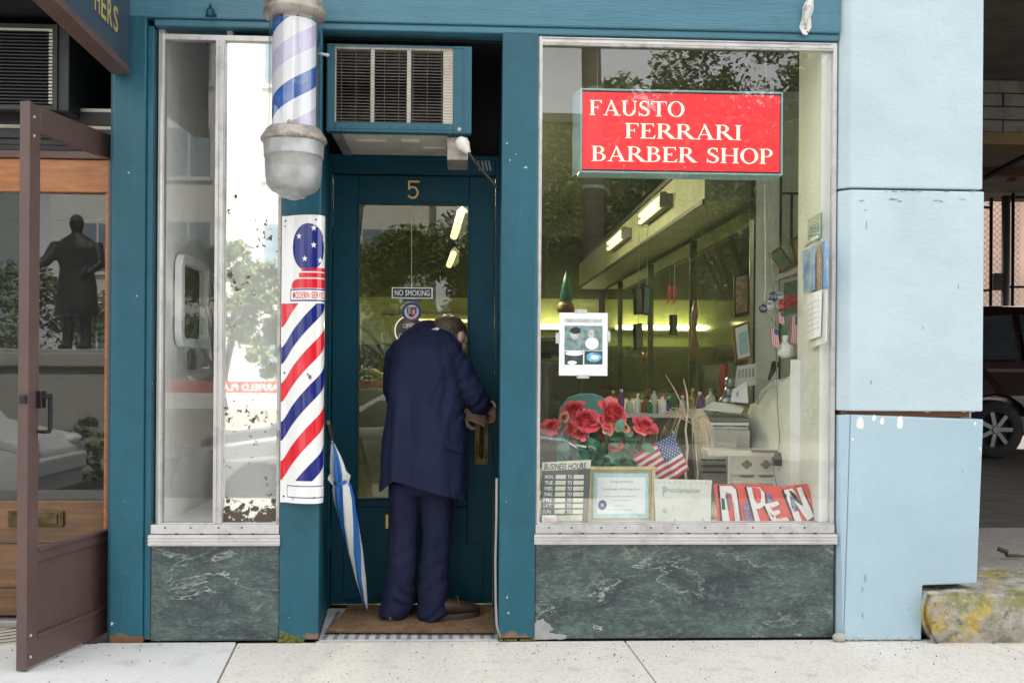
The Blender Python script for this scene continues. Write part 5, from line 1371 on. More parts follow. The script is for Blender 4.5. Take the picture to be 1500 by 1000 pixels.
for i in range(2600):        # straight hair combed back from the forehead
    a = random.uniform(0, 2*PI); t = random.uniform(.05, 2.0); dv_ = Vector((math.sin(t)*math.sin(a)*.8, math.sin(t)*math.cos(a), math.cos(t)*.92))
    if dv_.z < .0 and dv_.y > -.15: continue
    if dv_.z < -.45 or dv_.y > .7: continue
    k_ = 1.075; pts = []
    ph = Vector(dv_); stp = random.uniform(.05, .085); br_ = random.gauss(0, .12)
    for q_ in range(6):
        dn_ = ph.normalized(); pts.append(hp(ph.x*k_, ph.y*k_-.12, ph.z*k_+.25))
        tg = Vector((br_+.1*dn_.x, -.9, -.55 if ph.y < .1 else .1)); tg = (tg-dn_*tg.dot(dn_)).normalized(); ph = ph+tg*stp; ph = Vector((ph.x, ph.y, ph.z)).normalized(); ph = Vector((ph.x*.8, ph.y, ph.z*.92)) if 0 else ph*(dv_.length*.98+.0)
        k_ += random.uniform(-.004, .012)
    wv = hr*random.uniform(.0006, .0013); vs = []
    for q_, p in enumerate(pts): w2 = wv*(1-q_/5.5); vs += [p-w2, p+w2]
    b.add(vs, [(2*q_, 2*q_+2, 2*q_+3, 2*q_+1) for q_ in range(5)], 'hair_light' if random.random() < .22 else 'hair')
b.build('hair_locks', 'hair', person, kind='stuff')
b = MB()
for i in range(500):
    s = random.choice((-1, 1)); f_ = random.uniform(-.85, .15); u_ = random.uniform(-.62, -.1)
    r_ = math.sqrt(max(0, 1-(f_)**2-(u_/.92)**2))*.8*s; p = hp(r_*1.075, f_*1.075-.12, u_*1.075+.25); dn_ = (p-hp(0, -.12, .25)).normalized()
    if f_ > -.1 and u_ < -.3: continue
    tg = (-hu-hf*.5+hr*random.uniform(-.2, .2)); tg = (tg-dn_*tg.dot(dn_)).normalized(); w_ = tg.cross(dn_)*.0014; b.add([p-w_, p+w_, p+tg*.016+dn_*.003], [(0, 1, 2)])
b.build('grey_hair', 'hair_grey', person, kind='stuff')
b = MB()
for s in (-1, 1):
    b.ell(hp(s*.32, .80, -.04), hr*HS*.13, hf*HS*.08, hu*HS*.07, 'shirt', 10, 8); b.ell(hp(s*.32, .875, -.04), hr*HS*.05, hf*HS*.02, hu*HS*.05, 'ink', 8, 6)
b.build('eyes', 'shirt', person, smooth=True)
b = MB()
for s in (-1, 1): b.tube([hp(s*.16, .92, .12), hp(s*.34, .92, .17), hp(s*.52, .80, .12)], [.003, .0045, .002], n=6)
b.build('eyebrows', 'hair', person)
# shirt collar
b = MB(); cn = nk+Vector((-.008, .0, .008)); an = (hp(0, -.3, -.6)-mp(622, 530, .32)).normalized(); a1 = an.cross(Yv).normalized(); a2 = an.cross(a1).normalized()
b.loft([(cn-an*.03, a1*.062, a2*.062), (cn+an*.018, a1*.058, a2*.056), (cn+an*.030, a1*.057, a2*.055)], None, 28, cap=False)
o = b.build('shirt_collar', 'shirt', person, smooth=True); sm_ = o.modifiers.new('s', 'SOLIDIFY'); sm_.thickness = .003

# ---- jacket
jk = MB()
def ring(pxl, pxr, py, cy, ry, pw=.85, tilt=0, up=None):
    a, c_ = mp(pxl, py, MY), mp(pxr, py, MY); ce = (a+c_)/2; ce.y = cy
    return (ce, Vector(((c_.x-a.x)/2, 0, tilt)), Vector((0, ry, 0 if up is None else up)), pw)
jk.loft([ring(556, 682, 745, .275, .155, .8), ring(555.5, 684, 715, .275, .155, .8), ring(558, 684.5, 690, .272, .150, .8), ring(561, 684, 650, .265, .142, .8), ring(565, 682, 610, .262, .136, .8),
         ring(568, 678, 580, .270, .132, .8), ring(569, 674, 550, .285, .128, .8), ring(570, 674, 525, .305, .122, .8), ring(574, 672, 508, .325, .112, .85), ring(582, 665, 496, .345, .095, .9, up=.01),
         ring(592, 660, 486, .368, .08, .9, up=.02), ring(604, 652, 479, .385, .06, .9, up=.03), ring(612, 646, 474, .395, .04, .9, up=.03)], None, 36)
# shoulders
jk.ell(mp(661, 515, .315), X*.052, Yv*.085, Zv*.062, None, 18, 12)
jk.ell(mp(585, 513, .335), X*.045, Yv*.08, Zv*.055, None, 18, 12)
# right sleeve: upper arm towards viewer-right, elbow, forearm forward to the lock
def sleeve(pts, rs, n=20):
    jk.tube(pts, rs, n=n)
sleeve([mp(648, 515, .315), mp(662, 526, .30), mp(672, 543, .285), mp(682, 560, .27), mp(692, 576, .26), mp(699, 587, .28), mp(703, 592, .32), mp(707, 595, .36), mp(712, 596, .405)],
       [.066, .068, .066, .062, .060, .057, .052, .046, .041])
# left sleeve: goes down in front of the body, elbow just showing at left
sleeve([mp(592, 512, .33), mp(581, 522, .335), mp(577, 545, .35), mp(577, 570, .365), mp(583, 590, .39), mp(610, 597, .43), mp(640, 600, .44), mp(658, 601, .435)], [.055, .056, .052, .05, .052, .048, .042, .038])
ring_n = jk
me = remesh(jk, .0065, 'jacket', 9)
cutz = lambda x: .612-(x+.39)*.0  
def gauss(x, s): return math.exp(-(x/s)**2)
def fold(co):
    x, y, z = co; d = 0
    px_ = 683+x*326; py_ = 540-(z-EYE)*326
    back = max(0, min(1, (.36-y)/.12))
    # long drape folds from the shoulder blades down to the hem
    lower = max(0, min(1, (py_-560)/70))
    d += back*lower*(.010*gauss(px_-(590-.05*(py_-600)), 8)-.009*gauss(px_-(577-.04*(py_-600)), 6)-.007*gauss(px_-(606-.03*(py_-600)), 9)+.006*gauss(px_-(640+.08*(py_-600)), 14)-.004*gauss(px_-(662+.05*(py_-600)), 9))
    # pull lines from armpit to the waist
    for (ax_, ay_, bx_, by_, amp, w_) in ((655, 530, 625, 590, .008, 6), (662, 552, 650, 610, -.008, 6), (670, 575, 640, 680, .005, 8), (600, 505, 585, 560, .004, 7), (648, 500, 656, 560, -.007, 5), (640, 520, 600, 600, -.004, 9)):
        L2_ = (bx_-ax_)**2+(by_-ay_)**2; t = ((px_-ax_)*(bx_-ax_)+(py_-ay_)*(by_-ay_))/L2_
        if -.2 < t < 1.2:
            qx, qy = ax_+t*(bx_-ax_), ay_+t*(by_-ay_); dd = math.hypot(px_-qx, py_-qy); d += back*amp*gauss(dd, w_)*math.sin(PI*min(1, max(0, (t+.2)/1.4)))
    # sleeve creases
    if px_ > 668:
        wv = noise.noise(Vector((px_*.035, py_*.035, 1)))*4; s_ = (px_-668)*.85+(py_-530)*.9
        am = .4+.6*max(0, noise.noise(Vector((px_*.05, py_*.05, 7)))*2+.4)
        d += .0036*am*math.sin(s_*.3+wv)*min(1, (px_-668)/8)*(1 if py_ < 615 else .3)+.0025*noise.noise(Vector((px_*.09+py_*.03, py_*.05, 3)))
    d += noise.noise(Vector((x*14, y*14, z*6)))*.006+noise.noise(Vector((x*40, y*40, z*22)))*.0016
    return d
me.update()
nn_ = [v.normal.copy() for v in me.vertices]
for v, n_ in zip(me.vertices, nn_):
    v.co += n_*fold(v.co)*1.6
bm = bmesh.new(); bm.from_mesh(me)
pl_ = mp(556, 711, MY); pr_ = mp(684, 727, MY); dd = (pr_-pl_).normalized(); nr_ = Vector((-dd.z, 0, dd.x))
if nr_.z < 0: nr_ = -nr_
nr_ = (nr_+Vector((0, .02, 0))).normalized()
def cut(bm, xa, xb, p, q):
    # trim the cloth below the line p-q for xa < x < xb
    d_ = (q-p).normalized(); n_ = Vector((-d_.z, 0, d_.x)); n_ = n_ if n_.z > 0 else -n_
    for xx in (xa, xb):
        if xx is not None: bmesh.ops.bisect_plane(bm, geom=bm.verts[:]+bm.edges[:]+bm.faces[:], plane_co=Vector((xx, 0, 0)), plane_no=Vector((1, 0, 0)))
    fs_ = [f for f in bm.faces if (xa is None or f.calc_center_median().x > xa) and (xb is None or f.calc_center_median().x < xb)]
    ge = set(fs_); [ge.update(f.edges) for f in fs_]; [ge.update(f.verts) for f in fs_]
    bmesh.ops.bisect_plane(bm, geom=list(ge), plane_co=p, plane_no=n_, clear_inner=True)
xv = mp(579, 700).x
cut(bm, None, xv, mp(556, 719), mp(579, 699)); cut(bm, xv, None, mp(579, 698), mp(684, 729))
lo_ = [f for f in bm.faces if f.calc_center_median().z < mp(600, 733).z]; bmesh.ops.delete(bm, geom=lo_, context='FACES')
# hem: curl the loose edge a little
bm.to_mesh(me); bm.free()
jacket = place_mesh(me, 'jacket', 'navy', person, foot_c)
sm_ = jacket.modifiers.new('s', 'SOLIDIFY'); sm_.thickness = .004; sm_.offset = -1
# surface lookup so details sit on the cloth
from mathutils.bvhtree import BVHTree
bm = bmesh.new(); bm.from_mesh(jacket.data); bm.transform(Matrix.Translation(foot_c)); bvh = BVHTree.FromBMesh(bm); bm.free()
def on_cloth(px_, py_, off=.003):  # nearest cloth along the view of a photo point
    d = ray(px_, py_).normalized(); h = bvh.ray_cast(Vector((0, -DIST, EYE)), d)
    if h[0] is None: return mp(px_, py_, .19)
    return h[0]-d*off
def cloth_patch(poly_fn, nu, nv, off):
    vs = [on_cloth(*poly_fn(i/nu, j/nv), off=off(i/nu, j/nv) if callable(off) else off) for i in range(nu+1) for j in range(nv+1)]
    fs = [(i*(nv+1)+j, (i+1)*(nv+1)+j, (i+1)*(nv+1)+j+1, i*(nv+1)+j+1) for i in range(nu) for j in range(nv)]; return vs, fs
# pocket flap
def quad(a, b_, c_, d_): return lambda u, v: ((a[0]*(1-u)+b_[0]*u)*(1-v)+(d_[0]*(1-u)+c_[0]*u)*v, (a[1]*(1-u)+b_[1]*u)*(1-v)+(d_[1]*(1-u)+c_[1]*u)*v)
vs, fs = cloth_patch(quad((650, 643), (681, 652), (681, 665), (656, 657)), 10, 5, lambda u, v: .003+.010*v)
o = MB().add(vs, fs).build('pocket_flap', 'navy', person, smooth=True); s_ = o.modifiers.new('s', 'SOLIDIFY'); s_.thickness = .004
# vent edge and seams (thin welts)
def welt(pts, r, off=.001): 
    P_ = []
    for (a, b_), (c_, d_) in zip(pts[:-1], pts[1:]):
        for t in range(8): P_.append(on_cloth(a+(c_-a)*t/8, b_+(d_-b_)*t/8, off))
    P_.append(on_cloth(*pts[-1], off)); return P_
b = MB(); b.tube(welt([(667, 505), (661, 520), (656, 545), (656, 560)], .001, .0), .0016, n=5); b.tube(welt([(622, 492), (616, 560), (606, 640)], .001, -.0005), .0011, n=5)
b.build('seam', 'navy_trouser', person)
# collar of the jacket
b = MB(); P_ = []
for i in range(15):
    a = rad(-20+i*15.5); P_.append(a)
V = []; cc_ = mp(634, 486, .385)
for i in range(21):
    a = PI+rad(-38)+rad(256)*i/20
    for (r_, h_) in ((.060, .022), (.067, .026), (.080, .006), (.096, -.018)):
        w_ = Vector((math.cos(a)*r_*1.0, math.sin(a)*r_*.78, 0)); rr_ = 1
        V.append(cc_+Vector((w_.x, w_.y+h_*.4, h_+.28*w_.y-.18*w_.x)))
Fq = [(i*4+j, (i+1)*4+j, (i+1)*4+j+1, i*4+j+1) for i in range(20) for j in range(3)]
o = b.add(V, Fq).build('jacket_collar', 'navy', person, smooth=True); s_ = o.modifiers.new('s', 'SOLIDIFY'); s_.thickness = .004; s_ = o.modifiers.new('ss', 'SUBSURF'); s_.levels = 1; s_.render_levels = 1

# ---- trousers
tr_ = MB()
def lr(pxl, pxr, py, cy, ry, pw=.85):
    a, c_ = mp(pxl, py, MY), mp(pxr, py, MY); ce = (a+c_)/2; ce.y = cy; return (ce, Vector(((c_.x-a.x)/2, 0, 0)), Vector((0, ry, 0)), pw)
tr_.loft([lr(572, 660, 660, .28, .09), lr(571, 662, 690, .28, .10), lr(570, 664, 712, .28, .105), lr(573, 661, 722, .28, .09)], None, 32)
tr_.loft([lr(569, 616, 705, .285, .10), lr(570, 615, 735, .283, .095), lr(570, 613, 760, .28, .085), lr(569, 611, 800, .275, .078), lr(567, 609, 840, .28, .075), lr(561, 607, 865, .285, .077), lr(555, 606, 884, .29, .082), lr(554.5, 600, 896, .29, .082), lr(558, 596, 905, .295, .075)], None, 28)
tr_.loft([lr(614, 665, 705, .285, .10), lr(616, 664, 735, .285, .095), lr(617, 662, 760, .285, .088), lr(617, 660, 800, .28, .082), lr(614, 658, 840, .28, .08), lr(612, 657, 865, .28, .082), lr(611, 657, 884, .275, .085), lr(613, 652, 900, .27, .085), lr(616, 648, 909, .27, .08)], None, 28)
me = remesh(tr_, .006, 'trousers', 7)
def tfold(co):
    x, y, z = co; px_ = 683+x*326; py_ = 540-(z-EYE)*326; d = 0
    lo = max(0, min(1, (py_-838)/25)); 
    if px_ < 611: s_ = (py_-.55*(px_-555)); cx_ = 587
    else: s_ = (py_+.45*(px_-612)); cx_ = 638
    wv = noise.noise(Vector((px_*.03, py_*.03, 2)))*5; d += lo*.009*(.5+.9*max(-.3, noise.noise(Vector((px_*.06, py_*.05, 5)))+.2))*math.sin(s_*.2+wv)
    d += .006*noise.noise(Vector((px_*.05+py_*.03, py_*.022, 9)))
    up_ = max(0, min(1, (835-py_)/40))
    d += .005*gauss(px_-cx_-(py_-780)*.03, 4)*up_-.003*gauss(px_-cx_-12, 6)*up_
    kn_ = gauss(py_-812, 16); d += kn_*.0045*math.sin((py_+px_*.7)*.22)
    d += noise.noise(Vector((x*16, y*16, z*6)))*.006+noise.noise(Vector((x*45, y*45, z*30)))*.0015
    return d
nn_ = [v.normal.copy() for v in me.vertices]
for v, n_ in zip(me.vertices, nn_): v.co += n_*tfold(v.co)*.8
bm = bmesh.new(); bm.from_mesh(me); 
xm_ = mp(609, 880).x
cut(bm, None, xm_, mp(556, 896), mp(606, 904)); cut(bm, xm_, None, mp(612, 908), mp(658, 894))
bm.to_mesh(me); bm.free(); trousers = place_mesh(me, 'trousers', 'navy_trouser', person, foot_c)
sm_ = trousers.modifiers.new('s', 'SOLIDIFY'); sm_.thickness = .003; sm_.offset = -1
# ---- shoes
def shoe(heel, dirv, L_, sc=1.0):
    d = Vector((dirv[0], dirv[1], 0)).normalized(); s_ = Vector((-d.y, d.x, 0)); up_ = Zv
    sole = MB(); n_ = 30; bot = []
    for i in range(n_):
        a = 2*PI*i/n_; f_ = math.cos(a); w_ = math.sin(a)
        wd = .040+.008*max(0, f_)-(.006 if f_ < 0 else 0); bot.append((f_*L_/2, w_*wd*(1 if abs(f_) < .75 else .95)))
    c = heel+d*L_*.42; z0 = .0305-c.z
    sole.add([c+d*f_+s_*w_+up_*z0 for f_, w_ in bot]+[c+d*f_*1.02+s_*w_*1.04+up_*(z0+.022+.006*max(0, f_/L_*2)**2) for f_, w_ in bot], [list(range(n_))[::-1], list(range(n_, 2*n_))]+[(i, (i+1) % n_, n_+(i+1) % n_, n_+i) for i in range(n_)])
    o1 = sole.build('sole', 'sole', person, bevel=.003)
    up = MB(); R2 = []
    for f_, w_, h_ in ((-.46, .55, .6), (-.40, .85, .95), (-.25, .93, 1.0), (-.05, .93, .95), (.12, .98, .8), (.28, 1.0, .62), (.40, .85, .5), (.47, .5, .36), (.495, .15, .2)):
        R2.append((c+d*L_*f_+up_*(z0+.02+.036*h_), s_*.043*w_, up_*.038*h_, .8))
    up.loft(R2, None, 20); up.build('shoe', 'shoe', person, smooth=True)
    w2 = MB(); w2.tube([c+d*L_*.1+s_*.044*math.cos(a)+up_*(z0+.03+.065*math.sin(a)**.8*1.0) for a in [PI*i/12+.001 for i in range(12)]], .0022, n=5); w2.build('shoe_stitching', 'rust', person)
shoe(mp(623, 900, .235), (.93, .30), .275)
shoe(mp(573, 902, .225), (.25, .95), .27)
# left shoe heel peeks out: nothing more needed
b = MB(); kp = mp(706, 617, .50); b.lathe([(.012, 0), (.012, -.003)], kp, n=12, ax='y'); b.box(kp.x-.003, kp.x+.003, kp.y-.002, kp.y+.04, kp.z-.002, kp.z+.002); b.build('door_key', 'galv', label='small silver key held at the door lock', cat='key')

# ================================================================== RED SIGN with serif letters
SY = .052
x0, x1, z0, z1 = rc(850, 132, 1147, 255, SY)
rs_ = thing('shop_sign', 'red hanging lightbox sign reading FAUSTO FERRARI BARBER SHOP in cream serif capitals', 'sign', ((x0+x1)/2, SY, z0))
fr = frame_mb(x0, x1, z0, z1, SY, SY+.03, .008); fr.build('frame', 'sign_frame', rs_, bevel=.002)
MB().box(x0-.0, x1, SY+.03, SY+.12, z0, z1).build('casing', 'sign_frame', rs_, bevel=.004)
MB().prism([(x0-.0005, SY+.004, z0+.006), (x0-.024, SY+.09, z0-.004), (x0-.024, SY+.09, z1+.0), (x0-.0005, SY+.004, z1-.004)], (.001, .002, 0)).build('side_flange', 'sign_frame', rs_)
MB().box(x0+.008, x1-.008, SY+.010, SY+.02, z0+.008, z1-.008).build('black_border', 'ink', rs_)
MB().box(x0+.010, x1-.012, SY+.007, SY+.0095, z0+.016, z1-.014).build('face', 'sign_red', rs_)
class G:
    def __init__(s): s.p = []
    def r(s, x0, y0, x1, y1): s.p.append([(x0, y0), (x1, y0), (x1, y1), (x0, y1)])
    def q(s, *p): s.p.append(list(p))
    def ser(s, xa, xb, y, up=1, t=.05): s.q((xa, y), (xb, y), (xb-.02, y+up*t), (xa+.02, y+up*t))
    def stem(s, x, w=.17, y0=0, y1=1, e=.085):
        s.r(x, y0, x+w, y1)
        if y0 == 0: s.ser(x-e, x+w+e, 0)
        if y1 == 1: s.ser(x-e, x+w+e, 1, -1)
    def arc(s, cx, cy, rx, ry, a0, a1, tx=.17, ty=.06, n=14):
        pr = None
        for i in range(n+1):
            a = rad(a0+(a1-a0)*i/n); ca, sa = math.cos(a), math.sin(a)
            o_ = (cx+rx*ca, cy+ry*sa); i_ = (cx+(rx-tx)*ca, cy+(ry-ty)*sa)
            if pr: s.p.append([pr[0], o_, i_, pr[1]])
            pr = (o_, i_)
def gl_(c):
    g = G()
    if c == 'F' or c == 'E':
        g.stem(.1); g.r(.27, .945, .68, 1); g.q((.60, 1), (.70, 1), (.70, .74), (.66, .82)); g.r(.27, .49, .5, .55); g.q((.47, .64), (.51, .64), (.51, .4), (.47, .4)); w = .74
        if c == 'E': g.r(.27, 0, .70, .055); g.q((.62, 0), (.75, 0), (.78, .28), (.73, .2)); w = .8
    elif c == 'A':
        g.q((.10, 0), (.17, 0), (.50, .98), (.46, 1.02)); g.q((.40, 1.02), (.50, 1.02), (.90, 0), (.70, 0)); g.r(.24, .30, .68, .36); g.ser(.0, .28, 0); g.ser(.58, 1.0, 0); w = .97
    elif c == 'U':
        g.r(.12, .33, .28, 1); g.ser(.02, .38, 1, -1); g.r(.76, .33, .82, 1); g.ser(.66, .92, 1, -1); g.arc(.47, .35, .35, .37, 180, 360, .16, .08, 18); g.q((.76, .33), (.82, .33), (.82, .40), (.76, .40)); w = .93
    elif c == 'S':
        g.arc(.36, .745, .28, .275, 40, 270, .13, .07, 16); g.arc(.36, .26, .31, .275, -150, 90, .15, .07, 16); g.q((.20, .60), (.30, .68), (.56, .44), (.46, .34)); g.q((.54, .74), (.60, .74), (.60, 1.0), (.55, 1.0)); g.q((.05, .28), (.10, .28), (.10, 0), (.05, 0)); w = .7
    elif c == 'T':
        g.stem(.36, y1=.95); g.r(.04, .945, .86, 1); g.q((.02, .74), (.06, .82), (.10, 1), (.02, 1)); g.q((.88, .74), (.84, .82), (.80, 1), (.88, 1)); w = .88
    elif c == 'O':
        g.arc(.5, .5, .47, .53, 0, 360, .17, .06, 32); w = .99
    elif c in 'RBP':
        g.stem(.1)
        if c == 'P': g.arc(.38, .72, .32, .28, -90, 90, .16, .055, 14); g.r(.27, .945, .40, 1); g.r(.27, .44, .40, .495); w = .74
        if c == 'R': g.arc(.38, .74, .31, .26, -90, 90, .16, .055, 14); g.r(.27, .945, .40, 1); g.r(.27, .48, .42, .535); g.q((.32, .49), (.50, .51), (.95, .02), (.88, 0), (.72, 0)); g.ser(.70, 1.0, 0, 1, .04); w = .95
        if c == 'B': g.arc(.38, .76, .28, .24, -90, 90, .15, .055, 14); g.arc(.40, .28, .34, .28, -90, 90, .16, .055, 14); g.r(.27, .945, .40, 1); g.r(.27, .51, .42, .565); g.r(.27, 0, .42, .055); w = .8
    elif c == 'H':
        g.stem(.1); g.stem(.72); g.r(.27, .475, .72, .53); w = .98
    elif c == 'I':
        g.stem(.1); w = .38
    elif c == ' ': w = .42
    else: w = .5
    return g.p, w
def serif_line(b, txt, xa, xb, za, zb, Y, sp=.03):
    tot = sum(gl_(c)[1]+sp for c in txt); sx = (xb-xa)/tot; x = xa; k_ = 0
    for c in txt:
        ps_, w = gl_(c)
        for i, pl2 in enumerate(ps_):
            off = .0001*(i % 24); b.add([(x+p[0]*sx, Y-off, za+p[1]*(zb-za)) for p in pl2], [list(range(len(pl2)))])
        x += (w+sp)*sx
b = MB()
for txt, a in (('FAUSTO', (863, 148, 1004, 170)), ('FERRARI', (915, 182, 1088, 204)), ('BARBER SHOP', (866, 216, 1134, 238))):
    xa, xb, za, zb_ = rc(*a, SY+.005); serif_line(b, txt, xa, xb, za, zb_, SY+.0062)
b.build('lettering', 'sign_cream', rs_)
for px_ in (875, 1122):
    MB().tube([at(px_, 132, SY+.06), at(px_, 66, SY+.06)], .0012, n=5).build('hanging_wire', 'cord_grey', rs_)
# ================================================================== THINGS IN THE DISPLAY WINDOW
GY = .040; PGY = .028
def sheet_thing(name, label, cat, px, Y, m='paper', dy=.003, lean=0):
    x0, x1, z0, z1 = rc(*px, Y); t = thing(name, label, cat, ((x0+x1)/2, Y, z0)); MB().box(x0, x1, Y, Y+dy, z0, z1).build('sheet', m, t); return t, x0, x1, z0, z1
# taped poster with photo
t, x0, x1, z0, z1 = sheet_thing('poster', 'white taped poster with printed photos on the display window glass', 'poster', (819, 458, 890, 550), .028, dy=.001)
def sub(nm, px, m, off, p=None, Y=PGY):
    a, b_, c_, d_ = rc(*px, Y); return MB().box(a, b_, Y-off, Y-off+.0004, c_, d_).build(nm, m, p or t)
sub('header_strip', (827, 467, 882, 472), 'photo_light', .0008); sub('photo', (827, 477, 882.5, 513), 'photo_teal', .0008); sub('photo', (827, 515, 854, 534), 'photo_dark', .0008); sub('photo', (856, 514, 882.5, 533.5), 'photo_dark', .0008)
b = MB(); 
def disc(b, px, py, rx, ry, off, m=None, Y=PGY, n=18, rot=0):
    c = at(px, py, Y); vs = []
    for i in range(n):
        a = 2*PI*i/n; x, z = rx/345*math.cos(a), ry/345*math.sin(a); x, z = x*math.cos(rot)-z*math.sin(rot), x*math.sin(rot)+z*math.cos(rot); vs.append((c.x+x, Y-off, c.z+z))
    b.add(vs, [list(range(n))], m)
disc(b, 842, 489, 7, 8, .0012, 'photo_light'); disc(b, 843, 484, 8, 5, .0014, 'ink'); disc(b, 840, 505, 14, 8, .0011, 'photo_teal'); disc(b, 866, 489, 5, 6, .0012, 'photo_light'); disc(b, 867, 503, 10, 9, .0012, 'paper'); disc(b, 870, 523, 11, 7, .0012, 'photo_blue'); disc(b, 871, 523, 6, 3.5, .0014, 'paper'); disc(b, 841, 517.5, 13, 3.5, .0012, 'paper'); disc(b, 838, 531, 7, 3, .0013, 'paper')
b.build('photo_subjects', 'paper', t)
for px in ((842, 453, 860, 459), (814, 487, 820, 503), (889, 485, 894, 501), (845, 549, 863, 554)):
    a, b_, c_, d_ = rc(*px, PGY); MB().box(a, b_, PGY-.0012, PGY-.0006, c_, d_).build('tape', 'photo_light', t)

# business hours sign
x0, x1, z0, z1 = rc(794, 675, 866, 768, GY+.01); Y = GY+.012
t = thing('hours_sign', 'black BUSINESS HOURS board with cream slots leaning in the window corner', 'sign', ((x0+x1)/2, Y, z0))
def slant(px): return at(px[0], px[1], Y)
MB().prism([at(794, 677, Y), at(866, 673, Y), at(861, 768, Y), at(793, 768, Y)], (0, .003, 0)).build('board', 'hours_dark', t)
MB().prism([at(794, 677, Y-.0006), at(866, 673, Y-.0006), at(865, 686, Y-.0006), at(794, 689, Y-.0006)], (0, .0004, 0)).build('header_band', 'hours_cream', t)
MB().prism([at(799, 755, Y-.0006), at(853, 754, Y-.0006), at(853, 763, Y-.0006), at(799, 763, Y-.0006)], (0, .0004, 0)).build('blank_slot', 'hours_cream', t)
b = MB(); c1, c2 = at(797, 688, Y), at(858, 677, Y); text_on(b, 'BUSINESS HOURS', lambda u, v: (c1.x+(c2.x-c1.x)*u+.003*v, Y-.0013, c1.z+.001+.004*u+(c2.z-c1.z-.006)*v)); b.build('heading', 'ink', t)
b = MB(); b2 = MB()
for i, dn in enumerate(('MON.', 'TUE.', 'WED.', 'THU.', 'FRI.', 'SAT.', 'SUN.')):
    yy = 698+i*8.5; o = -i*.6
    text_rect(b, dn, at(798+o, yy, Y).x, at(811+o, yy, Y).x, at(800, yy+2.6, Y).z, at(800, yy-2.6, Y).z, Y-.0008, shear=.15)
    text_rect(b, 'TO', at(831+o*.3, yy, Y).x, at(837.5+o*.3, yy, Y).x, at(800, yy+2.6, Y).z, at(800, yy-2.6, Y).z, Y-.0008, shear=.15)
    for pa, pb in ((813.5, 828.5), (840, 855)):
        a, b_, c_, d_ = rc(pa+o*.5, yy-3, pb+o*.5, yy+3, Y); b2.prism([(a, Y-.0008, c_), (b_, Y-.0008, c_), (b_+.002, Y-.0008, d_), (a+.002, Y-.0008, d_)], (0, .0004, 0))
b.build('lettering', 'paper', t); b2.build('time_slots', 'hours_cream', t)
# price tag
t, x0, x1, z0, z1 = sheet_thing('price_card', 'small white card with faint red digits in the lower left window corner', 'card', (794, 754, 815, 768), GY-.004, dy=.001)
b = MB(); text_rect(b, '9601', x0+.008, x1-.008, z0+.012, z1-.01, GY-.0055); b.build('digits', mat('faint_red', (.75, .45, .45), .6).name, t)

# framed certificate
Y = .10; A = [at(861, 683, Y+.05), at(960, 683, Y+.05), at(959, 768, Y), at(859, 768, Y)]
t = thing('certificate', 'gilt framed certificate with rope border and blue seal in the window', 'picture frame', ((A[2]+A[3])/2))
def bil(A, u, v, off=0):   # u right, v down
    p = A[0].lerp(A[1], u).lerp(A[3].lerp(A[2], u), v); n_ = (A[1]-A[0]).cross(A[3]-A[0]).normalized()
    if n_.y > 0: n_ = -n_
    return p+n_*off
def pframe(b, A, u0, u1, v0, v1, wu, wv, lo, hi, m=None):
    for (a, c_, d_, e_) in ((u0, u1, v0, v0+wv), (u0, u1, v1-wv, v1), (u0, u0+wu, v0+wv, v1-wv), (u1-wu, u1, v0+wv, v1-wv)):
        q_ = [(a, d_), (c_, d_), (c_, e_), (a, e_)]; b.add([bil(A, *x, lo) for x in q_]+[bil(A, *x, hi) for x in q_], [(0, 1, 2, 3), (7, 6, 5, 4), (0, 4, 5, 1), (1, 5, 6, 2), (2, 6, 7, 3), (3, 7, 4, 0)], m)
    return b
def prect(A, u0, u1, v0, v1, off, m=None, b=None, th=.0005):
    b = b or MB(); q_ = [(u0, v0), (u1, v0), (u1, v1), (u0, v1)]; b.add([bil(A, *x, off-th) for x in q_]+[bil(A, *x, off) for x in q_], [(0, 1, 2, 3), (7, 6, 5, 4), (0, 4, 5, 1), (1, 5, 6, 2), (2, 6, 7, 3), (3, 7, 4, 0)], m); return b
b = pframe(MB(), A, 0, 1, 0, 1, .055, .065, -.01, .008); pframe(b, A, .085, .915, .1, .9, .015, .02, -.008, .004); b.build('frame', 'gilt', t, bevel=.0015)
b = MB(); nR = 60
def rope(p, q, n_): 
    for i in range(n_): b.ell(p.lerp(q, (i+.5)/n_), (q-p)/n_*.62+Vector((0, 0, .0012 if abs((q-p).x) > .05 else 0)), Vector((0, .0035, 0)), Vector((0, 0, .0035)) if abs((q-p).x) > .05 else Vector((.0035, 0, 0)), None, 6, 4)
c_ = [bil(A, .07, .082, .003), bil(A, .93, .082, .003), bil(A, .93, .918, .003), bil(A, .07, .918, .003)]
for i in range(4): rope(c_[i], c_[(i+1) % 4], 40 if i % 2 == 0 else 34)
b.build('rope_border', 'stick_rope', t, kind='stuff', smooth=True)
prect(A, .05, .95, .06, .94, -.002, th=.004).build('mount', 'gilt', t)
prect(A, .1, .9, .12, .88, .0006, th=.001).build('blue_border', 'cert_blue', t); prect(A, .145, .855, .19, .81, .0012).build('sheet', 'paper', t)
b = MB()
def ptext(b, A, s, u0, u1, v0, v1, off): text_on(b, s, lambda u, v: bil(A, u0+(u1-u0)*u, v1+(v0-v1)*v, off))
ptext(b, A, 'Congratulations', .33, .67, .24, .29, .0018); ptext(b, A, 'Certificate of Recognition', .22, .78, .37, .42, .0018)
for (u0, u1, v0) in ((.27, .73, .51), (.36, .64, .58), (.42, .58, .67), (.3, .7, .74)):
    for k_ in range(int((u1-u0)/.035)): prect(A, u0+k_*.035, u0+k_*.035+random.uniform(.018, .03), v0, v0+.012, .0018, b=b)
b.build('lettering', 'ink_grey', t)
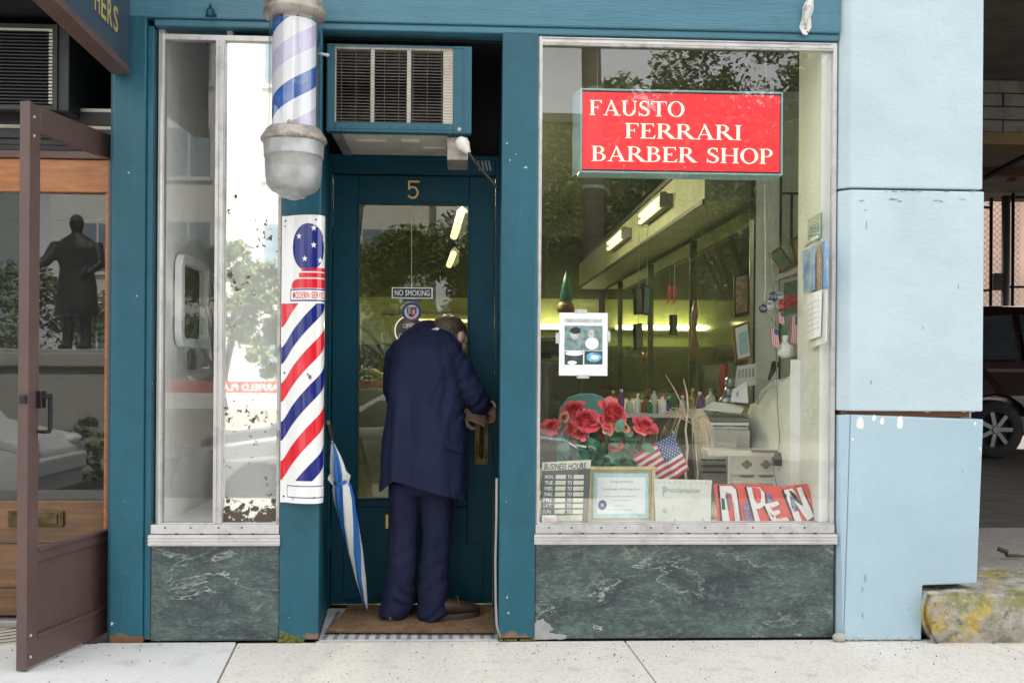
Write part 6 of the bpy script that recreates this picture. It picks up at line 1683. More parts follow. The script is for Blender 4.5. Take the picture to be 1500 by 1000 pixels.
b = MB(); b.add([bil(A, .225+.065*math.cos(a), .665+.085*math.sin(a), .0022) for a in [i*PI/12 for i in range(24)]], [list(range(24))]); b.build('seal', 'seal_blue', t)
b = MB(); b.add([bil(A, .225+.035*math.cos(a)*(1 if i % 2 else .4), .665+.045*math.sin(a)*(1 if i % 2 else .4), .0026) for i, a in enumerate([i*PI/8 for i in range(16)])], [list(range(16))]); b.build('seal_star', 'photo_light', t)

# proclamation sheet, curled
A = [at(958, 701, .12), at(1043, 703, .14), at(1040, 768, .10), at(960, 768, .09)]
t = thing('proclamation', 'curled old white Proclamation sheet in the window beside the gilt frame', 'document', (A[2]+A[3])/2)
b = MB(); vs = [bil(A, i/20, j/12, .018*(1-((i/10-1)**2))*.6-.004*math.sin(j*.5+i*.3)) for i in range(21) for j in range(13)]
b.add(vs, [(i*13+j, (i+1)*13+j, (i+1)*13+j+1, i*13+j+1) for i in range(20) for j in range(12)]); b.build('sheet', 'paper_old', t, smooth=True)
cf = lambda u, v, off: bil(A, u, v, .018*(1-((u*2-1)**2))*.6-.004*math.sin(v*12*.5+u*20*.3)+off)
b = MB(); text_on(b, 'Proclamation', lambda u, v: cf(.17+.61*u, .30-.12*v, .0012)); text_on(b, 'P', lambda u, v: cf(.14+.075*u, .38-.22*v, .0016)); b.build('lettering', 'ink_grey', t)
b = MB()
for (u, v, r_) in ((.16, .68, .04), (.18, .72, .03), (.35, .90, .025), (.88, .6, .02), (.85, .9, .03)):
    b.add([cf(u+r_*math.cos(a), v+r_*1.3*math.sin(a), .0012) for a in [i*PI/6 for i in range(12)]], [list(range(12))])
for i in range(10): u = .05+.09*i; b.add([cf(u, .05, .0012), cf(u+.05, .07, .0012), cf(u+.04, .10, .0012)], [(0, 1, 2)])
b.build('ornament', 'photo_light', t)

# OPEN banner: red cloth with letters cut through
A = [at(1045, 709, .14), at(1184, 708, .14), at(1197, 767, .09), at(1052, 768, .09)]
t = thing('open_banner', 'crumpled red OPEN banner with big white letters at the foot of the display window', 'banner', (A[2]+A[3])/2)
def bn(u, v, off): 
    p = bil(A, u, v, off+.006*math.sin(u*17)+.004*math.sin(u*31+v*4)); p.z += -.010*math.sin(min(1, max(0, (u-.45)/.5))*PI)*(1-v); return p
b = MB(); nu, nv = 40, 12; b.add([bn(i/nu, j/nv, 0) for i in range(nu+1) for j in range(nv+1)], [(i*(nv+1)+j, (i+1)*(nv+1)+j, (i+1)*(nv+1)+j+1, i*(nv+1)+j+1) for i in range(nu) for j in range(nv)]); b.build('cloth', 'open_red', t, smooth=True)
def bpoly(b, pts, off, m=None):
    # pts in photo pixels
    def inv(px, py):
        u = (px-1045-7*(py-709)/59)/(141); v = (py-709)/58.5; return u, v
    out_ = []; n_ = len(pts)
    for i in range(n_):
        a, c_ = pts[i], pts[(i+1) % n_]; st = max(1, int(math.hypot(c_[0]-a[0], c_[1]-a[1])/4))
        for k_ in range(st): out_.append(bn(*inv(a[0]+(c_[0]-a[0])*k_/st, a[1]+(c_[1]-a[1])*k_/st), off))
    b.add(out_, [list(range(len(out_)))], m)
LT = [([(1053, 712), (1072, 711), (1078, 717), (1084, 764), (1076, 765), (1071, 724), (1065, 722), (1062, 724), (1068, 766), (1058, 766)], 'O'),
      ([(1094, 713), (1113, 714), (1120, 721), (1120, 739), (1111, 746), (1106, 745), (1112, 765), (1104, 765)], 'P'),
      ([(1118, 738), (1139, 732), (1142, 737), (1128, 744), (1130, 748), (1141, 745), (1143, 750), (1133, 755), (1135, 759), (1150, 757), (1154, 762), (1128, 765)], 'E'),
      ([(1149, 715), (1160, 714), (1176, 742), (1166, 714), (1175, 713), (1189, 757), (1179, 763), (1162, 735), (1171, 763), (1161, 766)], 'N')]
b = MB(); b3 = MB()
for i, (pts, ch) in enumerate(LT):
    cx = sum(p[0] for p in pts)/len(pts); cy = sum(p[1] for p in pts)/len(pts)
    bpoly(b3, [(cx+(p[0]-cx)*1.12+(1 if p[0] > cx else -1)*1.0, cy+(p[1]-cy)*1.03) for p in pts], .0016+.0003*i)
    bpoly(b, pts, .0040+.0003*i)
b3.build('letter_outline', 'ink', t); b.build('letter', 'open_white', t)
b = MB()
for i, pts in enumerate(([(1105, 719), (1112, 718), (1113, 736), (1107, 738)],)): bpoly(b, pts, .0062)
b.build('counter_patch', 'open_red', t)
b = MB()
for i, pts in enumerate(([(1088, 735), (1095, 735), (1100, 764), (1092, 764)], [(1122, 724), (1130, 722), (1132, 733), (1124, 736)], [(1156, 728), (1160, 727), (1166, 748), (1160, 750)], [(1062, 724), (1066, 723), (1069, 745), (1065, 745)])): bpoly(b, pts, .0068+.0002*i)
b.build('collage_patch', 'collage', t)
# dark leaning picture behind
A = [at(1176, 698, .26), at(1215, 703, .20), at(1209, 768, .12), at(1186, 768, .14)]
t = thing('leaning_picture', 'dark framed collage picture leaning in the right corner behind the OPEN banner', 'picture frame', (A[2]+A[3])/2)
prect(A, 0, 1, 0, 1, 0, th=.012).build('frame', 'plaque_green', t); b = MB(); prect(A, .04, .72, .06, .97, .001, b=b); b.build('picture', 'photo_light', t)
b = MB(); 
for i in range(7): prect(A, .1+.08*i, .16+.08*i, .15+.1*(i % 3), .6+.05*(i % 4), .002+.0002*i, ('photo_dark', 'crest_red', 'paper')[i % 3], b=b)
b.build('picture_figures', 'paper', t)

# cream plastic unit with quatrefoils
Y = .50; x0, x1, z0, z1 = rc(1066, 666, 1181, 775, Y)
t = thing('plastic_crate', 'cream plastic crate with quatrefoil holes under the white stepped partition', 'crate', ((x0+x1)/2, Y, zf))
MB().box(x0-.10, x1, Y-.01, Y+.14, at(1100, 668, Y).z, at(1100, 659, Y).z).build('top', 'plastic_cream', t, bevel=.004)
MB().box(x0+.01, x1-.01, Y+.02, Y+.03, zf, z1).build('front_panel', 'plastic_cream', t, bevel=.002)
b = MB(); 
for (a, c_, w_) in ((666, 667, 0), (690, 695, 0), (704, 708, 0)): 
    X0, X1, Z0, Z1 = rc(1068, a, 1178, c_+.5, Y); b.box(X0, X1, Y+.006, Y+.02, Z0, Z1)
for px_ in (1066, 1178): X0, X1, Z0, Z1 = rc(px_, 668, px_+4, 775, Y); b.box(X0, X1, Y, Y+.02, zf, Z1)
b.build('rim', 'plastic_cream', t, bevel=.002)
for cx in (1094, 1122, 1151):
    b = MB(); pts = []
    for i in range(40):
        a = 2*PI*i/40; r_ = (5.2+2.2*abs(math.cos(2*a))); p = at(cx+r_*math.cos(a)*1.08, 680+r_*math.sin(a)*.9, Y+.0185); pts.append(p)
    b.add(pts, [list(range(40))]); b.build('quatrefoil', 'quatrefoil_dark', t)
    X0, X1, Z0, Z1 = rc(cx-11, 692.5, cx+11, 699, Y+.018); b = MB(); b.add([( (X0+X1)/2+(X1-X0)/2*math.copysign(abs(math.cos(a))**.4, math.cos(a)), Y+.0184, (Z0+Z1)/2+(Z1-Z0)/2*math.copysign(abs(math.sin(a))**.6, math.sin(a))) for a in [i*PI/12 for i in range(24)]], [list(range(24))]); b.build('slot', 'quatrefoil_dark', t)
b = MB()
for cx in (1080, 1108, 1137, 1165):
    for s in (-1, 1): b.prism([at(cx, 703, Y+.004), at(cx+s*15, 722, Y+.004), at(cx+s*15, 727, Y+.004), at(cx, 708, Y+.004)], (0, .014, 0))
b.build('chevron', 'plastic_cream', t, bevel=.001)
# side of crate with shelves towards left
b = MB(); 
for i, py in enumerate((672, 681, 690)): X0, X1, Z0, Z1 = rc(1028, py, 1062, py+2, .7); b.box(X0, X1, .68, .72, Z0, Z1)
b.build('slats', 'dark_trim', t)
# brass rod on top and adaptor with cords
b = MB(); b.tube([at(1101, 660, .47), at(1125, 661, .47), at(1150, 660, .47)], .006, n=8); b.tube([at(1150, 660, .47), at(1158, 661, .47), at(1171, 663, .47)], [.005, .004, .003], n=8); b.build('letter_opener', 'old_brass', label='thin brass rod lying on the cream crate', cat='rod')
t = thing('power_adaptor', 'black plug adaptor dangling on a grey cord before the cream crate', 'adaptor', at(1141, 684, .40))
b = MB(); X0, X1, Z0, Z1 = rc(1133, 669, 1148, 682, .40); b.box(X0, X1, .40, .43, Z0, Z1); b.box(X0+.01, X1-.01, .405, .425, Z1, Z1+.02); b.build('adaptor_body', 'cord_black', t, bevel=.003)
b = MB(); b.tube([at(1140, 668, .42), at(1142, 640, .42), at(1139, 600, .42), at(1138, 552, .42), at(1136, 470, .43), at(1131, 400, .43), at(1128, 330, .43), at(1126, 262, .43)], .0022, n=6); b.tube([at(1132, 674, .40), at(1133, 690, .39), at(1138, 712, .38)], .002, n=6); b.tube([at(1148, 676, .40), at(1152, 692, .39), at(1155, 712, .38)], .002, n=6); b.build('cord', 'cord_grey', t, smooth=True)
b = MB(); b.tube([at(1120, 268, .44), at(1121, 350, .44), at(1121, 425, .44)], .0022, n=6); b.ell(at(1121, 428, .44), (.004, 0, 0), (0, .004, 0), (0, 0, .006), None, 8, 6); b.tube([at(1121, 430, .44), at(1120, 440, .44)], .003, n=6); b.build('pull_cord', 'cord_white', label='white pull cord hanging beside the bright wall casing', cat='cord')

# roses
random.seed(11)
rz = thing('rose_bouquet', 'bouquet of bright red silk roses with green leaves in the left of the window', 'bouquet', at(880, 690, .3))
def rose(px, py, r, Y, m='rose', tilt=(0, 0)):
    tilt = (tilt[0]*2+random.uniform(-.35, .35), tilt[1]+random.uniform(-.1, .5)); c = at(px, py, Y); R0 = r*.78/345*(Y+DIST)/DIST
    ax_ = Vector((tilt[0], -.75, .55+tilt[1])).normalized(); a = ax_.cross(Zv).normalized(); bb = ax_.cross(a).normalized()
    b = MB()
    b.ell(c-ax_*R0*.25, a*R0*.55, bb*R0*.55, ax_*R0*.55, m, 12, 8)
    for ringi, (cnt, rr, op, sz) in enumerate(((3, .2, .05, .6), (4, .36, .2, .8), (5, .52, .5, .95), (5, .66, .95, 1.05), (5, .74, 1.3, 1.05))):
        for k_ in range(cnt):
            th = 2*PI*(k_+.37*ringi)/cnt+random.uniform(-.35, .35); op2 = op*random.uniform(.6, 1.5); jz = random.uniform(-.12, .15)*R0; sz2 = sz*random.uniform(.75, 1.2); rd = a*math.cos(th)+bb*math.sin(th); tg = -a*math.sin(th)+bb*math.cos(th)
            base_ = c-ax_*R0*.35+rd*R0*rr*.35; vs = []; n_ = 6
            for i in range(n_+1):
                v = i/n_
                for j in range(7):
                    u = j/3-1; w_ = sz2*(math.sin(PI*(.15+.52*v)))*R0*.66
                    out2 = rd*(rr*R0*(.35+.65*v)+op2*R0*.34*v*v*v)+ax_*(R0*(1.15*v-op2*.46*v*v)*(.9)+jz)
                    cup_ = -rd*(abs(u)**2)*R0*.28*(1-op*.25); rf = ax_*R0*.06*math.sin(u*5+k_*2+ringi)*v
                    vs.append(base_+out2+tg*u*w_+cup_+rf)
            b.add(vs, [(i*7+j, (i+1)*7+j, (i+1)*7+j+1, i*7+j+1) for i in range(n_) for j in range(6)], ('rose_light' if m == 'rose' and ringi > 1 and random.random() < .45 else m) if ringi > 0 else 'rose_deep')
    b.build('rose', m, rz, smooth=True)
    return c
RS = [(842, 602, 19, .30, 'rose', (-.1, .2)), (857, 616, 22, .24, 'rose', (.1, -.1)), (838, 628, 12, .22, 'rose', (-.3, -.2)), (898, 606, 24, .26, 'rose', (.25, .1)), (888, 618, 16, .22, 'rose', (.1, -.2)), (890, 627, 10, .20, 'rose_pale', (0, -.3)), (944, 625, 19, .26, 'rose', (.2, .1)), (931, 632, 10, .28, 'rose_deep', (-.4, 0)), (808, 626, 15, .22, 'rose', (-.3, 0)), (827, 611, 8, .22, 'rose_pale', (-.4, 0)), (915, 627, 8, .22, 'rose_pale', (.2, -.3)), (849, 634, 12, .22, 'rose', (0, -.4)), (893, 645, 14, .26, 'crest_red', (0, -.4)), (903, 652, 10, .25, 'rose', (0, -.3))]
for a in RS:
    c = rose(*a); MB().tube([c-Vector((0, -.02, .02)), c+Vector((random.uniform(-.02, .02), .03, -.08)), Vector((at(885, 740, .3).x+random.uniform(-.03, .03), .30, zf+.06))], .003, n=6).build('stem', 'silk_leaf', rz)
def leaf_mb(c, d, up, L_, w_):
    d = d.normalized(); s_ = d.cross(up).normalized(); n_ = s_.cross(d); vs = []
    for i in range(6):
        t = i/5; ww = w_*math.sin(PI*min(1, t*.92+.06))**.8; sag = -.25*L_*t*t
        for j in (-1, 0, 1): vs.append(c+d*L_*t+s_*ww*j+n_*(sag+(.15*ww if j else 0)))
    return MB().add(vs, [(i*3+j, (i+1)*3+j, (i+1)*3+j+1, i*3+j+1) for i in range(5) for j in range(2)])
for i in range(150):
    px_, py_ = random.gauss(884, 38), random.uniform(632, 692)
    if not 828 < px_ < 965: continue
    Y = random.uniform(.20, .42); c = at(px_, py_, Y); d = Vector((random.uniform(-1, 1), random.uniform(-1, .2), random.uniform(-.7, .5))); sz = random.uniform(.035, .07)
    leaf_mb(c, d, Vector((random.uniform(-.4, .4), -.8, .6)), sz, sz*.38).build('leaf', random.choice(['silk_leaf', 'silk_leaf', 'silk_leaf_pale']), rz, smooth=True)
MB().lathe([(.05, 0), (.065, .09), (.07, .12), (.062, .12)], (at(885, 740, .3).x, .30, zf), n=20).build('flowerpot', 'plaque_green', rz, smooth=True)

# US flag cloth and pole plant
def flag(name, label, pts4, Y, wave, stick, star_rows=5, cat='flag'):
    A = pts4; t = thing(name, label, cat, A[3]); nu, nv = 30, 26
    def fp(u, v, off=0): 
        p = bil(A, u, v, off); n_ = (A[1]-A[0]).cross(A[3]-A[0]).normalized(); 
        if n_.y > 0: n_ = -n_
        return p+n_*wave*(math.sin(u*9+v*2)+.4*math.sin(u*21))
    for k_ in range(13):
        b = MB(); v0, v1 = k_/13, (k_+1)/13; vs = [fp(i/nu, v0+(v1-v0)*j/2) for i in range(nu+1) for j in range(3)]
        b.add(vs, [(i*3+j, (i+1)*3+j, (i+1)*3+j+1, i*3+j+1) for i in range(nu) for j in range(2)]); b.build('stripe', 'flag_red' if k_ % 2 == 0 else 'flag_white', t, smooth=True)
    b = MB(); vs = [fp(1-.42*i/10, 7/13*j/8, .0012) for i in range(11) for j in range(9)]; b.add(vs, [(i*9+j, (i+1)*9+j, (i+1)*9+j+1, i*9+j+1) for i in range(10) for j in range(8)]); b.build('canton', 'flag_blue', t, smooth=True)
    b = MB()
    for r_ in range(9):
        for c_ in range(6 if r_ % 2 == 0 else 5):
            u, v = 1-.42*(.08+(c_+(.5 if r_ % 2 else 0))*.165), 7/13*(.08+r_*.105); b.add([fp(u+(.013 if i % 2 == 0 else .006)*math.sin(PI*i/5), v+(.022 if i % 2 == 0 else .010)*math.cos(PI*i/5), .0024) for i in range(10)], [list(range(10))])
    b.build('stars', 'paper', t)
    if stick: MB().tube(stick, .003, n=6).build('stick', 'dry_stem', t)
    return t
flag('flag', 'US flag with stars and stripes slanting beside the red roses', [at(925, 668, .22), at(986, 634, .20), at(1010, 688, .20), at(955, 722, .22)], .2, .006, [at(985, 630, .215), at(1014, 730, .215)])
# dry cane plant
random.seed(5)
dp = thing('dried_plant', 'dried dracaena plant with pale cane and drooping tan leaves beside the flag', 'plant', at(1012, 770, .3))
cane = [at(1008, 765, .28), at(1006, 725, .28), at(1004, 690, .27), at(1007, 655, .27), at(1004, 630, .27), at(1008, 600, .27), at(1006, 575, .27), at(1001, 555, .27)]
MB().tube(cane, [.007, .0065, .006, .006, .005, .005, .004, .002], n=8).build('cane', 'dry_stem', dp, smooth=True)
MB().tube([at(1005, 608, .27), at(998, 590, .28), at(988, 570, .28), at(975, 549, .29)], [.004, .003, .0025, .001], n=6).build('cane', 'dry_stem', dp, smooth=True)
MB().tube([at(1018, 740, .30), at(1022, 690, .29), at(1018, 640, .28), at(1012, 610, .28)], [.005, .0045, .004, .003], n=6).build('cane', 'dry_stem', dp, smooth=True)
def strip_leaf(p0, pts, w_, m):
    P_ = [p0]+pts; b = MB(); vs = []
    for i in range(13):
        t = i/12*(len(P_)-1); k_ = min(int(t), len(P_)-2); p = P_[k_].lerp(P_[k_+1], t-k_); ww = w_*math.sin(PI*min(.98, i/12*.9+.08))
        side = Vector((.6, -.2, .75)).normalized(); vs += [p-side*ww, p+side*ww]
    b.add(vs, [(2*i, 2*i+2, 2*i+3, 2*i+1) for i in range(12)]); b.build('leaf', m, dp, smooth=True)
for i in range(64):
    p0 = random.choice([at(1010, 612, .27), at(1007, 600, .27), at(1012, 620, .28), at(1006, 606, .27)])
    s = random.choice((-1, 1, 1)); rch = random.uniform(6, 40); drop = random.uniform(20, 95)
    bx = 1010+s*rch; 
    if s < 0: rch = random.uniform(20, 75); drop = random.uniform(15, 60); bx = 1010-rch
    pts = [at(1010+(bx-1010)*.5, 608-random.uniform(0, 12), .26), at(bx-s*3, 618+drop*.25, .25), at(bx, 615+drop*.8, .25)]
    strip_leaf(p0, pts, random.uniform(.0014, .0042), random.choice(['dry_leaf', 'dry_leaf', 'dry_stem']))
for a, c_, d_ in (((1010, 610), (1016, 590), (1012, 572)), ((1012, 620), (1022, 612), (1036, 607)), ((1016, 640), (1022, 626), (1034, 612)), ((1020, 650), (1024, 630), (1023, 618)), ((1012, 612), (1018, 600), (1022, 580))):
    strip_leaf(at(*a, .25), [at(*c_, .25), at(*d_, .25)], .004, 'green_leaf')
MB().lathe([(.04, 0), (.052, .07), (.054, .08), (.048, .08)], (at(1012, 760, .3).x, .30, zf), n=20).build('flowerpot', 'quatrefoil_dark', dp, smooth=True)

# teal plastic chair back
Y = .66; t = thing('plastic_chair', 'translucent teal plastic chair behind the red roses', 'chair', Vector((at(850, 600, Y).x, Y+.2, 0)))
out_ = [(815, 690), (816, 620), (820, 598), (832, 582), (850, 576), (870, 576), (884, 582), (891, 598), (894, 640), (896, 690)]
MB().prism([at(x, y, Y) for x, y in out_], (0, .018, 0)).build('backrest', 'teal_plastic', t, bevel=.006)
zc_ = .44; X0, X1 = at(815, 690, Y).x, at(896, 690, Y).x
MB().box(X0, X1, Y+.02, Y+.42, zc_, zc_+.03).build('seat', 'teal_plastic', t, bevel=.01)
for x in (X0+.02, X1-.02):
    for y in (Y+.04, Y+.40): MB().tube([(x, y, 0), (x, y, zc_)], .015, n=8).build('leg', 'galv', t, smooth=True)
    
# poinsettia-like small tree and far dark figures at left inside
t = thing('table_tree', 'small dark green cone tree on a brown stand above the poster', 'ornament', at(829, 450, 2.2))
MB().lathe([(.001, .19), (.026, .1), (.042, 0), (.02, -.01)], at(829, 440, 2.2), n=14).build('cone', 'plaque_green', t, smooth=True)
MB().lathe([(.05, 0), (.06, .02), (.055, .05), (.03, .075)], at(829, 458, 2.2), n=16).build('stand', 'old_wood', t, smooth=True)

# hanging mirrors, peppers
def hang(px, m, nm, lb, Y, cat='mirror', fr=True, tilt=0):
    a, b_, c_, d_ = px; A = [at(a, b_+tilt, Y), at(c_, b_, Y+.05), at(c_+tilt*.5, d_-tilt, Y+.05), at(a+tilt*.8, d_, Y)]
    t = thing(nm, lb, cat, (A[2]+A[3])/2); prect(A, 0, 1, 0, 1, 0, th=.015).build('frame', 'dark_trim', t); prect(A, .14, .86, .05, .95, .001).build('panel', m, t)
    MB().tube([(A[0]+A[1])/2, (A[0]+A[1])/2+Vector((0, 0, .3))], .002, n=5).build('hanging_wire', 'cord_grey', t); return t
hang((930, 420, 941, 461), 'room_mirror', 'hanging_mirror', 'slim tilted hanging mirror left of the red peppers, upper of two', 1.0, tilt=2)
hang((943, 419, 953, 460), 'picture_green', 'hanging_picture', 'narrow dark green hanging picture beside the upper slim mirror', 1.05, 'picture', tilt=-2)
hang((930, 473, 941, 513), 'room_mirror', 'hanging_mirror', 'slim tilted hanging mirror left of the red peppers, lower of two', 1.0, tilt=2)
hang((984, 461, 992, 490), 'photo_dark', 'hanging_picture', 'dark narrow picture hanging under the red chili peppers', 1.1, 'picture')
t = thing('chili_peppers', 'pair of dark red chili peppers hanging on threads inside the window', 'ornament', at(985, 445, 1.0))
for dx in (-3.5, 3.5):
    MB().tube([at(985+dx, 418, 1.0), at(985+dx, 430, 1.0), at(984.5+dx*1.2, 438, 1.0), at(981+dx*1.2, 446, 1.0)], [.006, .009, .007, .001], n=8).build('pepper', 'crest_red', t, smooth=True)
    MB().tube([at(985+dx, 418, 1.0), at(985+dx, 395, 1.0)], .001, n=4).build('thread', 'cord_grey', t)
b = MB(); b.tube([at(1019, 440, 1.3), at(1017, 462, 1.3), at(1016, 485, 1.3), at(1018, 505, 1.3), at(1014, 530, 1.3)], [.012, .02, .014, .024, .01], n=10); b.build('hanging_bell', 'wood_frame', smooth=True, label='dark brown hanging ornament in front of the mirrored wall', cat='ornament')
MB().tube([at(945, 516, 1.3), at(945, 530, 1.3)], [.016, .016], n=10).build('bottle', 'bottle_amber', smooth=True, label='amber cylinder hanging below the lower slim mirror', cat='ornament')

# counter clutter: bottles
random.seed(21)
def bottle(px, py, h, r, m, cap, lb, Y=1.0, neck=.35, group=None):
    k_ = 350*DIST/(Y+DIST); c = at(px, py, Y); H = h/k_; R0 = r/k_; t = thing('bottle', lb, 'bottle', c, group)
    MB().lathe([(R0*.9, 0), (R0, .004), (R0, H*.62), (R0*.8, H*.7), (R0*neck, H*.78), (R0*neck, H*.9)], c, n=16).build('bottle_body', m, t, smooth=True)
    MB().lathe([(R0*neck*1.3, H*.88), (R0*neck*1.3, H), (R0*neck, H)], c, n=12).build('cap', cap, t)
yb_ = 606
bl = [(1025, 32, 6, 'bottle_purple', 'paper', 'white capped purple bottle on the counter right of the amber bottle'), (1041, 38, 8, 'bottle_clear', 'green_leaf', 'clear bottle with green cap behind the leaning white cards'), (1000, 28, 5, 'bottle_clear', 'paper', 'plain clear bottle behind the tip of the dried plant'),
      (985, 34, 5, 'bottle_green', 'black', 'dark green bottle on the counter left of the dried cane'), (970, 28, 6, 'paper', 'crest_red', 'white bottle with red cap on the counter below the peppers'), (958, 40, 5, 'bottle_clear', 'black', 'tall clear bottle with black cap on the far counter'),
      (946, 26, 6, 'bottle_amber', 'black', 'amber bottle with black cap on the far counter'), (934, 30, 5, 'paper', 'paper', 'all white bottle on the counter above the right rose'), (1012, 24, 5, 'bottle_amber', 'gold', 'small amber bottle with gold cap right of the dried cane'), (922, 22, 6, 'bottle_clear', 'crest_red', 'squat clear bottle with red cap above the largest rose'),
      (978, 20, 4, 'bottle_purple', 'black', 'tiny purple bottle between white and green bottles'), (964, 22, 4, 'bottle_red', 'paper', 'tiny red bottle with white cap on the far counter'), (952, 20, 4, 'bottle_green', 'paper', 'tiny green bottle with white cap on the far counter')]
for i in range(16):
    px_ = 900+i*11.5+random.uniform(-3, 3); h = random.uniform(16, 40); mm_ = random.choice(['bottle_clear', 'bottle_amber', 'bottle_green', 'black', 'paper', 'bottle_red', 'bottle_purple'])
    cp = random.choice(['black', 'paper', 'gold', 'crest_red']); nmc = {'bottle_clear': 'clear', 'bottle_amber': 'amber', 'bottle_green': 'green', 'black': 'black', 'paper': 'white', 'bottle_red': 'dark red', 'bottle_purple': 'purple', 'gold': 'gold', 'crest_red': 'red'}
    od = ['first', 'second', 'third', 'fourth', 'fifth', 'sixth', 'seventh', 'eighth', 'ninth', 'tenth', 'eleventh', 'twelfth', 'thirteenth', 'fourteenth', 'fifteenth', 'sixteenth'][i]
    bottle(px_, 604, h, random.uniform(3.5, 6.5), mm_, cp, nmc[mm_]+' bottle with '+nmc[cp]+' cap, '+od+' from the left in the back row', Y=1.16+.03*(i % 3), group='back row of bottles on the window shelf')
bs = MB(); X0, X1, Z0, Z1 = rc(905, 606, 1098, 612, .95)
MB().box(X0, X1, .95, 1.30, Z0, Z1).build('display_shelf', 'counter', label='pale shelf inside the window crowded with bottles', cat='shelf', bevel=.004)
MB().box(X0+.02, X1-.02, .98, 1.0, 0, Z0).build('shelf_skirt', 'olive_dark', shop)
for i, (px_, h, r, m_, cp, lb) in enumerate(bl): bottle(px_, yb_+random.uniform(-1, 1), h, r, m_, cp, lb, Y=.99+.04*(i % 4))
b = MB(); p = at(1060, 562, 1.1); b.lathe([(.022, -.13), (.022, .1), (.02, .105)], p, n=16); b.build('thermos', 'bottle_red', smooth=True, label='tall dark red flask standing by the leaning white cards', cat='flask')
# pewter bust
t = thing('bust', 'grey metal bust figurine beside the dark red flask', 'figurine', at(1064, 600, .95)); c = at(1069, 560, .95)
b = MB(); b.ell(c, (.028, 0, 0), (0, .032, 0), (0, 0, .036), None, 14, 10); b.ell(c+Vector((-.02, -.01, -.008)), (.012, 0, 0), (0, .01, 0), (0, 0, .012), None, 8, 6); b.tube([c-Vector((.004, 0, .02)), c-Vector((.01, 0, .07))], [.018, .026], n=10); b.loft([(c-Vector((.012, 0, .13)), X*.05, Yv*.03), (c-Vector((.012, 0, .09)), X*.048, Yv*.03), (c-Vector((.01, 0, .06)), X*.022, Yv*.02)], None, 16); b.build('figure', 'pewter', t, smooth=True)
for k_ in range(40):
    a = random.uniform(0, 6.28); e_ = random.uniform(-.2, 1.4); d = Vector((math.cos(a)*math.cos(e_)*.028, math.sin(a)*math.cos(e_)*.032+.004, math.sin(e_)*.036)); b = b if 0 else b
# papers & books on the shelf
def slabp(nm, lb, cat, pts, Y0, Y1, th_, m):
    P_ = [at(x, y, Y0 if i in (0, 1) else Y1) for i, (x, y) in enumerate(pts)]; return MB().prism(P_, (0, 0, -th_)).build(nm, m, label=lb, cat=cat)
slabp('open_book', 'open book with white pages lying left of the stepped partition', 'book', [(1030, 598), (1085, 604), (1092, 594), (1044, 588)], .75, .9, .006, 'paper')
A = [at(1073, 570, .82), at(1094, 559, .80), at(1096, 590, .78), at(1070, 588, .80)]; o = prect(A, 0, 1, 0, 1, 0, th=.004); o = o.build('greeting_card', 'paper', label='white upright card with a small grey stamp left of the partition', cat='card')
b = prect([at(1078, 575, .79), at(1082, 573, .79), at(1082, 579, .785), at(1078, 581, .785)], 0, 1, 0, 1, .004); b.build('stamp', 'ink_grey', o)
for i, (yy, lb) in enumerate(((612, 'uppermost flat magazine in the pile beside the partition'), (618, 'middle flat magazine in the pile beside the partition'), (624, 'lowest flat magazine in the pile beside the partition'))):
    X0, X1, Z0, Z1 = rc(1042-i*5, yy, 1098, yy+5, .72); MB().box(X0, X1, .72+.01*i, .93, Z0, Z1-.001).build('magazine', ('quatrefoil_dark', 'paper', 'photo_light')[i], label=lb, cat='magazine', bevel=.001)
X0, X1, Z0, Z1 = rc(1030, 629, 1099, 700, .74); MB().box(X0, X1, .745, .93, zf, Z1).build('cabinet', 'wall_grey', label='pale grey cabinet under the pile of magazines', cat='cabinet', bevel=.003)
A = [at(1080, 536, 1.2), at(1108, 532, 1.2), at(1108, 564, 1.18), at(1076, 566, 1.18)]; o = prect(A, 0, 1, 0, 1, 0, th=.003).build('notice', 'paper', label='small white printed notices behind the red flask', cat='notice')
b = MB(); 
for i in range(5): prect(A, .1+.17*i, .2+.17*i, .2, .6, .002, b=b)
b.build('print', 'ink_grey', o)

# framed pictures on the mirrored wall (upper right)
def wallpic(nm, lb, q, m, fm='dark_trim', Y=Y1-.09, wu=.1, wv=.08):
    A = [at(*p, Y) for p in q]; t = thing(nm, lb, 'picture frame', (A[2]+A[3])/2); prect(A, 0, 1, 0, 1, 0, th=.012).build('backing', fm, t); pframe(MB(), A, 0, 1, 0, 1, wu, wv, 0, .008).build('frame', fm, t); prect(A, wu, 1-wu, wv, 1-wv, .001).build('picture', m, t); return t
wallpic('wall_picture', 'pale picture on the dark wall strip above the teal print', [(1075, 402), (1097, 397), (1097, 460), (1075, 466)], 'picture_tan', 'dark_trim', 1.3)
wallpic('wall_picture', 'white framed teal print at the edge of the mirrored wall', [(1073, 478), (1097, 470), (1101, 524), (1077, 531)], 'picture_green', 'wood_frame', 1.25, .08, .06)
A = [at(1076, 481, 1.24), at(1094, 474, 1.24), at(1098, 521, 1.24), at(1080, 526, 1.24)]; o = prect(A, 0, 1, 0, 1, .012).build('print_sheet', 'paper', label='white mount of the teal print', cat='print')
b = prect(A, .2, .9, .2, .9, .0135); b.build('print_area', 'cert_blue', o)
wallpic('tilted_picture', 'brown framed green picture tilted on the sloping shelf', [(1127, 371), (1143, 360), (1162, 389), (1146, 400)], 'picture_green', 'wood_frame', Y1-.16, .12, .1)
wallpic('tilted_picture', 'brown framed ochre picture tilted beside the green one on the sloping shelf', [(1158, 350), (1177, 342), (1180, 384), (1166, 389)], 'picture_ochre', 'wood_frame', Y1-.16, .12, .1)
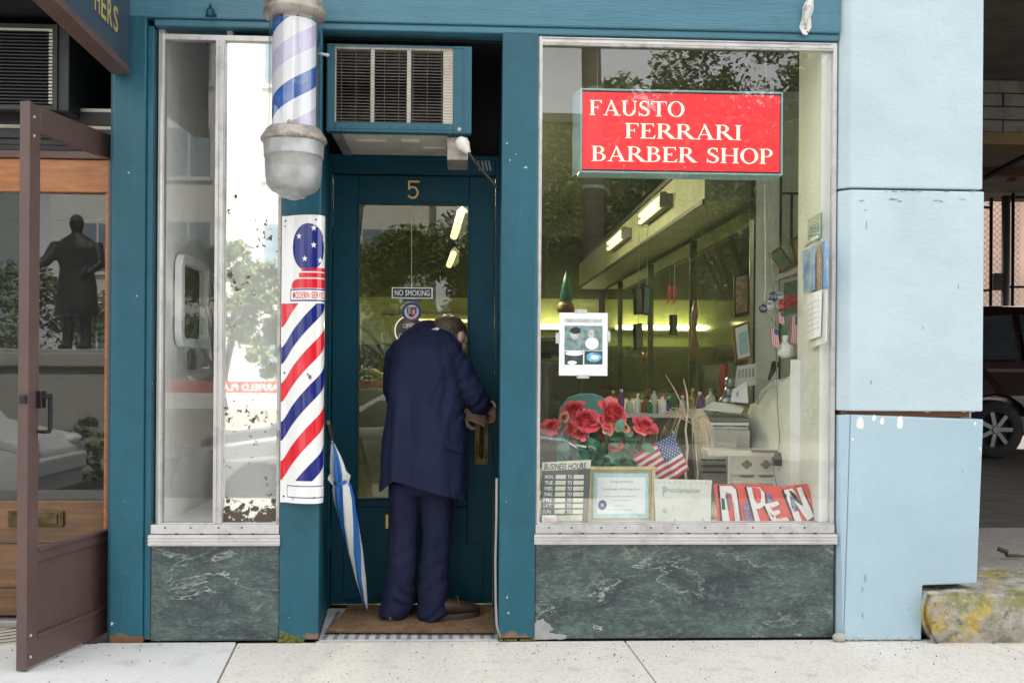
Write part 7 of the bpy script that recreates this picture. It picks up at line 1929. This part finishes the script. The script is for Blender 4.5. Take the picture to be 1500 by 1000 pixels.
wallpic('lower_picture', 'framed picture of small blue prints below the sloping shelf', [(1143, 410), (1180, 400), (1180, 462), (1143, 470)], 'picture_green', 'wall_grey', Y1-.08, .12, .1)

# patriotic bouquet in hobnail vase, little flags
zst = atX(1160, 527, XW-.03)
t = thing('flower_vase', 'white hobnail vase of red, white and blue flowers on the partition step', 'vase', Vector((at(1150, 524, .42).x, .42, at(1150, 524, .42).z)))
c = at(1150, 524, .42); b = MB(); b.lathe([(.022, 0), (.034, .02), (.036, .035), (.030, .055), (.016, .068), (.012, .075), (.014, .105), (.012, .105)], c, n=24)
for i in range(12):
    for j in range(4): a = 2*PI*(i+.5*(j % 2))/12; r_ = (.033, .0365, .0355, .031)[j]; b.ell(c+Vector((r_*math.cos(a), r_*math.sin(a), .015+j*.013)), (.004, 0, 0), (0, .004, 0), (0, 0, .004), None, 6, 4)
b.build('vase_body', 'paper', t, smooth=True)
b = MB()
for (x, y, r_, m_) in ((1133, 435, 8, 'flower_blue'), (1118, 452, 7, 'flower_blue'), (1128, 446, 7, 'flower_white'), (1143, 433, 6, 'flower_white'), (1140, 447, 7, 'flower_white'), (1150, 442, 9, 'flower_red'), (1160, 446, 9, 'flower_red'), (1170, 442, 9, 'flower_red'), (1145, 450, 7, 'flower_red'), (1176, 450, 8, 'flower_red'), (1163, 436, 6, 'flower_red')):
    c0 = at(x, y, .40+random.uniform(-.02, .03)); R0 = r_/330
    for k_ in range(26):
        d = Vector((random.gauss(0, 1), random.gauss(0, 1)-.3, random.gauss(0, 1))).normalized(); s_ = d.cross(Vector((.3, .5, .8))).normalized(); u_ = d.cross(s_)
        w_ = R0*.42; p = c0+d*R0*.55; b.add([p, p+s_*w_+d*R0*.3, p+u_*w_*.6+d*R0*.45, p-s_*w_+d*R0*.3], [(0, 1, 2, 3)], m_)
b.build('flowers', 'flower_red', t)
b = MB()
for x, y in ((1133, 440), (1120, 455), (1150, 450), (1165, 450), (1140, 452)): b.tube([c+Vector((0, 0, .1)), at(x, y, .41)], .0018, n=5)
b.build('flower_stems', 'silk_leaf', t)
def miniflag(lb, px, py, w_, h_, lean, Y=.40, sb=None):
    A = [at(px, py, Y), at(px+w_, py+3, Y-.01), at(px+w_+lean, py+h_, Y-.01), at(px+lean, py+h_-3, Y)]
    t = thing('small_flag', lb, 'flag', A[3])
    for k_ in range(9): prect(A, k_/9, (k_+1)/9, 0, 1, .0, th=.0006, m=('flag_red' if k_ % 2 == 0 else 'flag_white')).build('stripe', 'flag_red', t)
    prect(A, .45, 1, 0, .3, .0008).build('canton', 'flag_blue', t)
    if sb: MB().tube([at(*sb[0], Y+.004), at(*sb[1], Y+.004)], .0014, n=5).build('stick', 'cord_black', t)
miniflag('small US flag hanging at left of the hobnail vase', 1128, 480, 12, 30, 3, sb=((1136, 470), (1137, 528)))
miniflag('small US flag on a stand right of the hobnail vase', 1160, 462, 11, 42, -2, sb=((1168, 455), (1167, 524)))
miniflag('small US flag just under the red flowers', 1139, 456, 9, 20, 2)
MB().lathe([(.022, 0), (.022, .006), (.012, .012), (.003, .015)], at(1167, 525, .40), n=16).build('flag_stand', 'wood_frame', smooth=True, label='round dark stand under the right small flag', cat='stand')
A = [at(1131, 530, .5), at(1148, 522, .5), at(1147, 545, .48), at(1133, 549, .48)]
MB().tube([at(1136, 532, .5), at(1131, 545, .48), at(1126, 556, .47)], [.02, .012, .006], n=10).build('hair_clipper', 'dark_metal', smooth=True, label='dark trimmer resting on the step below the left small flag', cat='trimmer')
b = MB(); b.tube([at(1155, 555, .45), at(1132, 562, .5), at(1118, 575, .6), at(1110, 590, .7)], [.012, .013, .012, .008], n=10); b.build('rolled_tube', 'photo_light', smooth=True, label='white curved tube following the partition edge', cat='tube')

# things pinned on the white side wall
def wallside(nm, lb, cat, q, m, X_=XW-.006, th=.004):
    P_ = [atX(x, y, X_) for x, y in q]; return MB().prism(P_, (th, 0, 0)).build(nm, m, label=lb, cat=cat)
o = wallside('green_plaque', 'small dark green plaque pinned on the white side wall', 'plaque', [(1183, 322), (1203, 311), (1203, 349), (1183, 353)], 'plaque_green', XW-.012)
P_ = [atX(x, y, XW-.0135) for x, y in ((1186, 331), (1201, 324), (1201, 341), (1186, 344))]
b = MB()
for i in range(4): 
    a, c_ = P_[i], P_[(i+1) % 4]; b.tube([a, c_], .0009, n=4)
b.build('border', 'paper', o)
b = MB()
for k_ in range(6): 
    u_ = .12+.13*k_; p_ = [P_[3].lerp(P_[2], u_).lerp(P_[0].lerp(P_[1], u_), .3), P_[3].lerp(P_[2], u_).lerp(P_[0].lerp(P_[1], u_), .75)]; b.tube(p_, .0012, n=4)
b.build('lettering', 'paper', o)
wallside('postcard', 'blue sky postcard pinned left on the white side wall', 'postcard', [(1175, 368), (1193, 360), (1193, 424), (1177, 430)], 'picture_blue', XW-.03)
wallside('postcard', 'tan and green postcard overlapping the blue one on the side wall', 'postcard', [(1186, 390), (1202, 356), (1202, 424), (1184, 428)], 'picture_tan', XW-.022)
wallside('postcard', 'narrow bright blue card nearest the window frame on the side wall', 'postcard', [(1204, 354), (1212, 352), (1212, 422), (1204, 424)], 'picture_blue', XW-.012)
b = MB(); b.tube([atX(1180, 360, XW-.034), atX(1190, 352, XW-.034), atX(1197, 347, XW-.034)], [.008, .009, .006], n=8); b.build('porcelain_bird', 'paper_old', smooth=True, label='tiny cream figurine above the postcards', cat='figurine')
o = wallside('calendar', 'white wall calendar sheet hanging under the postcards', 'calendar', [(1180, 434), (1203, 424), (1201, 492), (1180, 500)], 'paper', XW-.03)
b = MB()
for r_ in range(6):
    for c_ in range(5):
        y_ = 446+r_*8-c_*1.6; x_ = 1183+c_*3.6; p = [atX(a, d_, XW-.0315) for a, d_ in ((x_, y_), (x_+2, y_-.8), (x_+2, y_+.6), (x_, y_+1.4))]; b.add(p, [(0, 1, 2, 3)])
b.build('print', 'ink_grey', o)
wallside('calendar', 'cream calendar backing sheets behind the white calendar sheet', 'calendar', [(1183, 436), (1211, 424), (1210, 500), (1184, 512)], 'paper_old', XW-.018)

# mirror with rounded white frame on the side window's inner wall
XM = sx0+.012
t = thing('wall_mirror', 'rounded white framed mirror on the wall inside the narrow side window', 'mirror', atX(255, 508, XM))
c1_, c2_ = atX(256, 440, XM), atX(300, 440, XM); ya, yb2 = c1_.y, c2_.y; zt_, zb_ = atX(262, 372, XM).z, atX(262, 508, XM).z
def rr_ring(ya, yb2, za, zb, r_, n_=8):
    pts = []
    for cy, cz, a0 in ((yb2-r_, zb-r_, 0), (ya+r_, zb-r_, 90), (ya+r_, za+r_, 180), (yb2-r_, za+r_, 270)):
        for i in range(n_+1): a = rad(a0+90*i/n_); pts.append((cy+r_*math.cos(a), cz+r_*math.sin(a)))
    return pts
o1 = rr_ring(ya, yb2, zb_, zt_, .07); o2 = rr_ring(ya+.05, yb2-.05, zb_+.04, zt_-.04, .03)
n_ = len(o1); V = [(XM, y, z) for y, z in o1]+[(XM+.03, y, z) for y, z in o1]+[(XM+.03, y, z) for y, z in o2]+[(XM+.005, y, z) for y, z in o2]
MB().add(V, [(k_*n_+i, k_*n_+(i+1) % n_, (k_+1)*n_+(i+1) % n_, (k_+1)*n_+i) for k_ in range(3) for i in range(n_)]).build('frame', 'paper', t, bevel=.006)
MB().add([(XM+.008, y, z) for y, z in o2], [list(range(n_))]).build('mirror_glass', 'room_mirror', t)
p = atX(281, 522, XM); MB().box(XM-.008, XM+.006, p.y-.05, p.y+.06, p.z-.06, p.z+.03).build('switch_plate', 'grey_plastic', label='grey switch plate under the rounded mirror', cat='switch plate', bevel=.002)
A = [at(262, 200, .9), at(300, 240, 1.2), at(300, 350, 1.2), at(262, 320, .9)]

# coat hanging and clutter seen through the door glass
t = thing('hanging_coat', 'pale olive jacket hanging behind the door glass left of the man', 'coat', at(545, 700, 1.4))
b = MB(); b.loft([(at(548, 640, 1.4), X*.14, Yv*.07), (at(548, 600, 1.4), X*.15, Yv*.07), (at(546, 565, 1.4), X*.14, Yv*.06), (at(543, 550, 1.4), X*.09, Yv*.05), (at(540, 540, 1.4), X*.04, Yv*.04)], None, 24); b.build('coat_body', mat('olive_cloth', (.2, .2, .1), .9, var=.15, bump=.4, bscale=20).name, t, smooth=True)

# barber chairs standing in the room
def barber_chair(x, y, lb):
    t = thing('barber_chair', lb, 'barber chair', (x, y, 0), 'barber chairs in the room'); c = Vector((x, y, 0))
    MB().lathe([(.30, 0), (.30, .03), (.08, .06), (.06, .42), (.14, .46)], c, n=24).build('base', 'galv', t, smooth=True)
    MB().box(x-.27, x+.27, y-.27, y+.27, .46, .60).build('seat', 'black', t, bevel=.03)
    b = MB(); b.obox((x, y+.30, .90), X*.26, Vector((0, .05, -.01)), Vector((0, .05, .30))); b.build('backrest', 'black', t, bevel=.03)
    MB().box(x-.12, x+.12, y+.32, y+.40, 1.24, 1.38).build('headrest', 'black', t, bevel=.03)
    for s in (-1, 1): MB().tube([(x+s*.30, y+.25, .55), (x+s*.31, y+.2, .78), (x+s*.31, y-.22, .80), (x+s*.30, y-.26, .55)], .022, n=8).build('armrest', 'galv', t, smooth=True)
barber_chair(.62, 3.0, 'dark barber chair inside the shop behind the poster, nearer the street'); barber_chair(.72, 5.0, 'dark barber chair deeper inside the shop behind the roses')
# ================================================================== ACROSS THE STREET (seen mirrored in the glass)
random.seed(31)
mat('car_grey', (.06, .065, .07), .25, coat=.4)
def leafcloud(n_, rx, rz_, seed, size=.075, hollow=.35):
    rnd = random.Random(seed); b = MB(); cl = []
    for _ in range(46):
        a = rnd.uniform(0, 2*PI); h = rnd.uniform(-.85, 1); r_ = math.sqrt(max(.02, 1-h*h))*rnd.uniform(hollow, 1)
        cl.append((Vector((rx*r_*math.cos(a), rx*r_*math.sin(a), rz_*h)), rnd.uniform(.22, .42)*rx*.6))
    for i in range(n_):
        c, cr = cl[i % len(cl)]
        d = Vector((rnd.gauss(0, 1), rnd.gauss(0, 1), rnd.gauss(0, .7))); d = d.normalized()*cr*rnd.random()**.4
        p = c+d; u_ = Vector((rnd.uniform(-1, 1), rnd.uniform(-1, 1), rnd.uniform(-.8, .2))).normalized(); v_ = u_.cross(Vector((rnd.uniform(-1, 1), rnd.uniform(-1, 1), 1))).normalized()
        s = size*rnd.uniform(.6, 1.3); b.add([p-u_*s, p+v_*s*.45, p+u_*s, p-v_*s*.45], [(0, 1, 2, 3)])
    return b
crowns = []
def tree(x, y, h, rx, rz_, lb, seed, leaf='leaf_a', n_=5000, base=-.5):
    t = thing('street_tree', lb, 'tree', (x, y, base), 'trees along the park across the street')
    b = MB(); b.tube([(x, y, base), (x+.05, y, base+h*.3), (x-.05, y+.05, base+h*.6)], [.16, .12, .08], n=10)
    rnd = random.Random(seed)
    for i in range(9):
        a = rnd.uniform(0, 2*PI); z0_ = base+h*rnd.uniform(.3, .6); e_ = Vector((x+rx*.7*math.cos(a), y+rx*.7*math.sin(a), base+h+rnd.uniform(-.3, .6)*rz_)); m_ = Vector((x, y, z0_)).lerp(e_, .5)+Vector((0, 0, .3)); b.tube([(x, y, z0_), m_, e_], [.06, .035, .012], n=6)
    b.build('trunk', 'bark', t, smooth=True)
    c = leafcloud(n_, rx, rz_, seed); c.v = [v+Vector((x, y, base+h)) for v in c.v]; c.build('crown', leaf, t)
tree(1.6, -16.5, 4.0, 2.6, 2.4, 'broad dark tree across the street mirrored left of centre in the display window', 1, 'leaf_b', 19800)
tree(5.6, -15.5, 6.0, 3.0, 2.6, 'tall tree across the street mirrored behind the red sign', 2, 'leaf_a', 19800)
tree(9.3, -17, 6.2, 3.2, 3.0, 'rightmost tall tree across the street mirrored at the window top', 3, 'leaf_a', 17600)
tree(3.2, -19.5, 3.2, 3.0, 2.6, 'low bushy tree behind the lamp pole across the street', 4, 'leaf_b', 19800)
tree(-1.2, -16.5, 2.6, 2.2, 1.8, 'low round tree across the street mirrored in the door glass', 5, 'leaf_b', 17600)
tree(-5.0, -16.4, 2.6, 1.6, 1.5, 'small light green tree mirrored in the old mirror panel', 6, 'leaf_a', 11000)
tree(-9.3, -15.8, 1.7, 2.4, 1.8, 'dark shrubby tree across the street mirrored beside the statue', 7, 'leaf_b', 13200)
tree(7.0, -21, 3.4, 3.4, 3.0, 'dense low tree behind the tall tree across the street', 8, 'leaf_b', 17600)
# the park's wood behind the single trees
rnd = random.Random(99); b = MB()
for i in range(90000):
    x = rnd.uniform(-1.5, 16); yy = -26+rnd.uniform(-1.5, 1.5); base_ = 3.4 if x < .3 else (3.4+(x-.3)*1.2 if x < 2.6 else min(9.4, 6.2+(x-2.6)*2.4)); top = base_+.5*math.sin(x*1.9)+.35*math.sin(x*4.1+1)+.6*noise.noise(Vector((x*1.3, 0, 0)))
    z = -.5+(top+.5)*rnd.random()**.8
    yy += .9*noise.noise(Vector((x*.8, z*.8, 0)))
    p = Vector((x, yy, z)); u_ = Vector((rnd.uniform(-1, 1), rnd.uniform(-1, 1), rnd.uniform(-.8, .2))).normalized(); v_ = u_.cross(Vector((rnd.uniform(-1, 1), rnd.uniform(-1, 1), 1))).normalized()
    s = .13*rnd.uniform(.6, 1.4); b.add([p-u_*s, p+v_*s*.5, p+u_*s, p-v_*s*.5], [(0, 1, 2, 3)])
b.build('park_wood', 'leaf_a', kind='stuff', label='green wood of the park mirrored across the display window', cat='trees')
# buildings over there
def block(nm, lb, x0, x1, y, dpt, z1, m, wins, wm='window_dark', base=-.5, roof=.3):
    t = thing(nm, lb, 'building', ((x0+x1)/2, y, base)); MB().box(x0, x1, y-dpt, y, base, z1).build('wall', m, t); MB().box(x0-.2, x1+.2, y-dpt, y+.25, z1, z1+roof).build('cornice', m, t)
    me = None
    nx, nz, ww, wh = wins
    for j in range(nz):
        for i in range(nx):
            xx = x0+(x1-x0)*(i+.5)/nx; zz = base+1+(z1-base-1)*(j+.5)/nz
            if me is None:
                o = MB(); o.box(xx-ww/2, xx+ww/2, y-.02, y+.03, zz-wh/2, zz+wh/2, 'window_dark' if wm is None else wm); o.box(xx-ww/2-.08, xx+ww/2+.08, y-.02, y+.1, zz-wh/2-.12, zz-wh/2, m); o.box(xx-.03, xx+.03, y, y+.05, zz-wh/2, zz+wh/2, m); me = o.build('window', wm, t); x_0, z_0 = xx, zz
            else: c = me.copy(); C.objects.link(c); c.parent = t; c.location = (xx-x_0, 0, zz-z_0)
    return t
block('apartment_building', 'cream apartment building across the street mirrored in the old mirror panel', -13, -1.2, -27, 8, 15, 'white_building', (4, 5, 1.3, 1.5), 'window_blue')
block('low_building', 'flat brown building across the street mirrored at the top left of the display window', 1.2, 6.5, -30, 8, 9.6, 'brown_building', (4, 3, 1.0, 1.3))
block('office_tower', 'grey office tower with blue window bands mirrored in the neighbour door', -47, -37, -70, 12, 22, 'pale_tower', (1, 9, 9.6, 1.1), 'window_blue')
block('brick_building', 'tan brick building mirrored at the far left edge', -56, -48, -68, 12, 12.5, 'tan_building', (5, 4, .8, 1.3))
# park wall with red banner
w_ = thing('park_wall', 'long pale stone retaining wall with a red lettered band across the street', 'wall', (-4, -15.3, -.46))
MB().box(-14, -1.6, -15.9, -15.5, -.46, .30).build('wall_face', 'limestone', w_, bevel=.02)
a_, b_ = refl(326, 558, -15.4, .035), refl(408, 576, -15.4, .035)
MB().box(a_.x-2.2, b_.x+2.4, -15.5, -15.42, b_.z, a_.z).build('red_band', 'red_paint', w_)
def rf(px): return refl(px, 566, -15.4, .035).x
b = MB(); wtxt = 'GARFIELD PLACE'; xr_, xl_ = rf(418), rf(308)
text_on(b, wtxt, lambda u, v: (xr_+(xl_-xr_)*u, -15.405, b_.z+.05+(a_.z-b_.z-.10)*v)); b.build('lettering', 'white_building', w_)
# utility pole
p = refl(868, 400, -11, .04)
t = thing('utility_pole', 'dark wooden utility pole across the road mirrored at left in the display window', 'pole', (p.x, -11, -.6))
MB().tube([(p.x+.08, -11, -.6), (p.x, -11, 4), (p.x-.12, -11, 9)], [.19, .16, .13], n=14).build('shaft', 'bark', t, smooth=True)
for z in (2.1, 3.9, 5.4): MB().lathe([(.175, 0), (.175, .05)], (p.x, -11, z), n=14).build('band', 'galv', t)
# statue on a plinth
p = refl(112, 508, -11.5, .31); pz_t = refl(112, 512, -11.5, .31).z; top = refl(112, 312, -11.5, .31).z
t = thing('statue', 'dark bronze statue of a coated figure on a pale plinth mirrored in the neighbour door', 'statue', (p.x, -11.5, -.5))
hh = top-pz_t; sc = hh/1.8; cx = p.x; B = Vector((cx, -11.5, pz_t))
MB().box(cx-1.1, cx+1.1, -12.4, -10.8, -.5, pz_t-.28).build('plinth', 'limestone', t, bevel=.03); MB().box(cx-1.2, cx+1.2, -12.5, -10.7, pz_t-.28, pz_t-.05).build('plinth_cap', 'limestone', t, bevel=.03); MB().box(cx-1.0, cx+1.0, -12.3, -10.9, pz_t-.05, pz_t).build('plinth_step', 'limestone', t, bevel=.02)
b = MB(); Vv = lambda x, y, z: B+Vector((x, y, z))*sc
b.tube([Vv(-.12, 0, .0), Vv(-.1, 0, .45), Vv(-.08, 0, .85)], [.07*sc, .08*sc, .11*sc]); b.tube([Vv(.14, .05, 0), Vv(.12, .02, .45), Vv(.08, 0, .85)], [.07*sc, .08*sc, .11*sc])
b.ell(Vv(-.12, .1, .03), X*.07*sc, Yv*.16*sc, Zv*.05*sc); b.ell(Vv(.14, .15, .03), X*.07*sc, Yv*.16*sc, Zv*.05*sc)
b.loft([(Vv(0, 0, .45), X*.28*sc, Yv*.22*sc), (Vv(0, 0, .85), X*.25*sc, Yv*.19*sc), (Vv(0, 0, 1.05), X*.22*sc, Yv*.16*sc), (Vv(0, 0, 1.32), X*.27*sc, Yv*.16*sc), (Vv(0, 0, 1.46), X*.20*sc, Yv*.12*sc), (Vv(0, 0, 1.52), X*.08*sc, Yv*.08*sc)], None, 20)
b.ell(Vv(0, .02, 1.66), X*.095*sc, Yv*.11*sc, Zv*.13*sc); b.tube([Vv(-.25, 0, 1.4), Vv(-.36, .1, 1.15), Vv(-.62, .25, 1.0)], [.09*sc, .08*sc, .05*sc]); b.tube([Vv(.25, 0, 1.4), Vv(.32, .06, 1.12), Vv(.2, .2, .98)], [.09*sc, .08*sc, .05*sc])
me = remesh(b, .035, 'statue_figure', 4); place_mesh(me, 'figure', 'bronze', t, Vector((p.x, -11.5, -.5)))
# lawn plants by the statue
b = leafcloud(500, .35, .45, 77, .07); q_ = refl(128, 620, -9.8, .31); b.v = [v+Vector((q_.x, -9.8, -.1)) for v in b.v]; b.build('flowering_shrub', 'leaf_a', label='small shrub in front of the statue plinth', cat='shrub')

def car(name, lb, x, y, z, L_, H, col, front=1, kind='car', wheel=.33, Wd=1.75):
    """side-on vehicle along X, its near side at y+Wd/2 facing the shop (+Y)"""
    t = thing(name, lb, kind, (x, y, z)); f = front
    def P_(u, h): return (x+f*(u-.5)*L_, z+h)
    if kind == 'van': prof = [(0, .35), (0, 1.0), (.02, .95*H), (.08, H), (.62, H), (.68, .97*H), (.80, .60*H), (.97, .5*H), (1, .42*H), (1, .3)]
    elif kind == 'suv': prof = [(0, .4), (.0, .62*H), (.05, .93*H), (.12, H), (.55, .99*H), (.72, .64*H), (.95, .56*H), (1, .45*H), (1, .3)]
    else: prof = [(0, .35), (0, .62*H), (.04, .68*H), (.16, .72*H), (.30, .98*H), (.40, H), (.52, .98*H), (.68, .72*H), (.94, .60*H), (1, .5*H), (1, .3)]
    poly = [P_(u, h) for u, h in prof]; wx = [.19, .80]
    # lower edge with wheel arches
    low = []
    for u in (wx[1], wx[0]):
        cx_ = x+f*(u-.5)*L_; r_ = wheel*1.18
        for i in range(9): a = PI*i/8; low.append((cx_+f*r_*math.cos(a), z+wheel+r_*math.sin(a)*.98 if 0 < i < 8 else z+.3))
    poly = poly+low; y0_, y1_ = y-Wd/2, y+Wd/2; n_ = len(poly); vs = []
    for yy, ins in ((y1_, 1), (y1_-.0, 1), (y0_, 1)): pass
    def sect(yy, tum): return [(px_, yy-(max(0, (pz_-z)-.55*H)*.32)*tum, pz_) for px_, pz_ in poly]
    b = MB(); v = sect(y1_, 1)+sect(y0_, -1); b.add(v, [list(range(n_)), list(range(n_, 2*n_))[::-1]]+[(i, (i+1) % n_, n_+(i+1) % n_, n_+i) for i in range(n_)]); b.build('body', col, t, bevel=.03)
    gw = {'van': [((.10, .62), (.10, .92), (.40, .92), (.40, .62)), ((.43, .62), (.43, .92), (.64, .92), (.74, .62))], 'suv': [((.06, .64), (.10, .91), (.26, .94), (.26, .64)), ((.28, .64), (.28, .94), (.42, .94), (.42, .64)), ((.44, .64), (.44, .94), (.55, .93), (.66, .64))]}.get(kind, [((.22, .72), (.31, .93), (.43, .94), (.43, .72)), ((.45, .72), (.45, .94), (.53, .93), (.64, .72))])
    for g_ in gw:
        for s in (1, -1):
            pts = []
            for u, h in g_: px_, pz_ = P_(u, h*H); yy = (y1_ if s == 1 else y0_)-s*(max(0, (pz_-z)-.55*H)*.32); pts.append((px_, yy+s*.006, pz_))
            MB().prism(pts, (0, s*.004, 0)).build('window', 'window_dark', t)
    for u in wx:
        for s in (1, -1):
            cx_ = x+f*(u-.5)*L_; yy = (y1_ if s == 1 else y0_)-s*.10; c = Vector((cx_, yy, z+wheel))
            w = MB().lathe([(wheel*.62, .1*s), (wheel*.9, .1*s), (wheel, .07*s), (wheel, -.09*s), (wheel*.9, -.1*s)], c, n=28, ax='y', cap=False).build('tyre', 'tyre', t, smooth=True)
            b = MB(); b.lathe([(wheel*.66, .08*s), (wheel*.60, .102*s), (wheel*.56, .06*s)], c, n=28, ax='y', cap=False)
            for k_ in range(7):
                a = 2*PI*k_/7; d = Vector((math.cos(a), 0, math.sin(a))); b.obox(c+d*wheel*.36+Vector((0, .085*s, 0)), d*wheel*.26, Vector((0, .012, 0)), d.cross(Vector((0, 1, 0)))*wheel*.07)
            b.lathe([(wheel*.14, .105*s), (wheel*.12, .11*s)], c, n=14, ax='y'); b.lathe([(wheel*.64, .03*s), (wheel*.64, .031*s)], c, 'tyre', n=20, ax='y'); b.build('rim', 'rim', w)
    for s in (1, -1):
        a = P_(.985, .47*H); MB().ell((a[0], y+s*Wd*.38, a[1]), (.12, 0, 0), (0, .16, 0), (0, 0, .08), None, 12, 8).build('headlight', 'lamp_clear', t, smooth=True)
        a = P_(.01, .58*H); MB().ell((a[0], y+s*Wd*.42, a[1]), (.04, 0, 0), (0, .1, 0), (0, 0, .13), None, 12, 8).build('tail_lamp', 'crest_red', t, smooth=True)
    a = P_(.30, .60*H); MB().box(a[0]-.09, a[0]+.09, y1_+.0, y1_+.03, a[1]-.015, a[1]+.015).build('door_handle', 'dark_metal', t, bevel=.006)
    b = MB()
    for u in (.27, .43, .66): q_ = P_(u, 0); b.box(q_[0]-.006, q_[0]+.006, y1_-.002, y1_+.004, z+.35, z+.6*H)
    b.build('door_seam', 'black', t)
    q_ = P_(1.0, .33*H); MB().box(min(q_[0], q_[0]+f*.08), max(q_[0], q_[0]+f*.08), y0_+.08, y1_-.08, q_[1]-.12, q_[1]+.10).build('bumper', col, t, bevel=.03)
    return t
# silver car mirrored under the tree, van mirrored at the far left
p = refl(360, 720, -7.4, .035); car('parked_car', 'silver parked car on the road mirrored in the lower old mirror panel', refl(292, 720, -7.4, .035).x+2.15, -7.4, -.6, 4.3, 1.45, 'car_silver', front=-1)
p = refl(20, 640, -8.0, .31); car('parked_van', 'white parked van mirrored in the glass of the neighbouring door', refl(84, 640, -8.2, .31).x-2.45, -8.2, -.75, 4.9, 1.95, 'car_white', front=1, kind='van', wheel=.33)
p = refl(840, 640, -7.6, .035); car('parked_car', 'dark grey parked car on the road mirrored low in the display window', refl(880, 640, -7.6, .035).x-2.25, -7.6, -.6, 4.5, 1.5, 'car_grey', front=1)
cx = atZ(1462, 660, .02)
car('dark_red_suv', 'dark red parked car with silver wheels inside the garage at right', at(1463, 620, 8.3).x+1.45, 9.3, .02, 4.7, 2.0, 'car_red', front=1, kind='suv', wheel=.38, Wd=1.9)

# grit and small litter on the pavement
random.seed(8); b = MB()
for i in range(260):
    x = random.uniform(-1.9, 2.6); y = -random.random()**2*.55-.015; r_ = random.uniform(.001, .0035); b.ell((x, y, .003+r_*.4+(.004 if x < -1.05 else 0)), (r_, 0, 0), (0, r_*random.uniform(.6, 1.4), 0), (0, 0, r_*.7), None, 5, 3)
b.build('grit', 'fin', kind='stuff', label='grit and specks scattered on the pavement', cat='grit')
b = MB()
for k_ in range(5):
    p = atZ(915+k_*9.2+random.uniform(-1, 1), 940+k_*13, .004)
c0_ = atZ(700, 968, .004)
for (px_, py_, l_) in ((900, 958, .03), (652, 966, .02), (610, 955, .012), (1010, 975, .01), (90, 968, .02), (84, 961, .014)):
    p = atZ(px_, py_, .009); d = Vector((random.uniform(-1, 1), random.uniform(-.4, .4), 0)).normalized()*l_*.5; s_ = Vector((-d.y, d.x, 0))*.35; b.add([p-d, p+s_+Vector((0, 0, .003)), p+d, p-s_], [(0, 1, 2, 3)])
b.build('leaf_litter', 'dead_leaf', kind='stuff', label='a few brown leaf scraps on the pavement', cat='litter')
